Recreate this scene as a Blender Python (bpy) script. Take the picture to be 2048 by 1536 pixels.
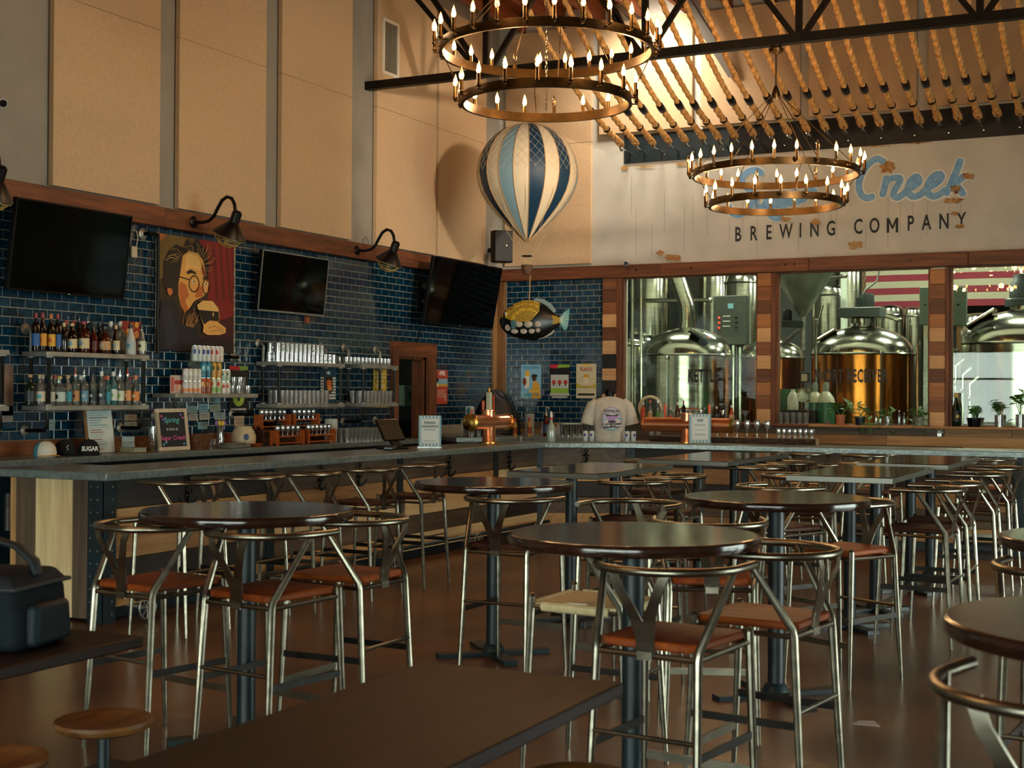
import bpy, bmesh, math, random
from mathutils import Vector, Matrix
R = math.radians
random.seed(7)
for o in list(bpy.data.objects): bpy.data.objects.remove(o)
SC = bpy.context.scene
COL = SC.collection

# ------------------------------------------------------------------ camera
# world: left wall = plane X 0, back wall = plane Y 0, floor = Z 0, the room's far corner at the origin
FPX, YAW, PIT, ROL = 2768.0, R(26.7), R(0.37), 0.006
CAM = Vector((9.26, -17.95, 1.64))
_r0 = Vector((math.cos(YAW), math.sin(YAW), 0))
_fw = Vector((-math.sin(YAW)*math.cos(PIT), math.cos(YAW)*math.cos(PIT), math.sin(PIT)))
_u0 = _r0.cross(_fw)
_rt = _r0*math.cos(ROL) + _u0*math.sin(ROL)
_up = _u0*math.cos(ROL) - _r0*math.sin(ROL)
cd = bpy.data.cameras.new('camera'); cam = bpy.data.objects.new('camera', cd); COL.objects.link(cam)
cam.matrix_world = Matrix(((_rt.x, _up.x, -_fw.x, CAM.x), (_rt.y, _up.y, -_fw.y, CAM.y), (_rt.z, _up.z, -_fw.z, CAM.z), (0, 0, 0, 1)))
cd.sensor_width = 36.0; cd.lens = FPX/2048*36; cd.clip_start = .05; cd.clip_end = 200
cd.dof.use_dof = True; cd.dof.focus_distance = 14.5; cd.dof.aperture_fstop = 5.6
SC.camera = cam

def _at(ax, v, x, y):            # measured point of the room on the plane (axis = value) seen at photo pixel x, y
    d = _fw + _rt*((x-1024)/FPX) - _up*((y-768)/FPX)
    return CAM + d*((v-CAM[ax])/d[ax])
def ax(v, x, y): return _at(0, v, x, y)
def ay(v, x, y): return _at(1, v, x, y)
def az(v, x, y): return _at(2, v, x, y)
def depth(p): return (Vector(p)-CAM).dot(_fw)

# ------------------------------------------------------------------ world, daylight, exposure
W = bpy.data.worlds.new('sky'); SC.world = W; W.use_nodes = True
bg = W.node_tree.nodes['Background']; bg.inputs[0].default_value = (.9, .98, 1.0, 1); bg.inputs[1].default_value = 17.0
SC.view_settings.view_transform = 'Standard'; SC.view_settings.look = 'None'
SC.view_settings.exposure = 0.2; SC.view_settings.gamma = 1.0
def portal(loc, rot, sx, sy):
    l = bpy.data.lights.new('window_portal', 'AREA'); l.shape = 'RECTANGLE'; l.size = sx; l.size_y = sy
    l.cycles.is_portal = True
    o = bpy.data.objects.new('window_portal', l); COL.objects.link(o); o.location = loc; o.rotation_euler = rot
portal((7.75, -24.05, 1.45), (R(90), 0, 0), 10.5, 2.9)          # storefront, shines along +Y
portal((14.05, -8.5, 1.3), (R(90), 0, R(90)), 5.0, 2.6)       # glazed roll-up door, shines along -X

# ------------------------------------------------------------------ helpers
def lin(h):
    h = h.lstrip('#'); c = [int(h[i:i+2], 16)/255 for i in (0, 2, 4)]
    return tuple((x/12.92 if x <= .04045 else ((x+.055)/1.055)**2.4) for x in c) + (1,)
def _mat(name):
    m = bpy.data.materials.new(name); m.use_nodes = True
    nt = m.node_tree; return m, nt, nt.nodes['Principled BSDF']
MC = {}
def mat(name, col, rough=.5, metal=0.0, spec=.5, n=None, col2=None, bump=0, scale=(1, 1, 1), var=0, coat=0, nd=4, ramp=(.35, .65)):
    """principled; n = noise scale mixing col and col2 in object space, var = per-object brightness change"""
    if name in MC: return MC[name]
    m, nt, b = _mat(name); L = nt.links
    b.inputs['Roughness'].default_value = rough; b.inputs['Metallic'].default_value = metal
    b.inputs['Specular IOR Level'].default_value = spec; b.inputs['Coat Weight'].default_value = coat
    c1 = lin(col); b.inputs['Base Color'].default_value = c1
    out = None
    if n:
        tc = nt.nodes.new('ShaderNodeTexCoord'); mp = nt.nodes.new('ShaderNodeMapping'); mp.inputs['Scale'].default_value = scale
        L.new(tc.outputs['Object'], mp.inputs[0])
        oi = nt.nodes.new('ShaderNodeObjectInfo'); vm = nt.nodes.new('ShaderNodeVectorMath'); vm.operation = 'SCALE'
        vm.inputs[0].default_value = (9, 5, 7); L.new(oi.outputs['Random'], vm.inputs['Scale'])
        L.new(vm.outputs[0], mp.inputs['Location'])
        nz = nt.nodes.new('ShaderNodeTexNoise'); nz.inputs['Scale'].default_value = n; nz.inputs['Detail'].default_value = nd
        L.new(mp.outputs[0], nz.inputs['Vector'])
        rp = nt.nodes.new('ShaderNodeValToRGB'); rp.color_ramp.elements[0].position = ramp[0]; rp.color_ramp.elements[1].position = ramp[1]
        rp.color_ramp.elements[0].color = c1; rp.color_ramp.elements[1].color = lin(col2 or col)
        L.new(nz.outputs['Fac'], rp.inputs[0]); out = rp.outputs[0]
        if bump:
            bp = nt.nodes.new('ShaderNodeBump'); bp.inputs['Strength'].default_value = bump; bp.inputs['Distance'].default_value = .01
            L.new(nz.outputs['Fac'], bp.inputs['Height']); L.new(bp.outputs[0], b.inputs['Normal'])
    if var:
        oi = nt.nodes.new('ShaderNodeObjectInfo'); mr = nt.nodes.new('ShaderNodeMapRange')
        mr.inputs[3].default_value = 1-var; mr.inputs[4].default_value = 1+var; L.new(oi.outputs['Random'], mr.inputs[0])
        hs = nt.nodes.new('ShaderNodeHueSaturation'); L.new(mr.outputs[0], hs.inputs['Value'])
        if out: L.new(out, hs.inputs['Color'])
        else: hs.inputs['Color'].default_value = c1
        out = hs.outputs[0]
    if out: L.new(out, b.inputs['Base Color'])
    MC[name] = m; return m
def paint(h, rough=.6):
    return mat('paint_%s_%d' % (h.lstrip('#'), rough*100), h, rough)
def wood(name, c1, c2, axis, rough=.55, var=.25, coat=0, gs=1.0, bump=.25, spec=.5):
    s = [14*gs, 14*gs, 14*gs]; s['xyz'.index(axis)] = 1.1*gs
    return mat(name, c1, rough, n=1.6, col2=c2, bump=bump, scale=s, var=var, coat=coat, spec=spec, nd=6, ramp=(.3, .7))
def glass(name, col='#ffffff', refl=.5, rough=.02, dens=0.0, base=.04):
    """thin glass: see-through with fresnel gloss; dens mixes in a solid tint"""
    if name in MC: return MC[name]
    m, nt, b = _mat(name); L = nt.links; nt.nodes.remove(b)
    o = nt.nodes['Material Output']; t = nt.nodes.new('ShaderNodeBsdfTransparent'); g = nt.nodes.new('ShaderNodeBsdfGlossy')
    t.inputs[0].default_value = lin(col); g.inputs['Roughness'].default_value = rough
    lw = nt.nodes.new('ShaderNodeLayerWeight'); lw.inputs[0].default_value = refl
    mr = nt.nodes.new('ShaderNodeMapRange'); mr.inputs[3].default_value = base; mr.inputs[4].default_value = .9; L.new(lw.outputs['Fresnel'], mr.inputs[0])
    mx = nt.nodes.new('ShaderNodeMixShader'); L.new(mr.outputs[0], mx.inputs[0])
    src = t.outputs[0]
    if dens:
        d = nt.nodes.new('ShaderNodeBsdfDiffuse'); d.inputs[0].default_value = lin(col)
        m2 = nt.nodes.new('ShaderNodeMixShader'); m2.inputs[0].default_value = dens
        L.new(t.outputs[0], m2.inputs[1]); L.new(d.outputs[0], m2.inputs[2]); src = m2.outputs[0]
    L.new(src, mx.inputs[1]); L.new(g.outputs[0], mx.inputs[2]); L.new(mx.outputs[0], o.inputs[0])
    MC[name] = m; return m
def emis(name, col, s, sample=True):
    if name in MC: return MC[name]
    m, nt, b = _mat(name); b.inputs['Base Color'].default_value = lin(col)
    b.inputs['Emission Color'].default_value = lin(col); b.inputs['Emission Strength'].default_value = s
    if not sample: m.cycles.emission_sampling = 'NONE'
    MC[name] = m; return m

class MB:
    def __init__(s): s.v = []; s.f = []; s.m = []; s.mi = 0
    def add(s, v, f):
        k = len(s.v); s.v += [Vector(p) for p in v]; s.f += [[i+k for i in q] for q in f]; s.m += [s.mi]*len(f); return s
    def box(s, x0, x1, y0, y1, z0, z1):
        return s.add([(x, y, z) for z in (z0, z1) for y in (y0, y1) for x in (x0, x1)],
                     [(0, 2, 3, 1), (4, 5, 7, 6), (0, 1, 5, 4), (2, 6, 7, 3), (0, 4, 6, 2), (1, 3, 7, 5)])
    def cbox(s, x0, x1, y0, y1, z0, z1, c=.004):
        lo = (x0, y0, z0); hi = (x1, y1, z1); V = []; ix = {}
        for i in range(8):
            sg = [(i >> k) & 1 for k in range(3)]
            for a in range(3):
                p = [(hi[k]-c if sg[k] else lo[k]+c) if k != a else (hi[k] if sg[k] else lo[k]) for k in range(3)]
                ix[(i, a)] = len(V); V.append(p)
        F = []
        for a in range(3):
            b, c2 = (a+1) % 3, (a+2) % 3
            for sd in (0, 1):
                q = [sd << a | (i << b) | (j << c2) for i, j in ((0, 0), (1, 0), (1, 1), (0, 1))]
                F.append([ix[(i, a)] for i in q])
            for i, j in ((0, 0), (1, 0), (1, 1), (0, 1)):
                p = (i << b) | (j << c2); q = p | (1 << a)
                F.append([ix[(p, b)], ix[(q, b)], ix[(q, c2)], ix[(p, c2)]])
        for i in range(8): F.append([ix[(i, 0)], ix[(i, 1)], ix[(i, 2)]])
        return s.add(V, F)
    def tube(s, pts, r, n=8, closed=False, caps=True, sx=1.0, twist=0, lobes=0, lob=.0):
        P = [Vector(p) for p in pts]; N = len(P); rr = r if isinstance(r, (list, tuple)) else [r]*N
        V = []; F = []; prev = None
        for i in range(N):
            if closed: t = P[(i+1) % N]-P[i-1]
            else: t = P[min(i+1, N-1)]-P[max(i-1, 0)]
            t.normalize()
            if prev is None:
                a = Vector((0, 0, 1)) if abs(t.z) < .9 else Vector((1, 0, 0))
                u = t.cross(a).normalized()
            else: u = (prev-t*prev.dot(t)).normalized()
            prev = u; w = t.cross(u)
            for k in range(n):
                an = 2*math.pi*k/n; q = rr[i]*(1+lob*math.cos(lobes*an)) if lobes else rr[i]; an += twist*i
                V.append(P[i]+u*(math.cos(an)*q*sx)+w*(math.sin(an)*q))
        M = N if closed else N-1
        for i in range(M):
            for k in range(n):
                a = i*n+k; b = i*n+(k+1) % n; c = ((i+1) % N)*n+(k+1) % n; d = ((i+1) % N)*n+k
                F.append((a, b, c, d))
        if caps and not closed:
            F.append(list(range(n))[::-1]); F.append([(N-1)*n+k for k in range(n)])
        return s.add(V, F)
    def cyl(s, p0, p1, r0, r1=None, n=12, caps=True):
        return s.tube([p0, p1], [r0, r0 if r1 is None else r1], n, caps=caps)
    def lathe(s, prof, n=16, c=(0, 0, 0), sy=1.0, a0=0, a1=None):
        V = []; F = []; full = a1 is None; K = n if full else n+1; a1 = a0+2*math.pi if full else a1
        for (r, z) in prof:
            for k in range(K):
                an = a0+(a1-a0)*k/n; V.append((c[0]+r*math.cos(an), c[1]+r*math.sin(an)*sy, c[2]+z))
        for i in range(len(prof)-1):
            for k in range(n):
                k2 = (k+1) % n if full else k+1
                q = [i*K+k, i*K+k2, (i+1)*K+k2, (i+1)*K+k]
                if prof[i][0] < 1e-6: q = [q[0], q[2], q[3]]
                elif prof[i+1][0] < 1e-6: q = [q[0], q[1], q[2]]
                F.append(q)
        return s.add(V, F)
    def ell(s, c, r, n=12, m=8):
        rx, ry, rz = (r, r, r) if not isinstance(r, (tuple, list)) else r
        k = len(s.v); s.lathe([(math.sin(math.pi*i/m), -math.cos(math.pi*i/m)) if 0 < i < m else (0, -math.cos(math.pi*i/m)) for i in range(m+1)], n)
        for q in s.v[k:]: q.x = q.x*rx+c[0]; q.y = q.y*ry+c[1]; q.z = q.z*rz+c[2]
        return s
    def prism(s, pts, a0, a1, ax='z'):
        n = len(pts)
        def mk(p, a): return (p[0], p[1], a) if ax == 'z' else ((p[0], a, p[1]) if ax == 'y' else (a, p[0], p[1]))
        V = [mk(p, a0) for p in pts]+[mk(p, a1) for p in pts]
        F = [list(range(n))[::-1], [n+i for i in range(n)]]+[(i, (i+1) % n, n+(i+1) % n, n+i) for i in range(n)]
        return s.add(V, F)
    def strip(s, pts, w, th, wd):
        """flat bar along pts: half width vector direction wd, width w (number or list), thickness th"""
        P = [Vector(p) for p in pts]; N = len(P); wd = Vector(wd).normalized(); V = []; F = []
        for i in range(N):
            t = (P[min(i+1, N-1)]-P[max(i-1, 0)]).normalized(); a = (wd-t*wd.dot(t)).normalized(); b = t.cross(a)
            ww = w[i] if isinstance(w, (list, tuple)) else w
            for sx, sy in ((-1, -1), (1, -1), (1, 1), (-1, 1)): V.append(P[i]+a*(sx*ww/2)+b*(sy*th/2))
        for i in range(N-1):
            for k in range(4): F.append((i*4+k, i*4+(k+1) % 4, i*4+4+(k+1) % 4, i*4+4+k))
        F += [(3, 2, 1, 0), tuple((N-1)*4+k for k in range(4))]
        return s.add(V, F)
    def xf(s, M, k=0):
        for i in range(k, len(s.v)): s.v[i] = M @ s.v[i]
        return s
    def rot(s, ang, axis='Z', piv=(0, 0, 0), k=0):
        T = Matrix.Translation(piv); return s.xf(T @ Matrix.Rotation(ang, 4, axis) @ T.inverted(), k)
    def mesh(s, name, smooth=35, fix=True):
        me = bpy.data.meshes.new(name); me.from_pydata([tuple(p) for p in s.v], [], s.f)
        if fix:
            bm = bmesh.new(); bm.from_mesh(me); bmesh.ops.recalc_face_normals(bm, faces=bm.faces)
            bm.to_mesh(me); bm.free()
        if any(s.m): me.polygons.foreach_set('material_index', s.m)
        if smooth:
            me.polygons.foreach_set('use_smooth', [True]*len(me.polygons)); me.set_sharp_from_angle(angle=R(smooth))
        return me

def link(name, me, mats=None, parent=None, loc=(0, 0, 0), rz=0.0):
    o = bpy.data.objects.new(name, me); COL.objects.link(o)
    if mats is not None and me is not None and len(me.materials) == 0:
        for m in (mats if isinstance(mats, (list, tuple)) else [mats]): me.materials.append(m)
    o.location = loc; o.rotation_euler = (0, 0, rz)
    if parent: o.parent = parent
    return o
def tag(o, label=None, cat=None, group=None, kind=None):
    if label: o['label'] = label
    if cat: o['category'] = cat
    if group: o['group'] = group
    if kind: o['kind'] = kind
    return o
def ob(name, mb, mats, parent=None, loc=(0, 0, 0), rz=0.0, smooth=35, bev=0, label=None, cat=None, group=None, kind=None, seg=2):
    o = link(name, mb.mesh(name, smooth), mats, parent, loc, rz)
    if bev:
        b = o.modifiers.new('bevel', 'BEVEL'); b.width = bev; b.segments = seg; b.limit_method = 'ANGLE'; b.angle_limit = R(50)
    return tag(o, label, cat, group, kind)
def thing(name, label, cat, loc=(0, 0, 0), rz=0.0, group=None):
    o = link(name, None, None, None, loc, rz); o.empty_display_size = .1; return tag(o, label, cat, group)
def struct(name, mb, m, parent=None, smooth=35, bev=0):
    o = ob(name, mb, m, parent, smooth=smooth, bev=bev)
    if parent is None: o['kind'] = 'structure'
    return o
def dup(o, loc=None, rz=None, parent=None, label=None, group=None):
    c = o.copy(); COL.objects.link(c)
    if parent: c.parent = parent
    if loc is not None: c.location = loc
    if rz is not None: c.rotation_euler = (0, 0, rz)
    if label: c['label'] = label
    if group: c['group'] = group
    for ch in o.children: dup(ch, parent=c)
    return c
def orient(o, org, right, up):
    r = Vector(right).normalized(); u = Vector(up).normalized(); n = r.cross(u)
    o.matrix_world = Matrix(((r.x, u.x, n.x, org[0]), (r.y, u.y, n.y, org[1]), (r.z, u.z, n.z, org[2]), (0, 0, 0, 1)))
    return o
def txt_mesh(s, size, bold=0, shear=0, space=1.0, ext=.0008, align='CENTER', wfac=1.0):
    c = bpy.data.curves.new('lettering', 'FONT'); c.body = s; c.size = size; c.shear = shear; c.offset = bold; c.space_character = space
    c.extrude = ext; c.align_x = align; c.align_y = 'CENTER'; c.resolution_u = 3
    t = bpy.data.objects.new('lettering', c); COL.objects.link(t)
    me = bpy.data.meshes.new_from_object(t); bpy.data.objects.remove(t); bpy.data.curves.remove(c)
    if wfac != 1.0:
        for v in me.vertices: v.co.x *= wfac
    me.materials.clear(); return me
def text(s, size, m, parent, u, v, w=0, **k):
    """lettering in the parent's own xy plane"""
    o = link(k.pop('name', 'lettering'), txt_mesh(s, size, **k), m, parent, (u, v, w)); return o

class Print:
    """flat printed artwork in a local xy plane; each shape a hair above the one before"""
    def __init__(s): s.b = MB(); s.ms = []; s.k = 0
    def poly(s, pts, h, rough=.6):
        m = paint(h, rough)
        if m not in s.ms: s.ms.append(m)
        s.b.mi = s.ms.index(m); s.k += 1; z = .00035*s.k
        n = len(pts); s.b.add([(p[0], p[1], z) for p in pts], [list(range(n))]); return s
    def rect(s, x0, x1, y0, y1, h): return s.poly([(x0, y0), (x1, y0), (x1, y1), (x0, y1)], h)
    def oval(s, x, y, rx, ry, h, n=18): return s.poly([(x+rx*math.cos(2*math.pi*i/n), y+ry*math.sin(2*math.pi*i/n)) for i in range(n)], h)
    def line(s, pts, w, h):
        for a, b in zip(pts[:-1], pts[1:]):
            dx, dy = b[0]-a[0], b[1]-a[1]; q = math.hypot(dx, dy) or 1; nx, ny = -dy/q*w/2, dx/q*w/2
            s.poly([(a[0]+nx, a[1]+ny), (a[0]-nx, a[1]-ny), (b[0]-nx, b[1]-ny), (b[0]+nx, b[1]+ny)], h); s.k -= 1
        s.k += 1; return s
    def build(s, name, parent, z=0):
        me = s.b.mesh(name, 0, fix=False); return link(name, me, s.ms, parent, (0, 0, z))
_o1 = 'zeroth first second third fourth fifth sixth seventh eighth ninth tenth eleventh twelfth thirteenth fourteenth fifteenth sixteenth seventeenth eighteenth nineteenth'.split()
def nth(i):
    if i < 20: return _o1[i]
    t = {2: 'twenty', 3: 'thirty', 4: 'forty'}[i//10]
    return (t[:-1]+'ieth') if i % 10 == 0 else t+'-'+_o1[i % 10]
# ------------------------------------------------------------------ materials
M_FLOOR = mat('stained_concrete', '#523626', .26, n=1.1, col2='#7c5438', bump=.04, nd=8, spec=.4)
M_GREYWALL = mat('grey_wall_paint', '#8b857a', .8, n=2.5, col2='#938d82')
M_PANEL = mat('acoustic_fabric', '#c6a884', .9, n=60, col2='#ba9d79', bump=.05, var=.03)
M_GROUT = mat('grout', '#938d7c', .9)
M_TILE = mat('blue_glazed_tile', '#072231', .1, n=14, col2='#0d364d', var=.28, spec=.6, bump=.03)
M_REDWOOD = {a: wood('redwood_'+a, '#4a2612', '#7b4522', a, .6, .15) for a in 'xyz'}
M_BARW = [[wood('bar_plank_%d%s' % (i, a), c1, c2, a, .6, .12) for i, (c1, c2) in enumerate((('#43342a', '#63503c'), ('#9a7145', '#c2965f'), ('#b79b70', '#d8be90'), ('#1c1714', '#2c241d'), ('#7a5633', '#9f774a'), ('#c4a877', '#e2cb9c')))] for a in 'xyz']
M_COLP = [wood('column_plank_%d' % i, c1, c2, 'x', .6, .1) for i, (c1, c2) in enumerate((('#6a3d20', '#8d5730'), ('#b08355', '#c79c6c'), ('#15110e', '#1f1913'), ('#4b2b18', '#6b4024'), ('#8f5b33', '#a9713f')))]
M_STEELB = mat('black_steel', '#14120f', .45, .6, n=9, col2='#221a12')
M_TEAL = mat('teal_black_steel', '#0b191c', .45, 0, n=6, col2='#10242a')
M_ZINC = mat('hammered_zinc', '#67716f', .3, .35, n=26, col2='#7c8684', bump=.35, nd=2)
M_ZINCS = mat('zinc_shelf', '#8c8d86', .45, .55, n=9, col2='#a7a79d', bump=.1)
M_CEIL = wood('ceiling_wood', '#6e3517', '#8c4a20', 'y', .7, .15)
M_WHITE = mat('white_plaster', '#b9bdb0', .9)
M_GLASS = glass('window_glass', '#f0f4ee', .2, .01, base=.012)
M_CLEAR = glass('clear_glass', '#f6f6f0', .65, .04, .16, .15)
M_BLACK = mat('black_plastic', '#040404', .4, spec=.2)
M_PIPE = mat('iron_pipe', '#1c1a18', .4, .8)
M_GALV = mat('galvanised', '#9a978e', .45, .7, n=12, col2='#77746c')
M_CHROME = mat('chrome', '#d8d8d4', .12, 1.0)
M_STEEL = mat('stainless', '#b3b19c', .17, 1.0, n=3, col2='#98978a', scale=(1, 1, 14))
M_COPPER = mat('polished_copper', '#f0a57a', .28, 1.0, n=4, col2='#e0926a', scale=(1, 1, 8))
M_BRASS = mat('brass', '#c79a4e', .25, 1.0)
M_BRONZE = mat('antique_bronze', '#3a2a16', .35, .9, n=20, col2='#4a3518')
M_CHAIR = mat('gunmetal_chair', '#96907f', .3, 1.0, n=7, col2='#787366', scale=(1, 1, 3))
M_SEAT = wood('cognac_seat', '#74310f', '#9c4c1a', 'y', .5, .1, spec=.2)
M_SEATD = wood('dark_walnut_seat', '#33190f', '#4a2617', 'y', .5, .12, spec=.2)
M_TABLE2 = wood('dark_matt_table_top', '#1c0f08', '#2a170d', 'y', .55, .1, bump=.02, spec=.2)
M_TABLE = wood('dark_table_top', '#1e0f08', '#2e180d', 'y', .13, .12, bump=.02)

# ------------------------------------------------------------------ room shell
struct('floor', MB().box(-.2, 14.2, -24.2, .2, -.12, 0), M_FLOOR)
struct('ground', MB().box(-30, 45, -60, -24.2, -.2, -.05), mat('asphalt', '#6b6a66', .9))
DY0, DY1, DZ = -2.84, -2.08, 2.1                       # kitchen doorway in the left wall
b = MB(); b.box(-.2, 0, -24.2, DY0, 0, 7.2); b.box(-.2, 0, DY1, .2, 0, 7.2); b.box(-.2, 0, DY0, DY1, DZ, 7.2)
WL = struct('wall_left', b, M_GREYWALL)
WX0, WX1, WZ0, WZ1 = 1.95, 8.45, 1.255, 3.26           # run of windows in the back wall
b = MB(); b.box(-.2, WX0, 0, .2, 0, 7.2); b.box(WX1, 14.2, 0, .2, 0, 7.2); b.box(WX0, WX1, 0, .2, 0, WZ0); b.box(WX0, WX1, 0, .2, WZ1, 7.2)
WB = struct('wall_back', b, mat('grey_wall_paint_daylit', '#aeaca2', .8, n=2.5, col2='#b8b5ab'))  # wall grey lightened in the colour to stand in for daylight here
b = MB(); b.box(-.2, 2.5, -24.2, -24, 0, 7.2); b.box(13, 14.2, -24.2, -24, 0, 7.2); b.box(2.5, 13, -24.2, -24, 2.9, 7.2)
struct('wall_front', b, M_GREYWALL)
b = MB(); b.box(14, 14.2, -24.2, -11, 0, 7.2); b.box(14, 14.2, -6, .2, 0, 7.2); b.box(14, 14.2, -11, -6, 2.6, 7.2)
struct('wall_right', b, M_GREYWALL)
CE = struct('ceiling', MB().box(-.2, 14.2, -24.2, .2, 7.1, 7.3), M_CEIL)
jm = MB().box(-.03, .03, -24, 0, 6.85, 7.1).mesh('joist', 0)
for i in range(22): link('joist', jm, M_CEIL, CE, (.4+i*.62, 0, 0))
# storefront and glazed roll-up door that let the daylight in
for k, (x0, x1) in enumerate(((2.5, 5.1), (5.1, 7.75), (7.75, 10.4), (10.4, 13))):
    o = struct('window_%d' % (k+11), MB().box(x0, x1, -24.1, -24.09, 0, 2.9), M_GLASS)
    for p in ((x0, x0+.06, .02, 2.88), (x1-.06, x1, .02, 2.88)): ob('mullion', MB().box(p[0], p[1], -24.14, -24.05, p[2], p[3]), M_STEELB, o)
    ob('mullion', MB().box(x0+.06, x1-.06, -24.14, -24.05, 2.1, 2.16), M_STEELB, o)
o = struct('door_2', MB().box(14.09, 14.1, -11, -6, 0, 2.6), M_GLASS)
for k in range(6): ob('mullion', MB().box(14.06, 14.12, -11+k*.988, -10.94+k*.988, 0, 2.6), M_STEELB, o)
for k in range(4): ob('mullion', MB().box(14.06, 14.12, -11, -6, k*.8, k*.8+.05), M_STEELB, o)
# kitchen seen through the doorway
b = MB(); b.box(-2.6, -2.5, -4.2, 0, 0, 2.7); b.box(-2.6, -.2, -4.3, -4.2, 0, 2.7); b.box(-2.6, -.2, -.4, -.3, 0, 2.7); b.box(-2.6, -.2, -4.2, -.3, 2.7, 2.8); b.box(-2.6, -.2, -4.2, -.3, -.1, 0)
struct('wall_kitchen', b, mat('kitchen_wall', '#2a2c2a', .8))
# door casing
dn = struct('door_1', MB().box(-.02, .05, DY0-.15, DY0+.0, 0, DZ), M_REDWOOD['z'])
ob('casing', MB().box(-.02, .055, DY0-.15, DY1+.2, DZ, DZ+.19), M_REDWOOD['y'], dn)
ob('casing', MB().box(-.02, .05, DY1, DY1+.2, 0, DZ), M_REDWOOD['z'], dn)
ob('jamb', MB().box(-.2, -.02, DY1-.03, DY1+.02, 0, DZ), M_REDWOOD['z'], dn)
ob('jamb', MB().box(-.2, -.02, DY0-.02, DY0+.012, 0, DZ), M_REDWOOD['z'], dn)
ob('jamb', MB().box(-.2, -.02, DY0, DY1, DZ-.03, DZ+.02), M_REDWOOD['y'], dn)

# ------------------------------------------------------------------ wall tiles
TC, TP, TT = .0826, .172, .0045
def tile_mb(w=TP-.007, h=TC-.007, c=.003):
    x, z = w/2, h/2                      # local: x along wall, y outwards, z up; open back
    V = [(-x, 0, -z), (x, 0, -z), (x, 0, z), (-x, 0, z), (-x, TT-.0015, -z), (x, TT-.0015, -z), (x, TT-.0015, z), (-x, TT-.0015, z),
         (-x+c, TT, -z+c), (x-c, TT, -z+c), (x-c, TT, z-c), (-x+c, TT, z-c)]
    F = [(8, 9, 10, 11)]+[(i, (i+1) % 4, 4+(i+1) % 4, 4+i) for i in range(4)]+[(4+i, 4+(i+1) % 4, 8+(i+1) % 4, 8+i) for i in range(4)]
    return V, F
def tiling(wall, cells, place, rotz, name='tile', limit=300):
    V, F = tile_mb(); full = MB().add(V, F).mesh('tile', 0); rest = MB()
    cells = sorted(cells, key=lambda c: c[3]); n = 0
    for (u, z, w, d) in cells:
        p = place(u, z)
        if w > TP*.98 and n < limit:
            link('tile', full, M_TILE, wall, p, rotz); n += 1
        else:
            v2, _ = tile_mb(w-.007); k = len(rest.v); rest.add(v2, F); rest.rot(rotz, 'Z', k=k)
            for q in rest.v[k:]: q += Vector(p)
    if rest.v: tag(ob('tile_field', rest, M_TILE, wall, smooth=0), kind='stuff')
def cells(u0, u1, z0, z1, skip, d):
    out = []; k = 0; z = z0+TC/2
    while z < z1:
        u = u0-(TP/2 if k % 2 else 0)
        while u < u1:
            a, e = max(u, u0), min(u+TP, u1)
            for s in skip:
                if s[2] < z+.02 and z-.02 < s[3]:
                    if a >= s[0] and e <= s[1]: a = e
                    elif a < s[0] < e: e = s[0]
                    elif a < s[1] < e: a = s[1]
            if e-a > .02: out.append(((a+e)/2, z, e-a, d((a+e)/2, z)))
            u += TP
        z += TC; k += 1
    return out
def dl(u, z): q = abs(u+7.2); return (0 if q < 2.4 else 50)+((Vector((0, u, z))-CAM).length)
ob('tile_bed', MB().box(0, .004, -13, DY0-.15, 1.07, 3.26).box(0, .004, DY1+.2, 0, 1.07, 3.26).box(0, .004, DY0-.15, DY1+.2, DZ+.19, 3.26), M_GROUT, WL)
tiling(WL, cells(-13, -.12, 1.2, 3.25, [(DY0-.15, DY1+.2, 0, DZ+.19)], dl), lambda u, z: (.003, u, z), R(-90))
ob('tile_bed', MB().box(0, 1.67, -.004, 0, 1.07, 3.26), M_GROUT, WB)
tiling(WB, cells(.14, 1.67, 1.2, 3.25, [], lambda u, z: 1), lambda u, z: (u, -.003, z), R(180))
# wood backsplash under the tiles
for y0, y1 in ((-13, -10.2), (-10.2, -7.6), (-7.6, -5.1), (-5.1, -2.99)):
    ob('backsplash_board', MB().cbox(0, .03, y0, y1-.004, 1.07, 1.2, .003), M_REDWOOD['y'], WL)
ob('backsplash_board', MB().cbox(.1, 1.67, -.03, 0, 1.07, 1.2, .003), M_REDWOOD['x'], WB)

# ------------------------------------------------------------------ timber beams and trims
bl = MB().cbox(0, .11, -13, -7.35, 3.25, 3.44, .006); tb = struct('trim_1', bl, M_REDWOOD['y'])
for y0, y1 in ((-7.35, -4.62), (-4.62, -2.2), (-2.2, -.11)): ob('beam_length', MB().cbox(0, .11, y0+.003, y1, 3.25, 3.44, .006), M_REDWOOD['y'], tb)
tb2 = struct('trim_2', MB().cbox(0, 2.55, -.11, 0, 3.255, 3.43, .006), M_REDWOOD['x'])
for x0, x1 in ((2.55, 4.6), (4.6, 6.6), (6.6, 9.2), (9.2, 14)): ob('beam_length', MB().cbox(x0+.003, x1, -.11-.004*(x0 == 2.55), 0, 3.255, 3.43, .006), M_REDWOOD['x'], tb2)
for x in (2.2, 3.0, 4.3, 4.42, 5.9): ob('peg_hole', MB().cyl((x, -.116, 3.35), (x, -.108, 3.35), .014, n=8), M_BLACK, tb2)
struct('trim_3', MB().cbox(0, .05, -.2, -.12, 1.07, 3.25), wood('corner_post', '#7b5630', '#99703f', 'z'))
struct('trim_4', MB().cbox(.0, .13, -.06, 0, 1.07, 3.25), wood('corner_post_dark', '#5a3a1e', '#76502b', 'z'))
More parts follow.
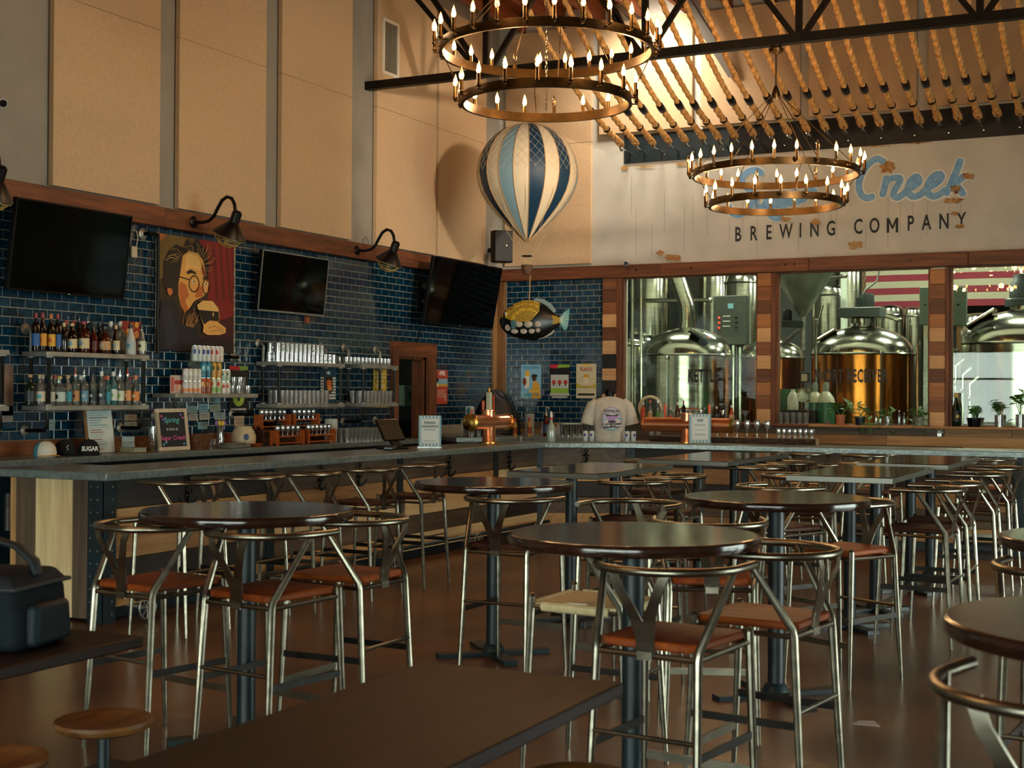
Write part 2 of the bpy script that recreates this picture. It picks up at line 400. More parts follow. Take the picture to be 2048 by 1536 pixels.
def plank_col(n, x0, x1, xt):
    c = struct('trim_%d' % n, MB().cbox(x1, xt, -.06, 0, WZ0, 3.255), M_REDWOOD['z'])
    z = WZ0; i = 0; rnd = random.Random(n)
    seq = [0, 1, 2, 1, 2, 1, 3, 1, 0, 3, 0] if n == 5 else [1, 0, 4, 3, 1, 0, 1, 4, 3, 0, 4]
    while z < 3.2:
        h = min(.183*rnd.uniform(.92, 1.08), 3.255-z)
        ob('plank', MB().cbox(x0, x1-.002, -.045-rnd.uniform(0, .012), 0, z+.0015, z+h-.0015, .003), M_COLP[seq[i % len(seq)]], c); z += h; i += 1
plank_col(5, 1.67, 1.885, 1.95); plank_col(6, 3.9, 4.09, 4.15); plank_col(7, 6.13, 6.32, 6.37)
for n, (x0, x1) in enumerate(((1.95, 3.9), (4.15, 6.13), (6.37, 8.45))):
    w = struct('window_%d' % (n+1), MB().box(x0, x1, .04, .048, WZ0, WZ1), M_GLASS)
    for q in ((x0, x0+.025, WZ0, WZ1), (x1-.025, x1, WZ0, WZ1)): ob('window_frame', MB().box(q[0], q[1], -.01, .1, q[2], q[3]), M_REDWOOD['z'], w)
    for q in ((x0+.025, x1-.025, WZ0, WZ0+.012), (x0+.025, x1-.025, WZ1-.02, WZ1)): ob('window_frame', MB().box(q[0], q[1], -.01, .1, q[2], q[3]), M_REDWOOD['x'], w)
sl = struct('trim_8', MB().cbox(1.95, 4.62, -.16, 0, 1.225, WZ0, .004), M_REDWOOD['x'])
ob('sill_board', MB().cbox(4.623, 8.45, -.16, 0, 1.225, WZ0, .004), wood('sill_light', '#8a5a30', '#a9743f', 'x'), sl)
rnd = random.Random(4); z = 0.0; rows = []
while z < 1.2: rows.append((z, min(z+.125, 1.224))); z += .125
for r_, (z0, z1) in enumerate(rows):
    x = .1-rnd.random()*.4
    while x < 9.2:
        w_ = rnd.uniform(.7, 1.9); a = max(x, .1); e = min(x+w_, 9.2)
        if e-a > .05 and (z0 > .7 or True): ob('wall_plank', MB().cbox(a, e-.003, -.03-rnd.uniform(0, .008), 0, z0+.001, z1-.001, .003), M_BARW[0][rnd.choice([0, 1, 2, 4, 4, 3])], WB)
        x += w_

# ------------------------------------------------------------------ acoustic panels
def panel_left(x0, x1, lab):
    y0, y1 = ax(.06, x0, 400).y, ax(.06, x1, 400).y
    t = thing('acoustic_panel', lab, 'wall panel', (0, (y0+y1)/2, 3.465), 0, 'cream acoustic panels'); h = (y1-y0)/2
    ob('panel_board', MB().cbox(.012, .07, -h, h, 0, 1.71, .004), M_PANEL, t); ob('panel_board', MB().cbox(.012, .07, -h, h, 1.713, 3.35, .004), M_PANEL, t)
    ob('batten', MB().box(0, .012, -h+.1, h-.1, .1, 3.2), M_REDWOOD['z'], t); return t
for x0, x1, lab in ((104, 318, 'tall cream acoustic panel above the leftmost television'), (356, 530, 'tall cream acoustic panel above the portrait poster'), (561, 702, 'tall cream acoustic panel above the silver-edged television'),
                    (752, 871, 'cream acoustic panel with the air vent in it'), (876, 971, 'narrow cream acoustic panel beside the corner loudspeaker')): panel_left(x0, x1, lab)
def panel_back(x0, x1, zb, lab):
    a, e = ay(-.06, x0, 300).x, ay(-.06, x1, 300).x
    t = thing('acoustic_panel', lab, 'wall panel', ((a+e)/2, 0, zb), 0, 'cream acoustic panels'); h = (e-a)/2; H = 6.83-zb
    q = 5.18-zb if zb < 5 else H*.62
    ob('panel_board', MB().cbox(-h, h, -.07, -.012, 0, q, .004), M_PANEL, t); ob('panel_board', MB().cbox(-h, h, -.07, -.012, q+.003, H, .004), M_PANEL, t)
    ob('batten', MB().box(-h+.1, h-.1, -.012, 0, .1, H-.1), M_REDWOOD['z'], t)
panel_back(1011, 1183, 3.47, 'wide cream acoustic panel behind the hanging balloon')
panel_back(1198, 1384, 5.27, 'brightly lit cream panel above the leftmost ropes of the wall plate')
panel_back(1401, 1600, 5.27, 'cream panel behind ropes, left of the far chandelier rod')
panel_back(1617, 1833, 5.27, 'cream panel behind ropes, right of the far chandelier rod')
panel_back(1856, 2080, 5.27, 'cream panel behind the rightmost ropes')
# air vent grille
p = ax(.07, 781, 97); a = ax(.07, 765, 60); e = ax(.07, 797, 133); h = (e.y-a.y)/2; v = .35
t = thing('air_vent', 'white louvred air vent high on the cream panel', 'vent', (.07, p.y, p.z))
fr = MB(); fr.box(0, .015, -h, -h+.04, -v, v); fr.box(0, .015, h-.04, h, -v, v); fr.box(0, .015, -h+.04, h-.04, -v, -v+.04); fr.box(0, .015, -h+.04, h-.04, v-.04, v)
ob('vent_frame', fr, paint('#d9d2c2'), t); sm = MB().box(.002, .01, -.006, .006, -v+.04, v-.04).mesh('louvre', 0)
ob('vent_backing', MB().box(.0005, .0015, -h+.04, h-.04, -v+.04, v-.04), paint('#2a251d'), t)
for i in range(9): link('louvre', sm, paint('#8d8674'), t, (0, -h+.06+i*(2*h-.12)/8, 0))

# ------------------------------------------------------------------ steel roof trusses
def truss(Y, lab, detail):
    t = thing('roof_truss', lab, 'truss', (0, Y, 5.4))
    ob('bottom_chord', MB().box(0, 14, -.045, -.008, -.05, .05).box(0, 14, .008, .045, -.05, .05).box(0, 14, -.008, .008, .02, .05), M_STEELB, t)
    ob('top_chord', MB().box(0, 14, -.045, .045, 1.42, 1.5), M_STEELB, t)
    for (x0, z0, x1, z1, w) in detail: ob('web_bar', MB().strip([(x0, 0, z0), (x1, 0, z1)], w, .05, (1, 0, 0)), M_STEELB, t)
    return t
nodes = [ay(-3.57, x, y).x for x, y in ((972, 145), (1290, 105), (1598, 70), (1960, 30))]
W_ = []
for i, x in enumerate(nodes+[nodes[3]+2.2]):
    W_ += [(x, .05, x, 1.42, .07), (x-.05, .03, x-1.05, 1.42, .06), (x+.05, .03, x+1.05, 1.42, .06)]
W_ += [(nodes[1]-.12, .03, nodes[1]-.75, 1.42, .05), (.35, 1.4, nodes[0]-.1, .03, .05)]
truss(-3.57, 'black steel roof truss crossing above the far chandelier', W_)
truss(-8.0, 'black steel roof truss overhead carrying the nearer chandelier', W_)
p, q = ay(-.12, 1467, 150), ay(-.55, 1372, 0)
ob('ceiling_brace', MB().strip([p, q, q+(q-p)*.25], .13, .07, (1, 0, 0)), mat('grey_steel', '#8f8d88', .5, .3), label='pale grey steel brace slanting down behind the ropes', cat='brace')
# ------------------------------------------------------------------ the bar
BA, BB = (2.46, -3.58), (3.33, -3.1)
bar = thing('bar_counter', 'long L-shaped bar with hammered zinc top and salvaged plank front', 'bar', (0, 0, 0))
top = [(1.33, -10.66), (2.46, -10.66), BA, BB, (9.6, -3.1), (9.6, -2.28), (2.95, -2.28), (1.76, -3.42), (1.76, -9.9), (1.33, -9.9)]
ob('zinc_top', MB().prism(top, 1.012, 1.07), M_ZINC, bar, bev=.006)
for (x, y, w, l) in ((2.461, -9.4, .004, .004), (2.461, -6.9, .004, .004)): ob('top_seam', MB().box(x-.001, x+.001, y, y+.004, 1.014, 1.068), M_CHROME, bar)
body = [(1.42, -10.5), (2.27, -10.5), (2.27, -3.5), (3.28, -2.93), (9.6, -2.93), (9.6, -2.5), (2.95, -2.5), (1.85, -3.5), (1.85, -9.9), (1.42, -9.9)]
ob('carcass', MB().prism(body, .1, 1.011), mat('carcass_dark', '#171512', .8), bar)
ob('plinth', MB().prism([(1.5, -10.42), (2.2, -10.42), (2.2, -3.47), (3.25, -2.86), (9.6, -2.86), (9.6, -2.55), (2.97, -2.55), (1.9, -3.55), (1.9, -9.95), (1.5, -9.95)], 0, .1), M_TEAL, bar)
rowz = [.1, .26, .44, .62, .8, 1.011]
def bar_run(x, y, ang, length, tones, posts, seed, axis):
    rn = random.Random(seed); T = Matrix.Translation((x, y, 0)) @ Matrix.Rotation(ang, 4, 'Z')
    for r_ in range(5):
        u = 0.0; k = 0
        ends = sorted(posts+[length])
        for e in ends:
            if e-u < .05: continue
            m = M_BARW['xyz'.index(axis)][tones[k % len(tones)][r_]]
            ob('front_plank', MB().cbox(u+.002, e-.002, -.03-rn.uniform(0, .012), .03, rowz[r_]+.002, rowz[r_+1]-.002, .003).xf(T), m, bar, smooth=0); u = e; k += 1
    for p in posts:
        ob('steel_post', MB().box(p-.045, p+.045, -.056, -.044, .0, 1.011).xf(T), M_TEAL, bar, smooth=0)
        ob('rivet', MB().ell((p, -.057, .2), .009, 6, 4).ell((p, -.057, .4), .009, 6, 4).ell((p, -.057, .6), .009, 6, 4).ell((p, -.057, .8), .009, 6, 4).ell((p, -.057, .95), .009, 6, 4).xf(T), M_TEAL, bar)
bar_run(2.3, -10.53, R(90), 7.05, [(1, 3, 4, 1, 3), (1, 0, 2, 4, 0), (5, 0, 2, 1, 0), (2, 3, 2, 5, 0)], [1.9, 3.95, 5.95], 3, 'y')
dx, dy = 3.3-2.3, -2.96+3.48; cl = math.hypot(dx, dy)
bar_run(2.3, -3.48, math.atan2(dy, dx), cl, [(1, 0, 3, 1, 0)], [.03, cl-.03], 8, 'x')
bar_run(3.3, -2.96, 0, 6.3, [(4, 0, 3, 4, 3), (4, 3, 4, 4, 0), (1, 0, 4, 3, 0), (4, 3, 4, 0, 4)], [1.35, 2.8, 4.24], 11, 'x')
# end of the bar: upright boards and riveted corner iron
for i, (a, e, t_) in enumerate(((1.42, 1.48, 1), (1.48, 1.67, 0), (1.67, 1.85, 5), (1.85, 2.03, 2), (2.03, 2.17, 0), (2.17, 2.26, 3))):
    ob('end_board', MB().cbox(a+.001, e-.001, -10.535-.004*(i % 2), -10.5, .02, 1.011, .003), M_BARW[2][t_], bar, smooth=0)
ob('corner_iron', MB().box(2.2, 2.345, -10.56, -10.545, 0, 1.011).box(2.335, 2.35, -10.56, -10.44, 0, 1.011), M_TEAL, bar, smooth=0)
rv = MB()
for k in range(11):
    for q in (2.225, 2.29): rv.ell((q, -10.562, .06+k*.09), .008, 6, 4)
    rv.ell((2.352, -10.48, .06+k*.09), .008, 6, 4)
ob('rivet', rv, M_GALV, bar)
# anchor shaped bag hooks
def anchor():
    b = MB(); b.tube([(0, .03, .1), (0, .03, -.07)], .011, 6); b.tube([(-.04, .03, .065), (.04, .03, .065)], .008, 6); b.tube([(.018*math.cos(i*.785), .03, .118+.018*math.sin(i*.785)) for i in range(8)], .006, 5, closed=True)
    b.tube([(.075*math.sin(a_), .03+.03*abs(math.sin(a_)), -.01-.07*math.cos(a_)) for a_ in [i*.28 for i in range(-5, 6)]], [.004, .008, .01, .011, .011, .012, .011, .011, .01, .008, .004], 6)
    b.tube([(.02*math.sin(i*1.3), .03+.02*math.cos(i*1.3), .1-i*.02) for i in range(9)], .006, 5); b.cyl((0, 0, .0), (0, .03, .0), .012, n=8); return b.mesh('anchor_hook')
am = anchor()
for y in (-9.68, -7.94, -7.33, -5.66, -4.3): link('anchor_hook', am, M_PIPE, bar, (2.345, y, .87), R(-90))
link('anchor_hook', am, M_PIPE, bar, (2.83, -3.25, .86), R(-153)); link('anchor_hook', am, M_PIPE, bar, (5.2, -3.0, .86), R(180))
# foot rail on wheel-shaped brackets
ob('foot_rail', MB().tube([(2.5, -10.4, .17), (2.5, -3.55, .17)], .02, 10), M_TEAL, bar)
def wheel():
    b = MB(); b.tube([(.03, .085*math.cos(i*.524), .085*math.sin(i*.524)) for i in range(12)], .008, 5, closed=True)
    for i in range(8):
        a_ = i*.785; b.tube([(.03, 0, 0), (.03, .085*math.cos(a_), .085*math.sin(a_))], .006, 5)
    b.ell((.03, 0, 0), (.012, .02, .02), 8, 6); b.cyl((-.2, 0, 0), (.03, 0, 0), .012, n=8); return b.mesh('rail_bracket')
wm = wheel()
for y in (-10.3, -8.62, -6.95, -5.3, -3.9): link('rail_bracket', wm, M_GALV, bar, (2.49, y, .1))

# ------------------------------------------------------------------ back bar along the left wall
bb = thing('back_bar', 'zinc topped back bar below the tiled wall shelves', 'counter', (0, 0, 0))
ob('zinc_top', MB().box(.035, .63, -13, -3.02, 1.012, 1.07), M_ZINC, bb, bev=.006)
ob('cabinet_body', MB().box(.0, .54, -13, -3.05, .1, 1.012), mat('fridge_body', '#0b1a20', .35), bb)
for k in range(12):
    y0 = -13+k*.83
    dr = ob('fridge_door', MB().cbox(.541, .57, y0+.01, y0+.82, .14, .96, .004), mat('fridge_door', '#0e2128', .2), bb)
    ob('door_handle', MB().box(.571, .59, y0+.74, y0+.76, .5, .8), M_GALV, dr)
# corner counter
cc = thing('corner_counter', 'small zinc corner counter under the three beer posters', 'counter', (0, 0, 0))
cp = [(.035, -1.84), (.1, -1.84), (.62, -2.36), (1.95, -.92), (1.95, -.5), (1.95, -.045), (.035, -.045)]
ob('zinc_top', MB().prism(cp, 1.0, 1.06), M_ZINC, cc, bev=.005)
ob('cabinet_body', MB().prism([(.04, -1.8), (.1, -1.8), (.6, -2.28), (1.88, -.9), (1.88, -.05), (.04, -.05)], .02, 1.0), mat('fridge_body', '#0b1a20', .35), cc)
# under-window counter behind the right leg of the bar
uc = thing('window_counter', 'low dark work counter under the brewery windows', 'counter', (0, 0, 0))
ob('zinc_top', MB().box(1.97, 8.4, -.62, -.045, .86, .91), M_ZINC, uc); ob('cabinet_body', MB().box(2.0, 8.38, -.58, -.05, 0, .86), mat('fridge_body', '#0b1a20', .35), uc)

# ------------------------------------------------------------------ bar stools
def tube_s(p, r, n=10): return MB().tube(p, r, n)
def make_stool(name, seat):
    t = thing(name, 'x', 'bar stool')
    for s in (-1, 1):
        ob('rear_leg', MB().tube([(s*.218, -.255, 0), (s*.21, -.235, .3), (s*.2, -.21, .715), (s*.202, -.205, .745), (s*.262, -.035, 1.02)], [.0105, .0145, .0165, .0165, .0135], 10), M_CHAIR, t)
        lg = ob('front_leg', MB().tube([(s*.232, .235, 0), (s*.222, .215, .4), (s*.215, .2, .765)], [.0105, .0145, .0165], 10).ell((s*.215, .2, .768), (.0155, .0155, .012), 10, 6), M_CHAIR, t)
        ob('side_stretcher', MB().strip([(s*.212, -.228, .38), (s*.223, .217, .38)], .03, .009, (0, 0, 1)), M_STEELB, t)
        ob('side_rail', tube_s([(s*.2, -.21, .715), (s*.216, .2, .725)], .0105, 8), M_CHAIR, t)
    ob('foot_bar', MB().strip([(-.225, .222, .245), (.225, .222, .245)], .034, .012, (0, 0, 1)), M_CHAIR, t)
    ob('rear_stretcher', tube_s([(-.21, -.232, .43), (.21, -.232, .43)], .009, 8), M_CHAIR, t)
    ob('rear_rail', tube_s([(-.2, -.21, .715), (.2, -.21, .715)], .0115, 8), M_CHAIR, t); ob('front_rail', tube_s([(-.215, .2, .725), (.215, .2, .725)], .0105, 8), M_CHAIR, t)
    hp = [(-.262, .135), (-.268, .06), (-.27, -.02)]+[(-.27*math.cos(a_), -.02-.275*math.sin(a_)) for a_ in [i*math.pi/16 for i in range(1, 16)]]+[(.27, -.02), (.268, .06), (.262, .135)]
    ob('arm_hoop', MB().tube([(x, y, 1.02) for x, y in hp], .0155, 12), M_CHAIR, t)
    sp = MB()
    for s in (-1, 1): sp.strip([(s*.004, -.213, .705), (s*.01, -.222, .79), (s*.04, -.25, .88), (s*.085, -.278, .97), (s*.108, -.272, 1.03)], [.06, .055, .04, .036, .036], .006, (1, 0, 0))
    sp.box(-.03, .03, -.226, -.222, .7, .73); ob('wishbone_splat', sp, M_CHAIR, t, smooth=25)
    if seat == 'woven':
        m = mat('pale_leather', '#c9b68c', .7, n=30, col2='#b8a478', bump=.15); st = ob('seat', MB().prism([(-.205, -.2), (.205, -.2), (.2, -.1), (.215, .2), (-.215, .2), (-.2, -.1)], .722, .738), m, t, bev=.006)
        for q in ([(-.185, .2, .725), (.185, .2, .725)], [(-.175, -.21, .717), (.175, -.21, .717)], [(-.213, .15, .725), (-.203, -.16, .718)], [(.213, .15, .725), (.203, -.16, .718)]): ob('leather_roll', MB().tube(q, .021, 10), m, st)
        for s in (-1, 1):
            for k in range(4): ob('lacing', MB().tube([(s*.232, -.03+k*.02, .715), (s*.2, -.015+k*.02, .742), (s*.17, -.04+k*.02, .74)], .004, 5), paint('#d8cdb2'), st)
    else:
        m = M_SEAT if seat == 'cognac' else M_SEATD
        ob('seat', MB().prism([(-.16, -.215), (.16, -.215), (.185, -.19), (.205, .165), (.19, .205), (-.19, .205), (-.205, .165), (-.185, -.19)], .737, .768), m, t, bev=.008)
    return t
ST = {k: make_stool('bar_stool', k) for k in ('cognac', 'dark', 'woven')}
_used = set()
def stool(x, y, rz, kind, label, group):
    if kind not in _used:
        o = ST[kind]; _used.add(kind); o.location = (x, y, 0); o.rotation_euler = (0, 0, R(rz))
    else: o = dup(ST[kind], (x, y, 0), R(rz))
    o['label'] = label; o['group'] = group; return o
G1 = 'wishbone stools at the round tables'
stool(4.9, -12.92, -9, 'cognac', 'cognac seat wishbone stool at the left of the leftmost round table', G1)
stool(5.54, -12.92, -7, 'cognac', 'wishbone stool with its back to us, front of the leftmost round table', G1)
stool(5.5, -12.26, 89, 'cognac', 'wishbone stool on the right side of the leftmost round table, turned left', G1)
stool(7.51, -13.15, -6, 'cognac', 'large orange-brown seat wishbone stool in front of the centre round table', G1)
stool(7.67, -12.53, 83, 'cognac', 'wishbone stool on the right side of the centre round table', G1)
stool(6.86, -12.36, 89, 'woven', 'wishbone stool with pale laced leather seat under the centre round table', G1)
stool(5.6, -10.64, -2, 'dark', 'dark seat wishbone stool in front of the round table nearest the bar', G1)
stool(7.09, -11.485, 22, 'cognac', 'wishbone stool between the centre round table and the one behind it', G1)
stool(6.38, -10.75, 176, 'dark', 'wishbone stool facing us left of the round table behind the centre one', G1)
stool(7.38, -9.95, 155, 'cognac', 'cognac seat wishbone stool behind the right edge of the second centre round table', G1)
stool(9.0, -14.78, -12, 'cognac', 'wishbone stool cut off at the bottom right corner', G1)
stool(8.83, -12.55, -6, 'cognac', 'wishbone stool at the right edge with white glare on its hoop', G1)
G2 = 'wishbone stools along the bar'
for i, (x, y) in enumerate(((440, 956), (562, 947), (674, 940), (790, 932), (886, 924))):
    p = az(1.045, x, y)-.27*_r0; stool(max(p.x, 2.86), p.y, 88+3*(i % 3), 'dark', 'dark seat stool against the left leg of the bar, %s from the bar end' % nth(i+1), G2)
stool(5.46, -3.5, 2, 'dark', 'stool against the right leg of the bar behind the middle tables, left one', G2); stool(6.13, -3.54, -3, 'dark', 'stool against the right leg of the bar behind the middle tables, right one', G2)
stool(7.32, -3.72, 4, 'cognac', 'red-brown seat stool at the bar near the right edge of the picture', G2)
G3 = 'wishbone stools at the rectangular tables'
for x, y, rz, lab in ((5.6, -8.83, 93, 'nearer stool on the right side of the rectangular table nearest the bar corner'), (5.6, -8.08, 90, 'farther stool on the right side of the rectangular table nearest the bar corner'),
                      (5.78, -6.45, 92, 'nearer stool on the right side of the far left rectangular table'), (5.8, -5.6, 88, 'farther stool on the right side of the far left rectangular table'),
                      (4.76, -6.05, -90, 'stool on the left side of the far left rectangular table'),
                      (7.54, -8.46, 88, 'nearest of the row of stools on the right side of the right hand rectangular tables'), (7.56, -7.82, 91, 'second stool in the row on the right side of the right hand rectangular tables'),
                      (7.56, -6.5, 92, 'third stool in the row on the right side of the right hand rectangular tables'), (7.55, -5.42, 88, 'fourth stool in the row on the right side of the right hand rectangular tables'),
                      (6.7, -8.85, -28, 'stool at the near end of the right hand rectangular table'), (6.5, -7.55, -90, 'stool on the left side of the nearer right hand rectangular table'),
                      (6.53, -5.95, -88, 'nearer stool on the left side of the farthest rectangular table'), (6.55, -5.28, -92, 'farther stool on the left side of the farthest rectangular table')):
    stool(x, y, rz, 'dark', lab, G3)

# ------------------------------------------------------------------ tables
def pedestal(t, x, y, H, foot=.36):
    ob('pedestal', MB().cyl((x, y, .025), (x, y, H-.012), .043, n=20), M_TEAL, t); ob('mount_plate', MB().lathe([(.14, H-.012), (.14, H), (0, H)], 20, (x, y, 0)), M_TEAL, t); ob('collar', MB().lathe([(.075, .03), (.06, .06), (.045, .075)], 20, (x, y, 0)), M_TEAL, t)
    for k in range(2): ob('foot_bar', MB().strip([(x-foot*math.cos(R(45+90*k)), y-foot*math.sin(R(45+90*k)), .014+.001*k), (x+foot*math.cos(R(45+90*k)), y+foot*math.sin(R(45+90*k)), .014+.001*k)], .09, .026, (1, -1, 0) if k == 0 else (1, 1, 0)), M_TEAL, t)
HT = 1.085
def round_table(px, py, lab):
    p = az(HT, px, py); t = thing('round_table', lab, 'table', (p.x, p.y, 0), 0, 'round pub tables')
    ob('table_top', MB().lathe([(0, HT-.046), (.482, HT-.046), (.487, HT-.046), (.497, HT-.041), (.5, HT-.03), (.5, HT-.012), (.497, HT-.004), (.489, HT), (.484, HT), (0, HT)], 64), M_TABLE, t, smooth=30); pedestal(t, 0, 0, HT-.046); return t
round_table(495, 1018, 'dark round pub table nearest the left edge'); round_table(1267, 1066, 'dark round pub table at the centre, nearest of the whole ones')
round_table(1553, 993, 'dark round pub table behind and right of the centre one'); round_table(988, 963, 'dark round pub table standing closest to the bar corner')
round_table(2312, 1248, 'dark round pub table cut off by the right edge, with golden reflections'); round_table(2266, 1076, 'round pub table just showing at the right edge, pink with glare')
def rect_table(x0, x1, y0, y1, lab):
    t = thing('rectangular_table', lab, 'table', ((x0+x1)/2, (y0+y1)/2, 0), 0, 'rectangular pub tables'); a, e = (x1-x0)/2, (y1-y0)/2
    ob('table_top', MB().box(-a, a, -e, e, HT-.042, HT), M_TABLE, t, bev=.005); ob('edge_band', MB().box(-a-.003, a+.003, -e-.003, e+.003, HT-.04, HT-.006), mat('table_edge_metal', '#77766e', .35, .7), t)
    for s in (-1, 1): pedestal(t, 0, s*e*.55, HT-.042, .3)
rect_table(4.8, 5.5, -9.15, -7.65, 'rectangular dark table behind the round one by the bar corner'); rect_table(4.93, 5.72, -6.95, -5.1, 'far left rectangular table, close to the right leg of the bar')
rect_table(6.65, 7.37, -8.51, -6.98, 'nearer of the two right hand rectangular tables'); rect_table(6.68, 7.4, -6.48, -4.8, 'farthest rectangular table, on the right near the bar')
def low_table(x0, x1, y0, y1, lab):
    t = thing('low_table', lab, 'table', ((x0+x1)/2, (y0+y1)/2, 0), 0, 'low foreground tables'); a, e = (x1-x0)/2, (y1-y0)/2
    ob('table_top', MB().box(-a, a, -e, e, .72, .76), M_TABLE2, t, bev=.006)
    for s in (-1, 1): pedestal(t, -.05, s*e*.62, .72, .3)
low_table(6.97, 7.67, -15.95, -14.02, 'long dark low table filling the bottom foreground'); low_table(5.15, 5.85, -15.95, -14.1, 'low dark table at the left edge with the bag on it')
def swivel(px, py, lab):
    H = .58; p = az(H, px, py); t = thing('round_stool', lab, 'stool', (p.x, p.y, 0), 0, 'round wooden stools')
    ob('seat', MB().lathe([(0, H-.036), (.13, H-.036), (.152, H-.026), (.158, H-.012), (.154, H-.001), (.148, H), (.13, H-.008), (.07, H-.016), (0, H-.018)], 40), wood('stool_seat', '#5a3717', '#7d5227', 'y', .4, .1), t)
    ob('post', MB().cyl((0, 0, .05), (0, 0, H-.036), .02, n=14), M_TEAL, t); ob('foot_rest', MB().cbox(-.07, .16, -.11, .11, .30, .42, .01), M_TEAL, t)
    ob('base_plate', MB().lathe([(.17, 0), (.17, .015), (.05, .03), (.03, .06), (0, .06)], 28), M_TEAL, t)
swivel(208, 1437, 'round wooden stool with dished seat left of the long foreground table'); swivel(-15, 1515, 'round wooden stool cut by the bottom left corner'); swivel(1158, 1552, 'round wooden stool just showing at the bottom edge')
# thin pale wedge lying flat on the floor
p = az(0, 1735, 1447); ob('floor_wedge', MB().prism([(-.06, -.05), (.07, -.04), (.02, .06), (-.05, .03)], 0, .003), paint('#b9a7a0'), loc=(p.x, p.y, .0005), label='small pale wedge on the dark floor', cat='paper')
# ------------------------------------------------------------------ chandeliers
M_GLOW = emis('bulb_glow', '#ffcf8a', 60, False); M_BULB = glass('bulb_glass', '#ffe9c8', .5, .02, base=.05)
_sl = MB().lathe([(0, -.012), (.013, -.012), (.019, -.004), (.019, .004), (.0145, .008), (.0145, .095), (0, .095)], 10).tube([(0, 0, -.02), (-.03, 0, -.024), (-.05, 0, -.01)], .006, 6).ell((0, 0, -.02), .011, 8, 6).mesh('candle')
_bu = MB().lathe([(.009, .092), (.016, .105), (.02, .122), (.0185, .145), (.012, .168), (.005, .187), (0, .195)], 10).mesh('bulb')
_gl = MB().ell((0, 0, .135), (.0125, .0125, .036), 8, 6).mesh('filament_glow')
_sl.materials.append(M_BRONZE); _bu.materials.append(M_BULB); _gl.materials.append(M_GLOW)
def ring(b, r, z, h=.074, th=.022):
    P = [(r-th, -h/2), (r, -h/2), (r, h/2), (r-th, h/2), (r-th, -h/2)]
    b.lathe([(q[0], z+q[1]) for q in P], 72); b.lathe([(r+.004, z-h/2), (r+.004, z-h/2+.012), (r, z-h/2+.012)], 72); return b
def chandelier(px, py, d, zU, zL, ztop, lab, power, dead, RU=.86, RL=.685, nU=26, nL=18, pos=None):
    p = pos or (CAM+(_fw+_rt*((px-1024)/FPX)-_up*((py-768)/FPX))*d)
    t = thing('candle_chandelier', lab, 'chandelier', (p[0], p[1], 0), R(4), 'two-tier candle chandeliers')
    ob('upper_ring', ring(MB(), RU, zU), M_BRONZE, t, smooth=40); ob('lower_ring', ring(MB(), RL, zL), M_BRONZE, t, smooth=40)
    k = 0
    for (r, z, n) in ((RU, zU, nU), (RL, zL, nL)):
        for i in range(n):
            a_ = 2*math.pi*(i+.3)/n
            c = link('candle', _sl, None, t, ((r+.045)*math.cos(a_), (r+.045)*math.sin(a_), z+.012), a_)
            link('bulb', _bu, None, c)
            if k not in dead: link('filament_glow', _gl, None, c)
            k += 1
    zh = zU+.85
    ob('hub', MB().lathe([(0, -.05), (.035, -.04), (.045, 0), (.03, .05), (.014, .09), (0, .09)], 14, (0, 0, zh)), M_BRONZE, t)
    for i in range(6):
        a_ = 2*math.pi*i/6+.2; ob('hanger_rod', MB().cyl((.03*math.cos(a_), .03*math.sin(a_), zh), ((RU-.012)*math.cos(a_), (RU-.012)*math.sin(a_), zU+.03), .0045, n=6), M_BRONZE, t)
    for i in range(4):
        a_ = 2*math.pi*i/4+.5; q = Vector(((RU-.012)*math.cos(a_), (RU-.012)*math.sin(a_), zU-.03)); e = Vector(((RL-.012)*math.cos(a_), (RL-.012)*math.sin(a_), zL+.03))
        ob('link_rod', MB().cyl(q, e, .004, n=6).ell((q+e)/2, .011, 6, 5), M_BRONZE, t)
    ob('stem', MB().cyl((0, 0, zh+.05), (0, 0, ztop-.06), .011, n=8), M_BRONZE, t)
    ob('canopy', MB().lathe([(0, -.1), (.03, -.09), (.075, -.07), (.08, -.04), (.055, -.02), (.055, .0), (0, 0)], 18, (0, 0, ztop)), M_BRONZE, t)
    ch = MB()
    for i in range(28): ch.tube([(.009*math.cos(q*1.05)*(i % 2), .009*math.cos(q*1.05)*(1-i % 2), zL-.05+i*.045+.026*math.sin(q*1.05)) for q in range(6)], .003, 4, closed=True)
    if power > 0 and zL > 3.8: ob('chain', ch, M_CHROME, t)
    for (r, z, n) in ((RU+.045, zU+.14, 6), (RL+.045, zL+.14, 4)):
        for i in range(n):
            a_ = 2*math.pi*(i+.5)/n; l = bpy.data.lights.new('candle_light', 'POINT'); l.energy = power/10; l.color = (1.0, .6, .28); l.shadow_soft_size = .06
            o = bpy.data.objects.new('candle_light', l); COL.objects.link(o); o.parent = t; o.location = (r*math.cos(a_), r*math.sin(a_), z)
    return t
PW = 125
chandelier(1093, 98, 11.12, 4.4, 3.985, 5.35, 'larger looking two-tier candle chandelier over the balloon', PW, {3, 9, 19, 31, 37})
chandelier(1551, 348, 14.7, 3.985, 3.665, 5.352, 'farther two-tier candle chandelier before the wall lettering', PW, {2, 5, 8, 11, 12, 14, 22, 30}, RU=.875, RL=.7, pos=tuple(ay(-3.57, 1551, 348)))
chandelier(0, 0, 0, 4.4, 3.985, 6.85, 'two-tier candle chandelier behind the viewer, seen reflected in the window glass', PW, {4, 11, 30}, pos=(4.6, -15.4, 0))

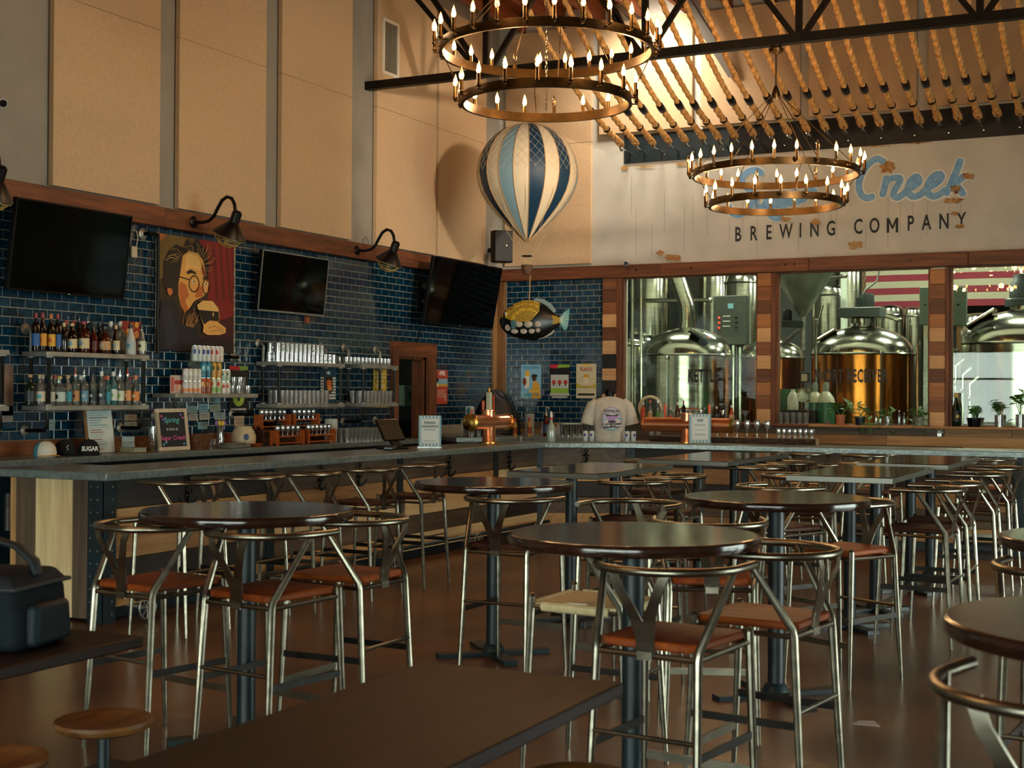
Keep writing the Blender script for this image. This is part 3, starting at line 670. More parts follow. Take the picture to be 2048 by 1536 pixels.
# ------------------------------------------------------------------ ropes on the black wall plate
pl = thing('rope_plate', 'long black steel plate on the back wall holding the ropes', 'wall plate', (0, 0, 4.845))
for x0, x1 in ((1.97, 3.5), (3.5, 4.62), (4.62, 7.0), (7.0, 9.0)): ob('plate_section', MB().box(x0+.002, x1-.002, -.022, 0, 0, .395), M_TEAL if x0 < 3 else mat('plate_black', '#17181a', .4, .5, n=4, col2='#232323'), pl, bev=.003)
for i in range(17): ob('bolt', MB().ell((2.15+i*.42, -.024, .09), (.014, .008, .014), 8, 5), M_CHROME, pl)
M_ROPE = mat('manila_rope', '#a8783f', .85, n=22, col2='#cf9d5c', bump=.4, var=.06)
def rz_(s): return .2*s+.0727*s*s
pts = []; rad = []; s = 0
while s < 4.02:
    pts.append((0, -.44-s, 5.07+rz_(s))); rad.append(.038 if s < .86 else .032); s += .0265
_rp = MB().tube(pts, rad, 12, twist=.42, lobes=3, lob=.16).mesh('twisted_rope', 60)
_lo = MB().tube([(.026, -.5, 5.08), (.034, -.43, 5.055), (.028, -.37, 5.035), (0, -.35, 5.028), (-.028, -.37, 5.035), (-.034, -.43, 5.055), (-.026, -.5, 5.08)], .022, 9).mesh('rope_eye')
def wrap(s0, s1, r): return MB().tube([(0, -.44-s, 5.07+rz_(s)) for s in (s0, s0+.015, (s0+s1)/2, s1-.015, s1)], [r*.9, r*1.06, r*1.1, r*1.04, r*.9], 12)
_w1 = wrap(.80, .95, .045).mesh('tape_wrap'); _w2 = wrap(.40, .435, .047).mesh('tape_band')
_hk = MB().tube([(0, -.022, 4.98), (0, -.1, 4.985), (0, -.28, 5.0), (0, -.34, 5.03), (0, -.385, 5.03), (0, -.4, 4.99), (0, -.37, 4.96), (0, -.33, 4.965), (0, -.32, 4.98)], .0125, 8).mesh('hook')
_w1.materials.append(mat('black_tape', '#0c0b0a', .3)); _w2.materials.append(mat('black_tape', '#0c0b0a', .3)); _rp.materials.append(M_ROPE); _lo.materials.append(M_ROPE); _hk.materials.append(M_CHROME)
rn = random.Random(2)
for i in range(27):
    t = thing('hanging_rope', 'thick tan twisted rope hooked to the black wall plate, %s from the left' % nth(i+1), 'rope', (2.06+.2345*i+rn.uniform(-.012, .012), 0, rn.uniform(-.012, .012)), rn.uniform(-.012, .012), 'thick ropes running from wall to ceiling')
    for n_, m_ in (('twisted_rope', _rp), ('rope_eye', _lo), ('tape_wrap', _w1), ('tape_band', _w2), ('hook', _hk)): link(n_, m_, None, t)

# ------------------------------------------------------------------ hot air balloon model and fish
D0 = 17.2
def pxd(x, y, d): return CAM+(_fw+_rt*((x-1024)/FPX)-_up*((y-768)/FPX))*d
bc = pxd(1055, 345, D0); t = thing('toy_balloon', 'hanging model hot air balloon with cream and blue stripes', 'balloon', bc)
prof = [(0.002, .605), (.1, .597), (.2, .572), (.31, .525), (.41, .455), (.5, .36), (.565, .255), (.605, .145), (.625, .04), (.624, -.06), (.605, -.16), (.565, -.27), (.505, -.37), (.43, -.465), (.34, -.56), (.24, -.66), (.14, -.755), (.06, -.825), (.03, -.86)]
cols = {'c': mat('balloon_cream', '#d8ccb0', .6), 'n': mat('balloon_navy', '#0d3550', .5), 'l': mat('balloon_light_blue', '#7d9fae', .55)}
seq = ('c n c l c n c n c l '*2).split(); NG = 20
for g in range(NG):
    a0 = 2*math.pi*(g-.5)/NG+R(-143); ob('gore', MB().lathe(prof, 5, a0=a0, a1=a0+2*math.pi/NG), cols[seq[g]], t, smooth=60)
    ob('piping', MB().tube([(r*1.003*math.cos(a0), r*1.003*math.sin(a0), z) for r, z in prof], .006, 5), paint('#a98558'), t)
net = MB()
def rp(z):
    for (r0, z0), (r1, z1) in zip(prof[:-1], prof[1:]):
        if z1 <= z <= z0: return r0+(r1-r0)*(z-z0)/(z1-z0)
    return .03
for sgn in (-1, 1):
    for i in range(36):
        q = []
        for k in range(15):
            z = .6-.62*(k/14)**1.1; an = 2*math.pi*i/36+sgn*k*.07; r = rp(z)*1.006; q.append((r*math.cos(an), r*math.sin(an), z))
        net.tube(q, .0016, 3, caps=False)
ob('net', net, paint('#cfc8b4'), t, kind='stuff')
for i in range(10):
    an = 2*math.pi*i/10+.1; r = rp(-.02)
    ob('cord', MB().tube([(r*math.cos(an)*1.005, r*math.sin(an)*1.005, -.03), (rp(-.3)*1.02*math.cos(an), rp(-.3)*1.02*math.sin(an), -.3), (.06*math.cos(an), .06*math.sin(an), -1.04), (.055*math.cos(an), .055*math.sin(an), -1.18)], .0028, 4), paint('#a08a5e'), t)
ob('load_ring', MB().tube([(.06*math.cos(i*.524), .06*math.sin(i*.524), -1.04) for i in range(12)], .009, 6, closed=True), M_PIPE, t)
bk = ob('basket', MB().lathe([(0, -1.27), (.04, -1.265), (.068, -1.2), (.072, -1.15), (.064, -1.15), (.05, -1.2), (0, -1.22)], 14), mat('wicker', '#3b2618', .8, n=40, col2='#5a3d24', bump=.5), t)
ob('suspension_wire', MB().cyl((0, 0, .6), (0, 0, 7.08-bc.z), .0015, n=5), M_GALV, t)
# fish below it
fc = pxd(1066, 641, D0); t = thing('wooden_fish', 'painted trigger fish ornament hanging under the balloon', 'ornament', fc, R(8), None)
fb = MB(); N = 24; Mx = 20
outl = [(-.44, .0, .0), (-.42, .05, .06), (-.36, .14, .13), (-.26, .21, .18), (-.12, .25, .22), (.02, .245, .23), (.14, .2, .2), (.24, .12, .14), (.31, .06, .07), (.34, .045, .05)]
for (x, zt, zb) in [(o_[0], o_[1], o_[2]) for o_ in outl]: pass
V = []; F = []
for i, (x, zt, zb) in enumerate(outl):
    for k in range(16):
        a_ = 2*math.pi*k/16; zz = (zt if math.sin(a_) > 0 else zb+.02)*math.sin(a_); V.append((x, .35*(zt+zb)/2*math.cos(a_)+0, zz))
for i in range(len(outl)-1):
    for k in range(16): F.append((i*16+k, i*16+(k+1) % 16, i*16+16+(k+1) % 16, i*16+16+k))
F.append([(len(outl)-1)*16+k for k in range(16)]); fb.add(V, F)
fishb = ob('fish_body', fb, mat('fish_black', '#0b0c0c', .25), t, smooth=60)
fy = MB()          # yellow scaled saddle: a shell just proud of the body
V = []; F = []; xs = [-.4, -.34, -.24, -.12, 0, .1]
def fz(x, j):
    for a_, e in zip(outl[:-1], outl[1:]):
        if a_[0] <= x <= e[0]: q = (x-a_[0])/(e[0]-a_[0]); return a_[j]+(e[j]-a_[j])*q
for x in xs:
    zt, zb = fz(x, 1), fz(x, 2)
    lo_ = {-.4: R(30), -.34: R(12), -.24: R(-4), -.12: R(-6), 0: R(-2), .1: R(30)}[x]
    for k in range(11):
        a_ = lo_+(math.pi-2*lo_)*k/10; V.append((x, .358*(zt+zb)/2*math.cos(a_)*1.03, (zt*1.02 if math.sin(a_) > 0 else zb)*math.sin(a_)))
for i in range(len(xs)-1):
    for k in range(10): F.append((i*11+k, i*11+k+1, i*11+12+k, i*11+11+k))
def scales_mat():
    m, nt, bs = _mat('yellow_scales'); vo = nt.nodes.new('ShaderNodeTexVoronoi'); vo.feature = 'DISTANCE_TO_EDGE'; vo.inputs['Scale'].default_value = 46; vo.inputs['Randomness'].default_value = .35
    tc = nt.nodes.new('ShaderNodeTexCoord'); nt.links.new(tc.outputs['Object'], vo.inputs['Vector']); rp2 = nt.nodes.new('ShaderNodeValToRGB')
    rp2.color_ramp.elements[0].position = .06; rp2.color_ramp.elements[0].color = lin('#b5942f'); rp2.color_ramp.elements[1].position = .22; rp2.color_ramp.elements[1].color = lin('#3d3412')
    nt.links.new(vo.outputs['Distance'], rp2.inputs[0]); nt.links.new(rp2.outputs[0], bs.inputs['Base Color']); bs.inputs['Roughness'].default_value = .35; return m
ob('scaled_back', fy.add(V, F), scales_mat(), fishb, smooth=60)
for (x, z, rx, rz2) in ((-.16, -.045, .056, .04), (-.035, -.05, .056, .042), (.085, -.05, .045, .038), (-.22, -.13, .052, .036), (-.1, -.135, .046, .035), (.005, -.135, .04, .034), (.085, -.125, .032, .028), (-.31, -.085, .042, .042)):
    yy = -.35*(fz(x, 1)+fz(x, 2))/2*math.sqrt(max(0, 1-(z/(fz(x, 2)+.02))**2)); ob('white_spot', MB().ell((x, yy, z), (rx, .008, rz2), 14, 6), mat('fish_spot', '#a9a294', .4, n=50, col2='#7f796c'), fishb)
ob('eye', MB().ell((-.345, -.05, .085), (.02, .012, .02), 12, 8), paint('#cfc9b8', .3), fishb); ob('pupil', MB().ell((-.345, -.062, .085), (.011, .006, .011), 10, 6), paint('#050505', .2), fishb)
ob('tail_base', MB().prism([(.2, .09), (.3, .05), (.36, .03), (.36, -.03), (.3, -.05), (.22, -.07)], -.035, .035, 'y'), mat('fish_yellow', '#8f7524', .4), fishb, bev=.01)
tf = ob('tail_fin', MB().prism([(.35, .035), (.4, .1), (.47, .14), (.465, .04), (.455, -.04), (.44, -.11), (.41, -.13), (.37, -.08), (.35, -.035)], -.012, .012, 'y'), mat('fish_teal', '#4d8a8c', .4), t, bev=.004)
for i in range(7):
    a_ = R(-42+i*14.5); ob('fin_ray', MB().tube([(.36, -.014, .02*(i-3)/3), (.36+.105*math.cos(a_), -.014, .155*math.sin(a_)*.9)], .004, 5), paint('#b9c9bd'), tf)
ob('back_fin', MB().prism([(.0, .24), (.1, .225), (.19, .17), (.27, .09), (.3, .11), (.24, .2), (.14, .262), (.04, .28)], -.012, .012, 'y'), mat('fish_grey', '#6d7f80', .4), t, bev=.004)
ob('belly_fin', MB().prism([(.06, -.2), (.15, -.17), (.25, -.1), (.28, -.125), (.25, -.17), (.16, -.215), (.08, -.235)], -.012, .012, 'y'), mat('fish_fin_pale', '#a59e8d', .4), t, bev=.004)
ob('side_fin', MB().prism([(-.25, -.02), (-.2, .01), (-.17, -.06), (-.2, -.12), (-.24, -.1)], -.135, -.12, 'y'), mat('fish_teal_dark', '#2d5258', .4), t, bev=.004)
ob('hanging_cord', MB().tube([(-.05, 0, .24), (-.045, 0, .38), (-.04+(bc.x-fc.x)*0, 0, bc.z-1.27-fc.z)], .006, 5), paint('#9b8258'), t)

# ------------------------------------------------------------------ ceiling spotlight washing the rope wall
t = thing('ceiling_spotlight', 'ceiling spotlight above the ropes lighting the back wall panels', 'spotlight', (2.6, -1.0, 6.9)); ob('lamp_head', MB().lathe([(0, .1), (.06, .1), (.08, 0), (.075, 0), (.055, .09)], 20).rot(R(-20), 'X'), M_BLACK, t); ob('stem', MB().cyl((0, 0, .09), (0, 0, .2), .012, n=8), M_BLACK, t)
l = bpy.data.lights.new('spot_lamp', 'SPOT'); l.energy = 460; l.color = (1.0, .88, .72); l.spot_size = R(125); l.spot_blend = .8; l.shadow_soft_size = .4
o = bpy.data.objects.new('spot_lamp', l); COL.objects.link(o); o.parent = t; o.location = (0, 0, -.02); o.rotation_euler = (R(42), 0, R(8))

t = thing('wall_spotlight', 'spotlight on the right wall aimed at the balloon corner', 'spotlight', (13.6, -12.9, 4.3)); ob('lamp_head', MB().tube([(0, 0, 0), (-.2, .17, 0)], [.05, .08], 16), M_BLACK, t); ob('arm', MB().cyl((0, 0, 0), (.4, 0, 0), .015, n=8), M_BLACK, t)
l = bpy.data.lights.new('spot_lamp', 'SPOT'); l.energy = 5200; l.color = (1.0, .84, .66); l.spot_size = R(20); l.spot_blend = .7; l.shadow_soft_size = .35
o = bpy.data.objects.new('spot_lamp', l); COL.objects.link(o); o.parent = t; o.location = (-.25, .21, 0); o.rotation_euler = Vector((-12.2, 10.9, .1)).to_track_quat('-Z', 'Y').to_euler()

# ------------------------------------------------------------------ loudspeaker, cameras
p = pxd(1002, 494, 19.45); t = thing('loudspeaker', 'black wall loudspeaker in the corner beside the balloon', 'speaker', p, R(45))
ob('cabinet', MB().prism([(-.16, -.02), (-.13, -.13), (.13, -.13), (.16, -.02), (.09, .1), (-.09, .1)], -.22, .22), M_BLACK, t, bev=.01); ob('grille', MB().box(-.125, .125, -.136, -.13, -.2, .2), mat('grille', '#0f0f10', .6, n=120, col2='#1b1b1d'), t)
ob('badge', MB().box(.03, .05, -.139, -.136, .0, .02), M_CHROME, t); ob('bracket', MB().box(-.03, .03, .1, .6, -.03, .03), M_PIPE, t)
def secam(p, rz, lab, wall):
    t = thing('security_camera', lab, 'camera', p, rz); ob('housing', MB().lathe([(0, -.05), (.03, -.045), (.035, -.02), (.035, .07), (0, .07)], 18).rot(R(100), 'X'), paint('#d9d6cc', .3), t)
    ob('lens_face', MB().lathe([(0, .0705), (.031, .0705), (.031, .074), (0, .074)], 18).rot(R(100), 'X'), paint('#0a0a0a', .15), t); ob('mount', MB().cyl((0, .02, .02), wall, .012, n=8), paint('#cfccc2', .3), t)
secam(ay(-.16, 1254, 526), R(12), 'small white security camera on the timber beam of the back wall', (0, .15, .03)); secam(ax(.16, 4, 207), R(55), 'small white security camera on the grey wall at the upper left edge', (-.13, .09, .03))

# ------------------------------------------------------------------ gooseneck lamps
def goose(Y, lab):
    t = thing('gooseneck_lamp', lab, 'lamp', (.11, Y, 3.345), 0, 'gooseneck wall lamps'); m = mat('lamp_black', '#0d0807', .35, .3)
    ob('wall_plate', MB().lathe([(0, 0), (.06, 0), (.06, .012), (.03, .03), (0, .03)], 18).rot(R(90), 'Y'), m, t)
    ob('neck', MB().tube([(.02, 0, 0), (.12, 0, -.01), (.2, 0, .005), (.26, 0, .05), (.31, 0, .13), (.36, 0, .2), (.42, 0, .23), (.48, 0, .21), (.515, 0, .15), (.525, 0, .07)], .018, 10), m, t)
    sh = MB().lathe([(0, .07), (.03, .07), (.05, .05), (.05, -.05), (.06, -.06), (.165, -.185), (.168, -.2), (.162, -.2), (.055, -.07), (0, -.06)], 28).rot(R(24), 'Y'); s_ = ob('shade', sh.xf(Matrix.Translation((.53, 0, .02))), m, t)
    cg = MB(); br = mat('brass_wire', '#e6c070', .35, .6)
    for q in (.158, .105): cg.tube([(q*math.cos(i*.393), q*math.sin(i*.393), -.203-.11*(1-(q/.16)**2)) for i in range(16)], .0065, 5, closed=True)
    for i in range(6):
        a_ = i*math.pi/3; cg.tube([(q*math.cos(a_), q*math.sin(a_), -.203-.11*(1-(q/.16)**2)) for q in (.16, .12, .06, .0)], .0065, 5)
    ob('wire_cage', cg.rot(R(24), 'Y').xf(Matrix.Translation((.53, 0, .02))), br, t); ob('bulb', MB().ell((0, 0, -.12), (.035, .035, .05), 12, 8).rot(R(24), 'Y').xf(Matrix.Translation((.53, 0, .02))), paint('#b9b2a0', .2), t)
Y1, Y2 = ax(.11, 387, 445).y, ax(.11, 714, 504).y
goose(Y1, 'black gooseneck lamp above the portrait poster'); goose(Y2, 'black gooseneck lamp between the silver-edged and the corner television'); goose(2*Y1-Y2, 'black gooseneck lamp cut off by the left edge')

# ------------------------------------------------------------------ televisions
def tv(bl, br, h, X, tilt, lab, rim, yaw=0):
    a_, e = ax(X, *bl), ax(X, *br); w = e.y-a_.y
    t = thing('television', lab, 'television', (X, (a_.y+e.y)/2, (a_.z+e.z)/2), yaw); T = Matrix.Rotation(tilt, 4, 'Y'); w2 = w/2
    ob('casing', MB().cbox(-.05, -.004, -w2, w2, 0, h, .006).xf(T), M_BLACK, t); ob('screen', MB().box(-.004, -.001, -w2+.014, w2-.014, .02, h-.014).xf(T), mat('tv_screen', '#010202', .07, spec=.12), t)
    for q in ((-w2, w2, 0, .018), (-w2, w2, h-.013, h), (-w2, -w2+.013, .018, h-.013), (w2-.013, w2, .018, h-.013)): ob('bezel', MB().box(-.006, .003, q[0], q[1], q[2], q[3]).xf(T), rim, t)
    ob('wall_mount', MB().box(-X+.012-.02, -.06, -.12, .12, h*.45, h*.6).box(-X+.012, -X+.03, -.2, .2, h*.3, h*.75), M_PIPE, t); ob('status_light', MB().box(.003, .006, -.01, .01, .004, .012).xf(T), paint('#c9c9c9'), t)
    return t
tv((15, 577), (247, 602), .79, .16, R(7.5), 'large black flat television at the left edge above the bottles', M_BLACK)
tv((515, 622), (648, 632), .66, .14, R(6), 'flat television with a thin silver bezel beside the poster', mat('tv_silver', '#9a9a94', .3, .7))
tv((848, 645), (985, 660), .86, .36, R(10), 'black flat television on a wall arm in the corner', M_BLACK)
p = ax(.0, 838, 590); t = thing('television_bracket', 'black articulated wall bracket left of the corner television', 'bracket', (0.012, p.y, p.z)); ob('wall_plate', MB().box(0, .03, -.05, .05, -.2, .22), M_PIPE, t)
for z in (-.08, .12): ob('arm', MB().strip([(.03, 0, z), (.3, .18, z), (.3, .5, z)], .05, .03, (0, 0, 1)), M_PIPE, t)
q = [(.02, p.y+.0, p.z-.2), (.02, p.y+.03, p.z-.35), (.03, p.y-.05, p.z-.55), (.05, p.y-.2, p.z-.75), (.06, p.y-.35, p.z-1.0), (.06, p.y-.42, p.z-1.08)]
ob('power_cable', MB().tube(q, .006, 5), M_BLACK, label='thin black cable trailing from the bracket to the door casing', cat='cable')
p = ax(.012, 610, 640); ob('cable_socket', MB().cbox(0, .05, -.03, .03, -.04, .04, .006), paint('#8d4a2c', .3), loc=(.012, p.y, p.z), label='small orange socket on the tiles under the silver-edged television', cat='socket')
p = ax(.012, 265, 503); t = thing('wall_switch', 'small white wall switch box right of the large television', 'switch', (.012, p.y, p.z)); ob('box', MB().cbox(0, .03, -.04, .04, -.06, .05, .006), paint('#b9b298', .4), t); ob('loop', MB().tube([(.02, .03, .05), (.02, .05, .14), (.02, .03, .2)], .006, 5), paint('#b9b298', .4), t)
# ------------------------------------------------------------------ portrait poster
a_, e = ax(.035, 316, 478), ax(.035, 466, 707); PW_, PH_ = e.y-a_.y, a_.z-e.z+.06
t = thing('portrait_poster', 'large poster of a bearded man in glasses drinking dark beer', 'poster', (0, 0, 0)); orient(t, (.035, a_.y, e.z), (0, 1, 0), (0, 0, 1))
ob('board', MB().box(0, PW_, 0, PH_, -.012, 0), paint('#2a1c10'), t)
P = Print()
def Q(*c):
    out = []
    for i in range(0, len(c), 2):
        x, y = c[i], c[i+1]; u = (x-1262)/(1872-1262); yt = 475+u*95; yb = 1378+u*30; out.append((max(0, min(1, u))*PW_, max(0, min(1, (yb-y)/(yb-yt)))*PH_))
    return out
P.poly(Q(1262, 475, 1872, 570, 1872, 1408, 1262, 1378), '#33230f'); P.poly(Q(1262, 475, 1560, 522, 1500, 620, 1400, 700, 1330, 800, 1262, 840), '#6b5222'); P.poly(Q(1262, 475, 1330, 487, 1262, 560), '#a3602a')
P.poly(Q(1570, 522, 1872, 570, 1872, 1408, 1600, 1400, 1640, 1200, 1660, 900, 1650, 640), '#7a1613')
for x in (1690, 1745, 1800, 1850): P.poly(Q(x, 560, x+14, 560, x+60, 1000, x+30, 1000), '#5e100e')
P.poly(Q(1660, 1180, 1872, 1120, 1872, 1408, 1600, 1400), '#3b0c0d'); P.poly(Q(1600, 1280, 1872, 1300, 1872, 1408, 1262, 1378, 1300, 1260), '#1a0c0c')
P.poly(Q(1300, 700, 1340, 610, 1400, 560, 1450, 590, 1480, 520, 1520, 560, 1560, 520, 1600, 570, 1640, 610, 1655, 700, 1660, 800, 1620, 700, 1560, 630, 1480, 620, 1440, 700, 1430, 850, 1400, 960, 1330, 960, 1300, 850), '#1d1208')
P.poly(Q(1450, 650, 1500, 612, 1570, 632, 1615, 690, 1635, 790, 1660, 860, 1650, 930, 1615, 965, 1590, 1000, 1545, 1000, 1500, 1065, 1468, 1090, 1438, 1040, 1420, 960, 1416, 880, 1432, 780, 1442, 700), '#d59a4c')
P.poly(Q(1470, 660, 1500, 632, 1560, 650, 1600, 720, 1590, 770, 1510, 740, 1470, 770), '#e6b263'); P.poly(Q(1416, 880, 1440, 850, 1480, 880, 1500, 960, 1470, 1000, 1500, 1065, 1468, 1090, 1438, 1040), '#b5632b'); P.poly(Q(1560, 900, 1600, 880, 1615, 965, 1550, 975), '#b5632b')
P.poly(Q(1600, 700, 1635, 790, 1655, 860, 1620, 830, 1600, 770), '#8a4520')
P.poly(Q(1480, 775, 1510, 757, 1548, 775, 1562, 800, 1520, 785, 1485, 795), '#150c06'); P.poly(Q(1605, 830, 1630, 808, 1655, 822, 1630, 838), '#150c06')
for cx, cy, rx, ry in ((1540, 868, 40, 62), (1638, 888, 29, 58)):
    P.line(Q(*sum(([cx+rx*math.cos(i*.4), cy+ry*math.sin(i*.4)] for i in range(17)), [])), .016, '#4a2a0c'); c_ = Q(cx-6, cy-18)[0]; P.oval(c_[0], c_[1], .026, .018, '#e9d9b0', 10); P.oval(c_[0]+.004, c_[1], .012, .013, '#1b0f07', 10)
P.line(Q(1420, 812, 1500, 835), .012, '#3a220e'); P.line(Q(1578, 850, 1610, 860), .01, '#c79a3c')
P.poly(Q(1330, 900, 1365, 905, 1372, 940, 1345, 960, 1330, 930), '#b86a30')
P.poly(Q(1280, 1000, 1380, 980, 1430, 1090, 1480, 1190, 1560, 1200, 1600, 1398, 1262, 1380), '#14151b'); P.poly(Q(1300, 1040, 1360, 1060, 1420, 1300, 1330, 1370), '#1f2430')
P.poly(Q(1618, 965, 1575, 1005, 1560, 1060, 1572, 1150, 1530, 1205, 1460, 1190, 1400, 1120, 1380, 1045, 1420, 1080, 1468, 1100, 1510, 1065, 1550, 995), '#2a1a0e'); P.poly(Q(1470, 1190, 1500, 1110, 1545, 1085, 1572, 1150, 1530, 1205), '#8d5f30')
rn = random.Random(5)
for i in range(26):
    an = R(200-i*9); x0, y0 = 1510+110*math.cos(an), 720-95*math.sin(an); k = rn.uniform(50, 115); P.line(Q(x0, y0, x0+k*.6*math.cos(an+.2), y0-k*.7*math.sin(an+.2), x0+k*math.cos(an+.5), y0-k*math.sin(an+.5)), .007, rn.choice(['#b88f4c', '#8a6a34', '#140c06']))
for i in range(14): x0 = 1450+i*9; P.line(Q(x0, 1060+rn.uniform(0, 50), x0+rn.uniform(-30, 20), 1180), .006, rn.choice(['#a87a40', '#1a0f08']))
P.poly(Q(1552, 1032, 1600, 998, 1680, 1002, 1728, 1060, 1740, 1130, 1722, 1186, 1605, 1190, 1572, 1100), '#dcae62'); P.poly(Q(1562, 1068, 1730, 1085, 1735, 1140, 1718, 1186, 1607, 1180, 1576, 1110), '#170b07'); c_ = Q(1685, 1105)[0]; P.oval(c_[0], c_[1], .012, .022, '#c9a060', 10)
P.poly(Q(1608, 1185, 1655, 1152, 1715, 1158, 1792, 1212, 1790, 1250, 1740, 1264, 1640, 1264, 1600, 1240), '#d8a052'); P.line(Q(1640, 1210, 1700, 1195, 1770, 1225), .006, '#9a5a26'); P.line(Q(1660, 1240, 1720, 1225, 1780, 1240), .006, '#9a5a26')
P.build('artwork', t, .0005)
for x in (-.02, PW_): ob('side_rail', MB().box(x, x+.02, -.01, PH_+.01, -.014, .008), mat('weathered_strip', '#a59a86', .7, n=30, col2='#5a5040'), t)
pp = thing('pipe_support', 'black pipe frame with wall flanges around the portrait poster', 'pipe', (0, a_.y, 0))
for z, y, s in ((a_.z+.03, -.2, 1), (e.z-.04, PW_+.02, -1)):
    ob('flange', MB().lathe([(0, 0), (.06, 0), (.06, .012), (.03, .03), (0, .03)], 16).rot(R(90), 'Y').xf(Matrix.Translation((.012, y, z))), M_GALV, pp); ob('pipe', MB().tube([(.03, y, z), (.09, y, z), (.09, y+s*.14, z)], .018, 8), M_PIPE, pp)
ob('pipe', MB().tube([(.09, -.06, a_.z+.03), (.09, -.06, e.z-.04)], .016, 8), M_PIPE, pp)

# ------------------------------------------------------------------ painted wall sign
sg = thing('painted_sign', 'weathered painted wall sign in blue script and dark capitals', 'sign', (0, 0, 0)); M_INK = mat('sign_black', '#1d2224', .8, n=18, col2='#2e3030'); M_BLUE = mat('sign_blue', '#5f92c0', .8, n=14, col2='#7ba4c6'); M_OUT = mat('sign_outline', '#d3d6cc', .85)
ltr = (('B', 1476, 470), ('R', 1507, 468), ('E', 1537.5, 466), ('W', 1572, 464), ('I', 1601, 462), ('N', 1629, 460.5), ('G', 1662, 458), ('C', 1716.5, 454.5), ('O', 1749, 452.5), ('M', 1785, 450.5), ('P', 1821, 448), ('A', 1853, 446), ('N', 1888, 444), ('Y', 1923, 442))
for c, x, y in ltr:
    p = ay(0, x, y)
    if c == 'M': me = MB().prism([(-.073, -.094), (-.073, .094), (-.042, .094), (0, -.005), (.042, .094), (.073, .094), (.073, -.094), (.04, -.094), (.04, .03), (.012, -.045), (-.012, -.045), (-.04, .03), (-.04, -.094)], 0, .0008).mesh('letter', 0)
    else: me = txt_mesh(c, .27, bold=.005, wfac=.62)
    o = link('letter', me, M_INK, sg); orient(o, (p.x, -.0015, p.z), (1, 0, 0), (0, 0, 1))
def zz(ox, oy, c): return [ay(0, ox+x/4, oy+y/4) for x, y in c]
CR = [[(925, 335), (880, 312), (830, 332), (778, 390), (738, 470), (728, 540), (748, 600), (792, 626), (838, 612)], [(948, 462), (936, 530), (918, 600)], [(936, 510), (975, 475), (1020, 462), (1058, 472), (1040, 520), (1010, 570), (1005, 605), (1035, 622), (1080, 596), (1120, 555), (1180, 525), (1212, 485), (1190, 455), (1150, 478), (1122, 535), (1128, 588), (1170, 615), (1230, 590), (1268, 550), (1340, 512), (1388, 462), (1370, 434), (1320, 455), (1278, 530), (1282, 588), (1330, 612), (1392, 585), (1420, 560)], [(1540, 325), (1505, 420), (1455, 535), (1428, 590)], [(1575, 448), (1525, 485), (1482, 520), (1525, 545), (1560, 592)]]
SU = [[(1375, 430), (1335, 404), (1270, 412), (1220, 460), (1228, 520), (1285, 570), (1300, 640), (1270, 712), (1200, 758), (1135, 742), (1112, 690)], [(1345, 605), (1325, 665), (1350, 700), (1395, 680), (1425, 610), (1418, 680), (1450, 696), (1485, 660), (1520, 600), (1560, 590), (1535, 590), (1490, 615), (1480, 665), (1515, 680), (1555, 610), (1545, 720), (1505, 785), (1450, 770)], [(1555, 680), (1600, 640), (1650, 582), (1610, 590), (1585, 640), (1615, 670), (1655, 590), (1650, 650), (1690, 640), (1725, 565), (1718, 640)], [(1720, 600), (1760, 565), (1800, 572)]]
def script(strokes, ox, oy, w, y, m, name):
    b = MB()
    for s_ in strokes:
        pz = zz(ox, oy, s_); q = []
        for i in range(len(pz)-1):
            p0, p1, p2, p3 = pz[max(i-1, 0)], pz[i], pz[i+1], pz[min(i+2, len(pz)-1)]
            for k in range(5):
                u = k/5; q.append(.5*((2*p1)+(p2-p0)*u+(2*p0-5*p1+4*p2-p3)*u*u+(3*p1-p0-3*p2+p3)*u**3))
        q.append(pz[-1]); V = []; F = []; n = len(q)
        d0 = (q[0]-q[1]).normalized(); d1 = (q[-1]-q[-2]).normalized(); q = [q[0]+d0*w*.35]+q+[q[-1]+d1*w*.35]; n += 2
        for i in range(n):
            tt = (q[min(i+1, n-1)]-q[max(i-1, 0)]).normalized(); ww = w*.3 if i in (0, n-1) else w/2; nn = Vector((-tt.z, 0, tt.x))*ww; yy = y-.00003*len(b.v)/2-.00003*i; V += [(q[i].x+nn.x, yy, q[i].z+nn.z), (q[i].x-nn.x, yy, q[i].z-nn.z)]
        for i in range(n-1): F.append((2*i, 2*i+1, 2*i+3, 2*i+2))
        b.add(V, F)
    o = ob(name, b, m, sg, smooth=0); return o
for st, ox, oy in ((CR, 1536, 240), (SU, 1180, 240)):
    script(st, ox, oy, .118, -.0008, M_OUT, 'script_outline'); script(st, ox, oy, .086, -.008, M_BLUE, 'script_word')
rn = random.Random(9)
def blot(x, y, w, h, hcol, n=16):
    pts = []
    for i in range(n):
        an = 2*math.pi*i/n; k = rn.uniform(.55, 1.1); p = ay(0, x+w*k*math.cos(an), y+h*k*math.sin(an)); pts.append((p.x, p.z))
    return pts
def stain(x, y, w, h, c, yy=-.017): ob('paint_stain', MB().prism(blot(x, y, w, h, c), yy, yy+.0008, 'y'), mat('stain_'+c, c, .9, n=20, col2='#a8875a'), sg, smooth=0)
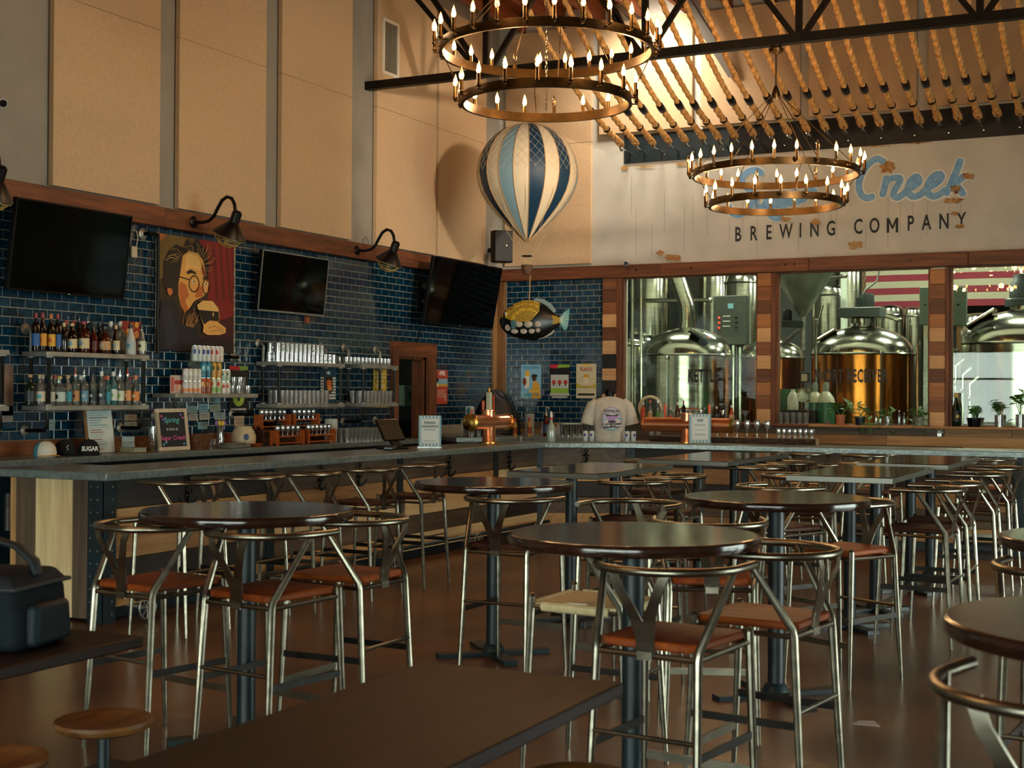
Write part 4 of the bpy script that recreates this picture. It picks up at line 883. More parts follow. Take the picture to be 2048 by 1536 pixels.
for q in ((1776, 335, 20, 14, '#8a5a22'), (1938, 352, 18, 7, '#7c4a20'), (1911, 378, 13, 10, '#3f1c0c'), (1908, 402, 22, 8, '#7d5226'), (1713, 490, 17, 10, '#8f6a30'), (1910, 427, 10, 5, '#8a5a2a'), (1921, 453, 11, 5, '#8d5a2a'), (1572, 438, 12, 6, '#9a6a30'), (1632, 445, 11, 8, '#9a6a30'), (1345, 515, 20, 9, '#8a4f22'), (1322, 506, 9, 6, '#8a4f22'), (1250, 336, 9, 5, '#a5803c'), (1290, 333, 26, 2.5, '#9a7a44'), (1365, 328, 16, 3, '#a5803c'), (1730, 292, 50, 3, '#6e3f22'), (1820, 286, 45, 2.5, '#6e4a2a')): stain(*q)
dr = MB()
for i in range(24):
    x = 1250+i*29+rn.uniform(-14, 14); y0 = rn.uniform(340, 470); y1 = y0+rn.uniform(40, 150); y1 = min(y1, 520-.04*(x-1200)); a1 = ay(0, x, y0); e1 = ay(0, x, y1); dr.box(a1.x-.0016, a1.x+.0016, -.0011, 0, e1.z, a1.z)
ob('drip_mark', dr, paint('#6e695e', .9), sg, kind='stuff', smooth=0)

# ------------------------------------------------------------------ pipe shelves
XF = .33
def shelf_unit(pa, pb, zs, lab, top_hook=True):
    y0, y1 = ax(XF, pa, 760).y, ax(XF, pb, 760).y; w = y1-y0; t = thing('pipe_shelf', lab, 'shelf', (0, y0, 0), 0, 'pipe shelves on the tiled wall')
    for z in zs: ob('zinc_board', MB().box(.03, XF, 0, w, z-.042, z), M_ZINCS, t, bev=.004)
    zb = min(zs)-.042; zt = max(zs)
    for y in (.05, w-.05):
        if len(zs) > 1:
            for x in (.09, XF-.03): ob('post', MB().cyl((x, y, zs[1]), (x, y, zs[0]-.042), .0165, n=10), M_PIPE, t); ob('floor_flange', MB().lathe([(.04, 0), (.04, .01), (.02, .02)], 12, (x, y, zs[1])).lathe([(.02, -.02), (.04, -.01), (.04, 0)], 12, (x, y, zs[0]-.042)), M_GALV, t)
        ob('bracket_pipe', MB().tube([(XF-.05, y, zb), (XF-.05, y, zb-.13), (XF-.07, y, zb-.165), (XF-.1, y, zb-.175), (.04, y, zb-.175)], .0165, 8), M_PIPE, t)
        ob('wall_flange', MB().lathe([(0, 0), (.05, 0), (.05, .012), (.028, .026), (0, .026)], 16).rot(R(90), 'Y').xf(Matrix.Translation((.012, y, zb-.175))), M_GALV, t)
        if top_hook: ob('bracket_pipe', MB().tube([(.02, y, zt+.2), (.06, y, zt+.2), (.09, y, zt+.17), (.09, y, zt)], .0165, 8), M_GALV, t); ob('wall_flange', MB().lathe([(0, 0), (.05, 0), (.05, .012), (.028, .026), (0, .026)], 16).rot(R(90), 'Y').xf(Matrix.Translation((.012, y, zt+.2))), M_GALV, t)
    return y0, y1
ZA, ZB_, ZC = 1.975, 1.505, 1.615
yA = shelf_unit(94, 299, (ZA, ZB_), 'two-tier pipe shelf full of liquor bottles'); shelf_unit(-130, 19, (ZA, ZB_), 'two-tier pipe shelf cut off by the left edge'); yB = shelf_unit(352, 517, (ZC,), 'single pipe shelf holding the pyramid of cans', False)
yC = shelf_unit(557, 690, (ZA-.01, ZB_), 'two-tier pipe shelf with long rows of clear glasses'); yD = shelf_unit(726, 797, (ZA-.01, ZB_), 'short two-tier pipe shelf of glasses left of the doorway')

# ------------------------------------------------------------------ bottles
def bprof(H, r, kind):
    if kind == 'std': return [(0, 0), (r*.94, 0), (r, .008), (r, H*.55), (r*.93, H*.62), (r*.5, H*.72), (r*.36, H*.78), (r*.34, H*.93), (r*.42, H*.93), (r*.42, H*.955), (0, H*.955)]
    if kind == 'squat': return [(0, 0), (r*.94, 0), (r, .01), (r, H*.5), (r*.9, H*.62), (r*.6, H*.7), (r*.34, H*.76), (r*.32, H*.9), (r*.42, H*.9), (r*.42, H*.93), (0, H*.93)]
    if kind == 'tall': return [(0, 0), (r*.94, 0), (r, .008), (r, H*.66), (r*.88, H*.7), (r*.4, H*.76), (r*.34, H*.8), (r*.33, H*.93), (r*.4, H*.93), (r*.4, H*.955), (0, H*.955)]
    if kind == 'milk': return [(0, 0), (r*.94, 0), (r, .01), (r, H*.35), (r*.85, H*.5), (r*.55, H*.68), (r*.36, H*.8), (r*.34, H*.92), (0, H*.92)]
    if kind == 'champ': return [(0, 0), (r*.94, 0), (r, .01), (r, H*.45), (r*.85, H*.56), (r*.5, H*.7), (r*.36, H*.8), (r*.33, H*.95), (r*.42, H*.95), (r*.42, H*.98), (0, H*.98)]
GB = {'dark': mat('dark_bottle', '#120806', .12, spec=.6), 'amber': mat('amber_bottle', '#3a1406', .12, spec=.6), 'red': mat('red_bottle', '#4a0d08', .12), 'clear': glass('clear_bottle', '#dfe8e4', .5, .03, .10, .08), 'teal': glass('teal_bottle', '#3f9aa0', .5, .03, .35, .08), 'white': mat('white_bottle', '#b9b8b0', .3), 'green': mat('green_bottle', '#0d1c10', .12, spec=.6), 'orange': mat('orange_bottle', '#a5401a', .2), 'spray': glass('spray_plastic', '#c9d9cf', .4, .2, .4, .05)}
_bc = {}; _bp = []
def bottle(p, H, r, kind, gl, lab_c, cap_c, label, group, ls=(.14, .46), pour=False, oval=None):
    x_, y_, z_ = p
    for k_ in range(3):                                  # stand clear of the neighbours
        for (xa, ya, za, ra) in _bp:
            g_ = r+ra+.003
            if abs(za-z_) < .01 and abs(xa-x_) < g_ and abs(ya-y_) < math.sqrt(g_*g_-(xa-x_)**2):
                dy_ = math.sqrt(g_*g_-(xa-x_)**2)
                y_ = ya+(dy_ if y_ >= ya else -dy_)
    if abs(z_-WZ0) < .01: x_, y_ = p[0], p[1]
    _bp.append((x_, y_, z_, r)); p = (x_, y_, z_)
    t = thing('bottle', label, 'bottle', p, random.uniform(-.3, .3), group)
    k = (round(H, 2), round(r, 3), kind, gl)
    if k not in _bc: _bc[k] = MB().lathe(bprof(H, r, kind), 16).mesh('glass_body', 40)
    link('glass_body', _bc[k], GB[gl], t)
    if lab_c:
        l_ = ob('paper_label', MB().lathe([(r*1.012, H*ls[0]), (r*1.014, H*ls[1])], 14, a0=R(-150), a1=R(30)), paint(lab_c, .5), t, smooth=60)
        if oval: ob('label_mark', MB().ell((0, 0, 0), (r*.42, r*.42, .002), 12, 4).rot(R(90), 'X').xf(Matrix.Translation((0, -r*1.02, H*(ls[0]+ls[1])/2))).rot(R(28), 'Z'), paint(oval, .5), l_)
    if pour: ob('pourer', MB().tube([(0, 0, H*.95), (0, 0, H*1.06), (.006, -.004, H*1.16)], .0055, 6).lathe([(r*.4, H*.93), (r*.4, H*.98), (.006, H*1.0)], 10), M_CHROME if cap_c is None else paint(cap_c, .3), t)
    elif cap_c: ob('cap', MB().lathe([(r*.44, H*.86 if kind != 'squat' else H*.9), (r*.45, H*.995), (r*.4, H), (0, H)], 12), paint(cap_c, .35), t)
    return t
def onshelf(px, X, z): p = ax(X, px, 780 if z < 1.6 else 730); return (X, p.y, z)
GU = 'liquor bottles on the upper shelf'
UP = [(285, .33, .036, 'tall', 'dark', '#1f5590', '#7d1212', None), (337, .335, .038, 'std', 'dark', '#cf8a1c', '#7d1212', '#b5481a'), (405, .33, .04, 'std', 'dark', '#d3981f', '#a5601a', '#b5481a'), (452, .335, .036, 'tall', 'dark', '#1f5590', '#7d1212', None), (505, .26, .034, 'std', 'dark', None, '#c9ad7c', None), (575, .26, .046, 'squat', 'dark', '#cdb68a', '#b59a62', '#6f9fb5'), (668, .285, .056, 'squat', 'amber', '#cdb68a', '#8e1118', '#7fa6b5'), (748, .24, .036, 'std', 'red', '#5a1a18', '#1a1210', None), (838, .25, .056, 'squat', 'amber', '#b58a5c', '#2a1a12', '#c9b9a0'), (925, .27, .038, 'milk', 'dark', '#c9bb92', '#b9935c', '#8fb0b5'), (1045, .285, .048, 'milk', 'white', '#a9b3b0', '#101010', '#5d8a9a'), (1132, .29, .04, 'milk', 'clear', '#c9cbb2', '#1a1512', '#3c3c30')]
nm = ['tall dark bottle with blue label and red cap', 'dark bottle with yellow label and red top', 'dark bottle with yellow label and amber top', 'second dark bottle with blue label and red cap', 'plain dark bottle with cream cap', 'dark round bottle with oval cream label', 'amber bottle with red wax cap and wide cream label', 'small reddish bottle', 'broad amber flask bottle with small tan label', 'dark long-necked bottle with cream label', 'milky white bottle with black cap', 'clear bottle with pale label at the shelf end']
for i, (u, H, r, kd, gl, lc, cc_, ov) in enumerate(UP): bottle(onshelf(u/4, .25, ZA), H, r, kd, gl, lc, cc_, nm[i]+', front of upper shelf', GU, oval=ov)
BK = [(525, .29, .036, 'std', 'dark', None, '#a01420', 0), (592, .29, .036, 'std', 'dark', None, '#a01420', 0), (600, .30, .034, 'tall', 'dark', None, None, 1), (698, .30, .034, 'tall', 'dark', None, None, 1), (735, .29, .036, 'std', 'dark', '#3a1a18', '#15110f', 0), (798, .30, .036, 'std', 'dark', '#26303c', '#15181f', 0), (775, .25, .034, 'std', 'red', '#8a1c1a', '#6e1212', 0), (885, .31, .04, 'std', 'clear', '#b9bdb2', '#c9c9c2', 0), (960, .315, .04, 'std', 'clear', '#b5b9ae', '#c9c9c2', 0)]
nb = ['red capped bottle behind the cream capped one', 'red capped bottle behind the oval label bottle', 'dark bottle with a pouring spout left of the red wax bottle', 'dark bottle with a pouring spout right of the red wax bottle', 'black capped dark bottle behind the small reddish one', 'navy capped dark bottle behind the amber flask', 'small red label bottle beside the amber flask', 'clear bottle with white cap behind the dark long-necked one', 'clear bottle with white cap behind the milky one']
for i, (u, H, r, kd, gl, lc, cc_, po) in enumerate(BK): bottle((.12, ax(.12, u/4, 730).y-.01*(i == 1)+.03*(i == 2), ZA), H, r, kd, gl, lc, cc_, nb[i], GU, pour=bool(po))
LO = [(240, .27, .045, 'squat', 'green', '#1c2a30', '#9a7a50', 0, None), (318, .27, .047, 'squat', 'clear', '#c2b9a0', '#a58458', 0, '#3f9aa8'), (405, .26, .04, 'squat', 'clear', '#b9b9aa', '#9a7a50', 0, None), (462, .26, .058, 'squat', 'clear', '#b5c2b5', '#b59a52', 0, '#1c2226'), (532, .27, .042, 'squat', 'clear', '#2f8a98', '#a58458', 0, '#c9c9b9'), (603, .285, .038, 'tall', 'clear', '#b07c46', '#c96a3c', 1, '#5a2412'), (673, .285, .04, 'tall', 'clear', '#5d8aa0', None, 1, '#9fb5bd'), (742, .29, .036, 'tall', 'clear', '#20282c', '#15181a', 0, '#c9ccc9'), (812, .31, .038, 'tall', 'clear', '#2a3a40', '#c9c9c2', 0, '#c9ccc9'), (858, .27, .034, 'tall', 'teal', '#2c7f92', '#b5441c', 0, None), (905, .31, .04, 'std', 'teal', '#cdd3c2', '#c9c9c2', 0, '#6fae5a'), (960, .29, .04, 'tall', 'clear', '#cbd0ba', None, 1, '#7db04e'), (1020, .3, .038, 'tall', 'clear', '#c98a4a', '#c9531f', 1, '#f0d9b0'), (1085, .28, .04, 'milk', 'clear', '#cf7a30', '#c96a2c', 0, '#f0e2c4')]
nl = ['dark green squat bottle with cork', 'round clear bottle with cream and teal label and cork', 'clear corked bottle behind the shelf post', 'broad clear bottle with dark square label', 'clear corked bottle with teal label', 'bottle with brown paper label and coloured neck', 'tall clear bottle with blue label and pouring spout', 'clear bottle with dark label and black cap', 'clear bottle with dark label and silver cap', 'slim blue-green bottle', 'blue-green bottle with white label', 'clear bottle with green and white label and spout', 'clear bottle with orange spout', 'bottle with orange fruit label']
for i, (u, H, r, kd, gl, lc, cc_, po, ov) in enumerate(LO): bottle(onshelf(u/4, .24, ZB_), H, r, kd, gl, lc, cc_, nl[i]+' on lower liquor shelf', 'liquor bottles on the lower shelf', pour=bool(po), oval=ov)
for i in range(9): bottle((.12, ax(.12, 60+i*25, 780).y, ZB_), .27, .036, 'std', 'clear', ('#7f9aa0', '#b07c46', '#c9c9b5')[i % 3], ('#c96a2c', '#b9b9b2', '#9a2a1a')[i % 3], 'bottle in the back row of the lower liquor shelf, %s from the left' % nth(i+1), 'liquor bottles on the lower shelf')
for x, h_, cl_ in ((262, .30, '#8d2f1a'),):
    p = ax(.02, x, 655); t = thing('small_poster', 'small orange patterned poster behind the bottles of the upper shelf', 'poster', (0, 0, 0)); orient(t, (.016, p.y-.14, ZA), (0, 1, 0), (0, 0, 1)); ob('card', MB().box(0, .28, 0, .33, 0, .003), paint(cl_), t)
    pr_ = Print()
    for i in range(14): pr_.oval(rn.uniform(.03, .25), rn.uniform(.03, .3), .03, .03, rn.choice(['#c9742c', '#3a1410', '#d99a4a', '#5a1c18']), 8)
    pr_.build('artwork', t, .0035); text('LAUGH', .07, paint('#d9a24a'), t, .15, .2, .012)

# ------------------------------------------------------------------ cans
_cm = {}
def can(p, h, r, body, band, top, label, group, mark=None):
    k = (h, r)
    if k not in _cm: _cm[k] = (MB().lathe([(0, 0), (r*.78, 0), (r, .012), (r, h*.9), (r*.82, h*.975), (r*.84, h), (r*.76, h-.004), (0, h-.004)], 18).mesh('can_body', 40), MB().lathe([(r*1.004, .016), (r*1.004, h*.42)], 18).mesh('print_band', 60), MB().lathe([(r*.845, h), (r*.845, h+.0025), (r*.76, h+.0025), (r*.74, h-.002), (0, h-.002)], 18).mesh('lid', 40))
    t = thing('can', label, 'can', p, random.uniform(-.4, .4), group)
    for n_, q, m_ in (('can_body', _cm[k][0], paint(body, .3)), ('print_band', _cm[k][1], paint(band, .3)), ('lid', _cm[k][2], paint(top, .3) if top else M_CHROME)):
        o = link(n_, q.copy(), m_, t)
    if mark: ob('print_mark', MB().ell((0, 0, 0), (r*.5, h*.16, .002), 12, 4).rot(R(90), 'X').xf(Matrix.Translation((0, -r*1.01, h*.62))).rot(R(30), 'Z'), paint(mark, .4), t)
S, L_ = (.122, .0325), (.157, .033)
stk = [((1485, 1518, 1556, 1592), .2, [(S, '#c4c2ba', '#c97a3c', None, '#d0cfc8', 'silver can with orange base'), (S, '#c9c8c0', '#b5b3aa', '#8e1a1a', '#dcdad2', 'silver can with red lid')]),
       ((1626, 1664), .23, [(L_, '#a5522a', '#7a3418', None, '#d9b070', 'rust brown can'), (L_, '#2f7f92', '#1f5a6c', None, '#9fc9cf', 'teal can')]),
       ((1706, 1746), .23, [(L_, '#c2c9a8', '#7fa04c', None, '#b53a2a', 'pale green can with red dot'), (L_, '#c99a3c', '#b5802c', None, '#4a4a30', 'yellow can')]),
       ((1786, 1818), .24, [(S, '#c9c8c0', '#c2b9b0', None, '#b5402c', 'white can with red dots'), (S, '#c0c5b8', '#8fa88a', None, '#5a7a5a', 'white can with green flecks')])]
for xs_, X, lv in stk:
    for j, x in enumerate(xs_):
        z = ZC
        for (h, r), bo, ba, tp, mk, ds in lv:
            can((X, ax(X, x/4, 770).y, z), h, r, bo, ba, tp, '%s, %s of its row in the can pyramid' % (ds, nth(j+1)), 'cans stacked on the pipe shelf', mk); z += h+.003
zt = ZC+2*.16+.001
for j, x in enumerate((1560, 1594, 1628, 1662, 1700, 1734, 1764)): can((.23, ax(.23, x/4, 690).y, zt), .157, .033, '#c4c9c6' if j < 4 else '#c9c4bc', '#b9c0bd' if j < 4 else '#c0b0a4', None, ('blue and white' if j < 4 else 'red and white')+' can on the top level of the can pyramid, %s from the left' % nth(j+1), 'cans stacked on the pipe shelf', '#2a4a8a' if j < 4 else '#b5302a')
ob('four_pack_tray', MB().cbox(.18, .275, ax(.23, 389, 690).y-.04, ax(.23, 441, 690).y+.04, zt-.004, zt-.0005, .001), paint('#111318'), label='thin dark tray under the topmost cans', cat='tray')
p = ax(.1, 347, 770); t = thing('photo_card', 'small pink and white card standing beside the can pyramid', 'card', (0, 0, 0)); orient(t, (.15, p.y-.11, ZC), (0, 1, 0), (0, 0, 1)); ob('card', MB().box(0, .22, 0, .18, 0, .004), paint('#b9a79a'), t); Print().rect(.06, .2, .09, .13, '#a5352c').rect(.08, .19, .03, .09, '#c98a7a').oval(.15, .06, .03, .03, '#d9c9a0').rect(.01, .05, .02, .16, '#c0564c').build('artwork', t, .0045)
# ------------------------------------------------------------------ glassware
def glass_mesh(name, prof, n=12): me = MB().lathe(prof, n).mesh(name, 40); me.materials.append(M_CLEAR); return me
PINT = glass_mesh('pint_glass', [(0, .004), (.03, .004), (.031, 0), (.034, .05), (.041, .15), (.0395, .15), (.0325, .05), (.0285, .012), (0, .012)])
TUMB = glass_mesh('tumbler', [(0, .004), (.033, .004), (.034, 0), (.039, .04), (.0405, .085), (.039, .085), (.037, .04), (.031, .014), (0, .014)])
MUG = MB().lathe([(0, .004), (.036, .004), (.038, 0), (.0375, .1), (.036, .1), (.034, .016), (0, .016)], 12).tube([(.037, 0, .085), (.06, 0, .08), (.066, 0, .055), (.058, 0, .028), (.037, 0, .022)], .0055, 6).mesh('mug', 40); MUG.materials.append(M_CLEAR)
WINE = glass_mesh('wine_glass', [(0, 0), (.034, 0), (.034, .003), (.006, .009), (.0042, .03), (.0042, .085), (.012, .095), (.034, .125), (.039, .155), (.033, .2), (.0315, .2), (.0375, .155), (.032, .127), (0, .1)], 14)
TAST = glass_mesh('tasting_glass', [(0, 0), (.027, 0), (.027, .003), (.007, .009), (.007, .03), (.026, .05), (.031, .075), (.026, .11), (.0248, .11), (.0295, .075), (.025, .053), (0, .038)], 12)
MART = glass_mesh('martini_glass', [(0, 0), (.034, 0), (.034, .003), (.005, .008), (.004, .1), (.055, .165), (.0535, .165), (0, .104)], 14)
SHOT = glass_mesh('shot_glass', [(0, 0), (.019, 0), (.025, .06), (.0235, .06), (.018, .014), (0, .014)])
def glasses(me, pts, label, group, cat='glass'):
    for p in pts: tag(link(me.name.split('.')[0], me, None, None, p, random.uniform(0, 6)), label, cat, group)
def rowpts(y0, y1, step, X, z): n = int((y1-y0)/step)+1; return [(X, y0+i*step, z) for i in range(n)]
ZS = ZA-.01
g = 'mugs stacked on the upper glass shelf'
glasses(MUG, rowpts(yC[0]+.08, yC[1]-.06, .082, .26, ZS)+rowpts(yC[0]+.08, yC[1]-.06, .082, .15, ZS), 'clear glass mug in the lower layer on the upper glass shelf', g, 'mug')
glasses(MUG, rowpts(yC[0]+.1, yC[1]-.3, .082, .25, ZS+.102)+rowpts(yC[0]+.1, yC[1]-.3, .082, .15, ZS+.102), 'clear glass mug in the top layer on the upper glass shelf', g, 'mug')
glasses(PINT, rowpts(yC[0]+.07, yC[1]-.28, .0845, .26, ZB_)+rowpts(yC[0]+.1, yC[1]-.28, .0845, .16, ZB_), 'clear pint glass in rows on the lower glass shelf', 'pint glasses on the lower shelf')
glasses(TUMB, rowpts(yD[0]-.24, yD[1]-.05, .084, .25, ZS)+rowpts(yD[0]-.24, yD[1]-.05, .084, .15, ZS), 'clear tumbler on the short upper shelf left of the doorway', 'tumblers on the short shelf')
shelf_ext = 0
glasses(PINT, rowpts(yD[0]+.04, yD[1]-.06, .0845, .26, ZB_)+rowpts(yD[0]+.04, yD[1]-.06, .0845, .16, ZB_), 'clear pint glass on the short lower shelf left of the doorway', 'pint glasses on the short lower shelf')
def byx(px, X, py=885): return ax(X, px, py).y
y0 = byx(680, .4); glasses(PINT, [(.42+.08*(j % 2)-.16*(j // 2), y0+i*.0855, 1.07) for i in range(10) for j in range(3)], 'clear pint glass standing on the back bar left of the doorway', 'pint glasses on the back bar')
# small glass jars beside the cans
for i in range(4): tag(link('jar', TUMB, None, None, (.22+.03*(i % 2), ax(.22, 463+i*9, 775).y, ZC+.0), 0), 'small clear jar at the right end of the can shelf', 'jar', 'jars at the end of the can shelf')
for i in range(3): tag(link('jar', TUMB, None, None, (.22+.03*(i % 2), ax(.22, 466+i*9, 760).y, ZC+.087), 0), 'clear jar stacked on others at the end of the can shelf', 'jar', 'jars at the end of the can shelf')
# wooden flight carriers with tasting glasses
def carrier(px, X, z, L, lab, rz=90):
    t = thing('flight_carrier', lab, 'rack', (X, byx(px, X), z), R(rz)); m = wood('carrier_wood', '#8a3d18', '#a8561f', 'x', .4, .1)
    for s in (-1, 1):
        e_ = ob('end_board', MB().prism([(-.055, 0), (-.025, 0), (-.02, .03), (.02, .03), (.025, 0), (.055, 0), (.055, .155), (.03, .16), (.0, .15), (-.03, .16), (-.055, .155)], s*L/2-.009, s*L/2+.009, 'x'), m, t)
    ob('glass_rail', MB().box(-L/2+.009, L/2-.009, -.05, .05, .085, .1), m, t); ob('base_rail', MB().box(-L/2+.009, L/2-.009, -.05, .05, .02, .032), m, t)
    n = int((L-.06)/.07); c, s_ = math.cos(R(rz)), math.sin(R(rz))
    for i in range(n):
        u = -L/2+.05+i*(L-.1)/max(1, n-1); tag(link('tasting_glass', TAST, None, None, (X+u*c, byx(px, X)+u*s_, z+.1), 0), 'small tasting glass standing in the %s' % lab.split(',')[0], 'glass', 'tasting glasses in the carriers')
carrier(545, .2, 1.16+.075, .5, 'raised wooden flight carrier, rear left'); carrier(607, .2, 1.16+.075, .46, 'raised wooden flight carrier, rear right'); carrier(575, .47, 1.07, .46, 'front wooden flight carrier on the back bar, left'); carrier(637, .46, 1.07, .5, 'front wooden flight carrier on the back bar, right')
ob('riser_shelf', MB().box(.09, .33, byx(505, .2), byx(655, .2), 1.21, 1.233).box(.09, .33, byx(505, .2), byx(505, .2)+.02, 1.07, 1.21).box(.09, .33, byx(655, .2)-.02, byx(655, .2), 1.07, 1.21), wood('riser', '#3a1d0e', '#55300f', 'y'), label='low wooden riser under the rear flight carriers', cat='riser')
o = ob('paper_towels', MB().lathe([(.02, 0), (.075, 0), (.075, .26), (.02, .26)], 20), mat('towel_paper', '#b9bcb4', .9, n=30, col2='#a5a9a0', bump=.2), loc=(.3, byx(662, .3), 1.071), label='white roll of paper towels behind the flight carriers', cat='paper towels')

# ------------------------------------------------------------------ back bar odds and ends
def cap_hat(px, X, crown, brim, front, lab, word=None, rz=-20, mark=None):
    t = thing('baseball_cap', lab, 'cap', (X, byx(px, X), 1.071), R(rz), 'caps on the back bar')
    b = MB(); V = []; F = []
    prof = [(.105, 0), (.108, .04), (.1, .08), (.075, .115), (.04, .132), (0, .137)]
    ob('crown', MB().lathe(prof, 24, sy=.86), mat('cap_'+crown, crown, .9), t, smooth=60)
    if front: ob('front_panel', MB().lathe([(r*1.012, z) for r, z in prof[:-1]], 10, sy=.86, a0=R(-65), a1=R(65)), mat('cap_'+front, front, .9), t, smooth=60)
    br_ = MB(); V = []
    for i in range(9):
        a_ = R(-70+i*17.5); V.append((.1*math.cos(a_), .09*math.sin(a_), .012)); V.append((.1*math.cos(a_)+.085*max(.15, math.cos(a_*.85)), .105*math.sin(a_), .004-.012*abs(math.sin(a_))+.02))
    k = len(V); V += [(v[0], v[1], v[2]-.006) for v in V]; F = []
    for i in range(8): F += [(2*i, 2*i+1, 2*i+3, 2*i+2), (k+2*i, k+2*i+2, k+2*i+3, k+2*i+1), (2*i+1, k+2*i+1, k+2*i+3, 2*i+3), (2*i, 2*i+2, k+2*i+2, k+2*i)]
    F += [(0, k, k+1, 1), (16, 17, k+17, k+16)]
    ob('brim', br_.add(V, F), mat('cap_'+brim, brim, .8), t, smooth=60); ob('button', MB().ell((0, 0, .138), (.008, .008, .004), 8, 5), mat('cap_'+brim, brim, .8), t)
    if word: o = link('lettering', txt_mesh(word, .055, bold=.002, wfac=.8), paint('#d9d6cc'), t); o.matrix_local = Matrix.Translation((.111, 0, .055)) @ Matrix.Rotation(R(90), 4, 'Z') @ Matrix.Rotation(R(83), 4, 'X')
    if mark: ob('emblem', MB().tube([(.112, .01, .09), (.113, -.008, .07), (.113, .008, .055), (.113, -.005, .045)], .004, 5), paint('#c9c6bc'), t)
cap_hat(90, .38, '#3d7f92', '#c98a1e', '#c9c4b4', 'white and blue cap with yellow brim on the back bar', rz=-22); cap_hat(130, .28, '#0b0b0c', '#0b0b0c', None, 'plain black cap in the middle of the row on the back bar', rz=-35, mark=1); cap_hat(178, .4, '#0b0b0c', '#0b0b0c', None, 'black cap with white lettering on the back bar', 'SUGAR', rz=-42)
# menu clipboard
t = thing('menu_board', 'upright drinks menu sheet on a clipboard', 'menu', (0, 0, 0)); p = ax(.25, 204, 900); orient(t, (.25, p.y-.15, 1.072), (.1, 1, 0), (-.15, 0, 1)); ob('board', MB().box(-.03, .3, 0, .4, -.008, 0), wood('clip_wood', '#6b4a1e', '#86602c', 'y'), t); ob('sheet', MB().box(0, .29, .0, .41, 0, .002), paint('#b9c4c0'), t); pr_ = Print(); rn = random.Random(3)
for i in range(16): pr_.rect(.02, .02+rn.uniform(.1, .24), .03+i*.022, .038+i*.022, rn.choice(['#5a8a98', '#8a5a62', '#4a555a', '#9aa5a2']))
pr_.rect(.02, .26, .385, .4, '#2f7f86').build('menu_print', t, .0022)
for i in range(14): ob('spiral_ring', MB().tube([(.0+.008*math.cos(k), .04+i*.026, .002+.008*math.sin(k)) for k in range(7)], .0015, 4, closed=True), M_PIPE, t)
# chalkboard sign
t = thing('chalk_sign', 'small framed chalkboard sign with pink and blue lettering', 'sign', (0, 0, 0)); p = ax(.45, 344, 897); orient(t, (.45, p.y-.19, 1.072), (.15, 1, 0), (-.14, 0, 1)); w_, h_ = .385, .4
ob('slate', MB().box(.03, w_-.03, .03, h_-.03, -.006, .002), paint('#101214', .7), t)
for q in ((0, w_, 0, .035), (0, w_, h_-.035, h_), (0, .035, .035, h_-.035), (w_-.035, w_, .035, h_-.035)): ob('frame', MB().box(q[0], q[1], q[2], q[3], -.01, .012), wood('sign_frame', '#a3957e', '#b9ab92', 'y', .7), t)
for s_, c, v, z in (('Spring', '#4fb5b5', .29, .075), ('is here at', '#c9c9c0', .205, .038), ('Sugar Creek', '#d9548f', .12, .062)): text(s_, z, paint(c), t, w_/2-.005, v, .003, shear=.2)
pr_ = Print()
for x, y, c in ((.07, .33, '#c9548f'), (.09, .3, '#7f5ac0'), (.31, .34, '#7f5ac0'), (.33, .31, '#c9548f'), (.07, .06, '#4f9ab5'), (.1, .08, '#4fb5b5'), (.32, .06, '#4f9ab5')): pr_.oval(x, y, .013, .011, c, 8)
pr_.build('chalk_flowers', t, .0024)
# wicker basket, jars, pitcher, vase
def solo(name, mb, m, px, X, lab, cat, z=1.071, rz=0, group=None, smooth=40): return ob(name, mb, m, None, (X, byx(px, X), z), R(rz), smooth, label=lab, cat=cat, group=group)
t = thing('wicker_basket', 'brown wicker basket of cards on the back bar', 'basket', (.4, byx(394, .4), 1.071)); wk = MB()
for i in range(9): wk.tube([((.1+.004*i)*math.cos(k*.4), (.13+.004*i)*math.sin(k*.4), .01+i*.016) for k in range(16)], .0095, 5, closed=True)
ob('weave', wk, mat('wicker_brown', '#4a2a14', .8, n=40, col2='#6e4422', bump=.4), t); ob('bottom', MB().lathe([(0, 0), (.1, 0), (.1, .008), (0, .008)], 16, sy=1.3), mat('wicker_brown', '#4a2a14'), t)
for i in range(5): ob('card_pack', MB().cbox(-.05, .05, -.004, .004, .02, .15+.01*(i % 2), .001).rot(R(-20), 'X').xf(Matrix.Translation((0, -.08+i*.035, 0))), paint(('#5a3a28', '#7a5a40', '#3a2a20')[i % 3]), t)
solo('glass_cylinder', MB().lathe([(0, 0), (.055, 0), (.055, .23), (.05, .23), (.05, .01), (0, .01)], 18), M_CLEAR, 308, .3, 'tall cylindrical glass jar left of the chalkboard sign', 'jar')
for i, px in enumerate((418, 428, 438)): tag(link('mug', MUG, None, None, (.4-.06*i, byx(px, .4), 1.071), i), 'clear handled mug between the basket and the pitcher', 'mug', 'mugs beside the pitcher')
t = thing('flower_vase', 'small glass vase of purple flowers behind the mugs', 'vase', (.22, byx(440, .22), 1.071)); ob('vase', MB().lathe([(0, 0), (.04, 0), (.045, .08), (.03, .15), (.04, .19), (.037, .19), (.027, .15), (0, .01)], 14), M_CLEAR, t)
for i in range(7): a_ = i*.9; ob('flower', MB().tube([(0, 0, .05), (.03*math.cos(a_), .04*math.sin(a_), .22)], .003, 4).ell((.03*math.cos(a_), .05*math.sin(a_), .24), (.022, .022, .03), 8, 6), paint('#8f6aa8' if i % 3 else '#c9a84a'), t)
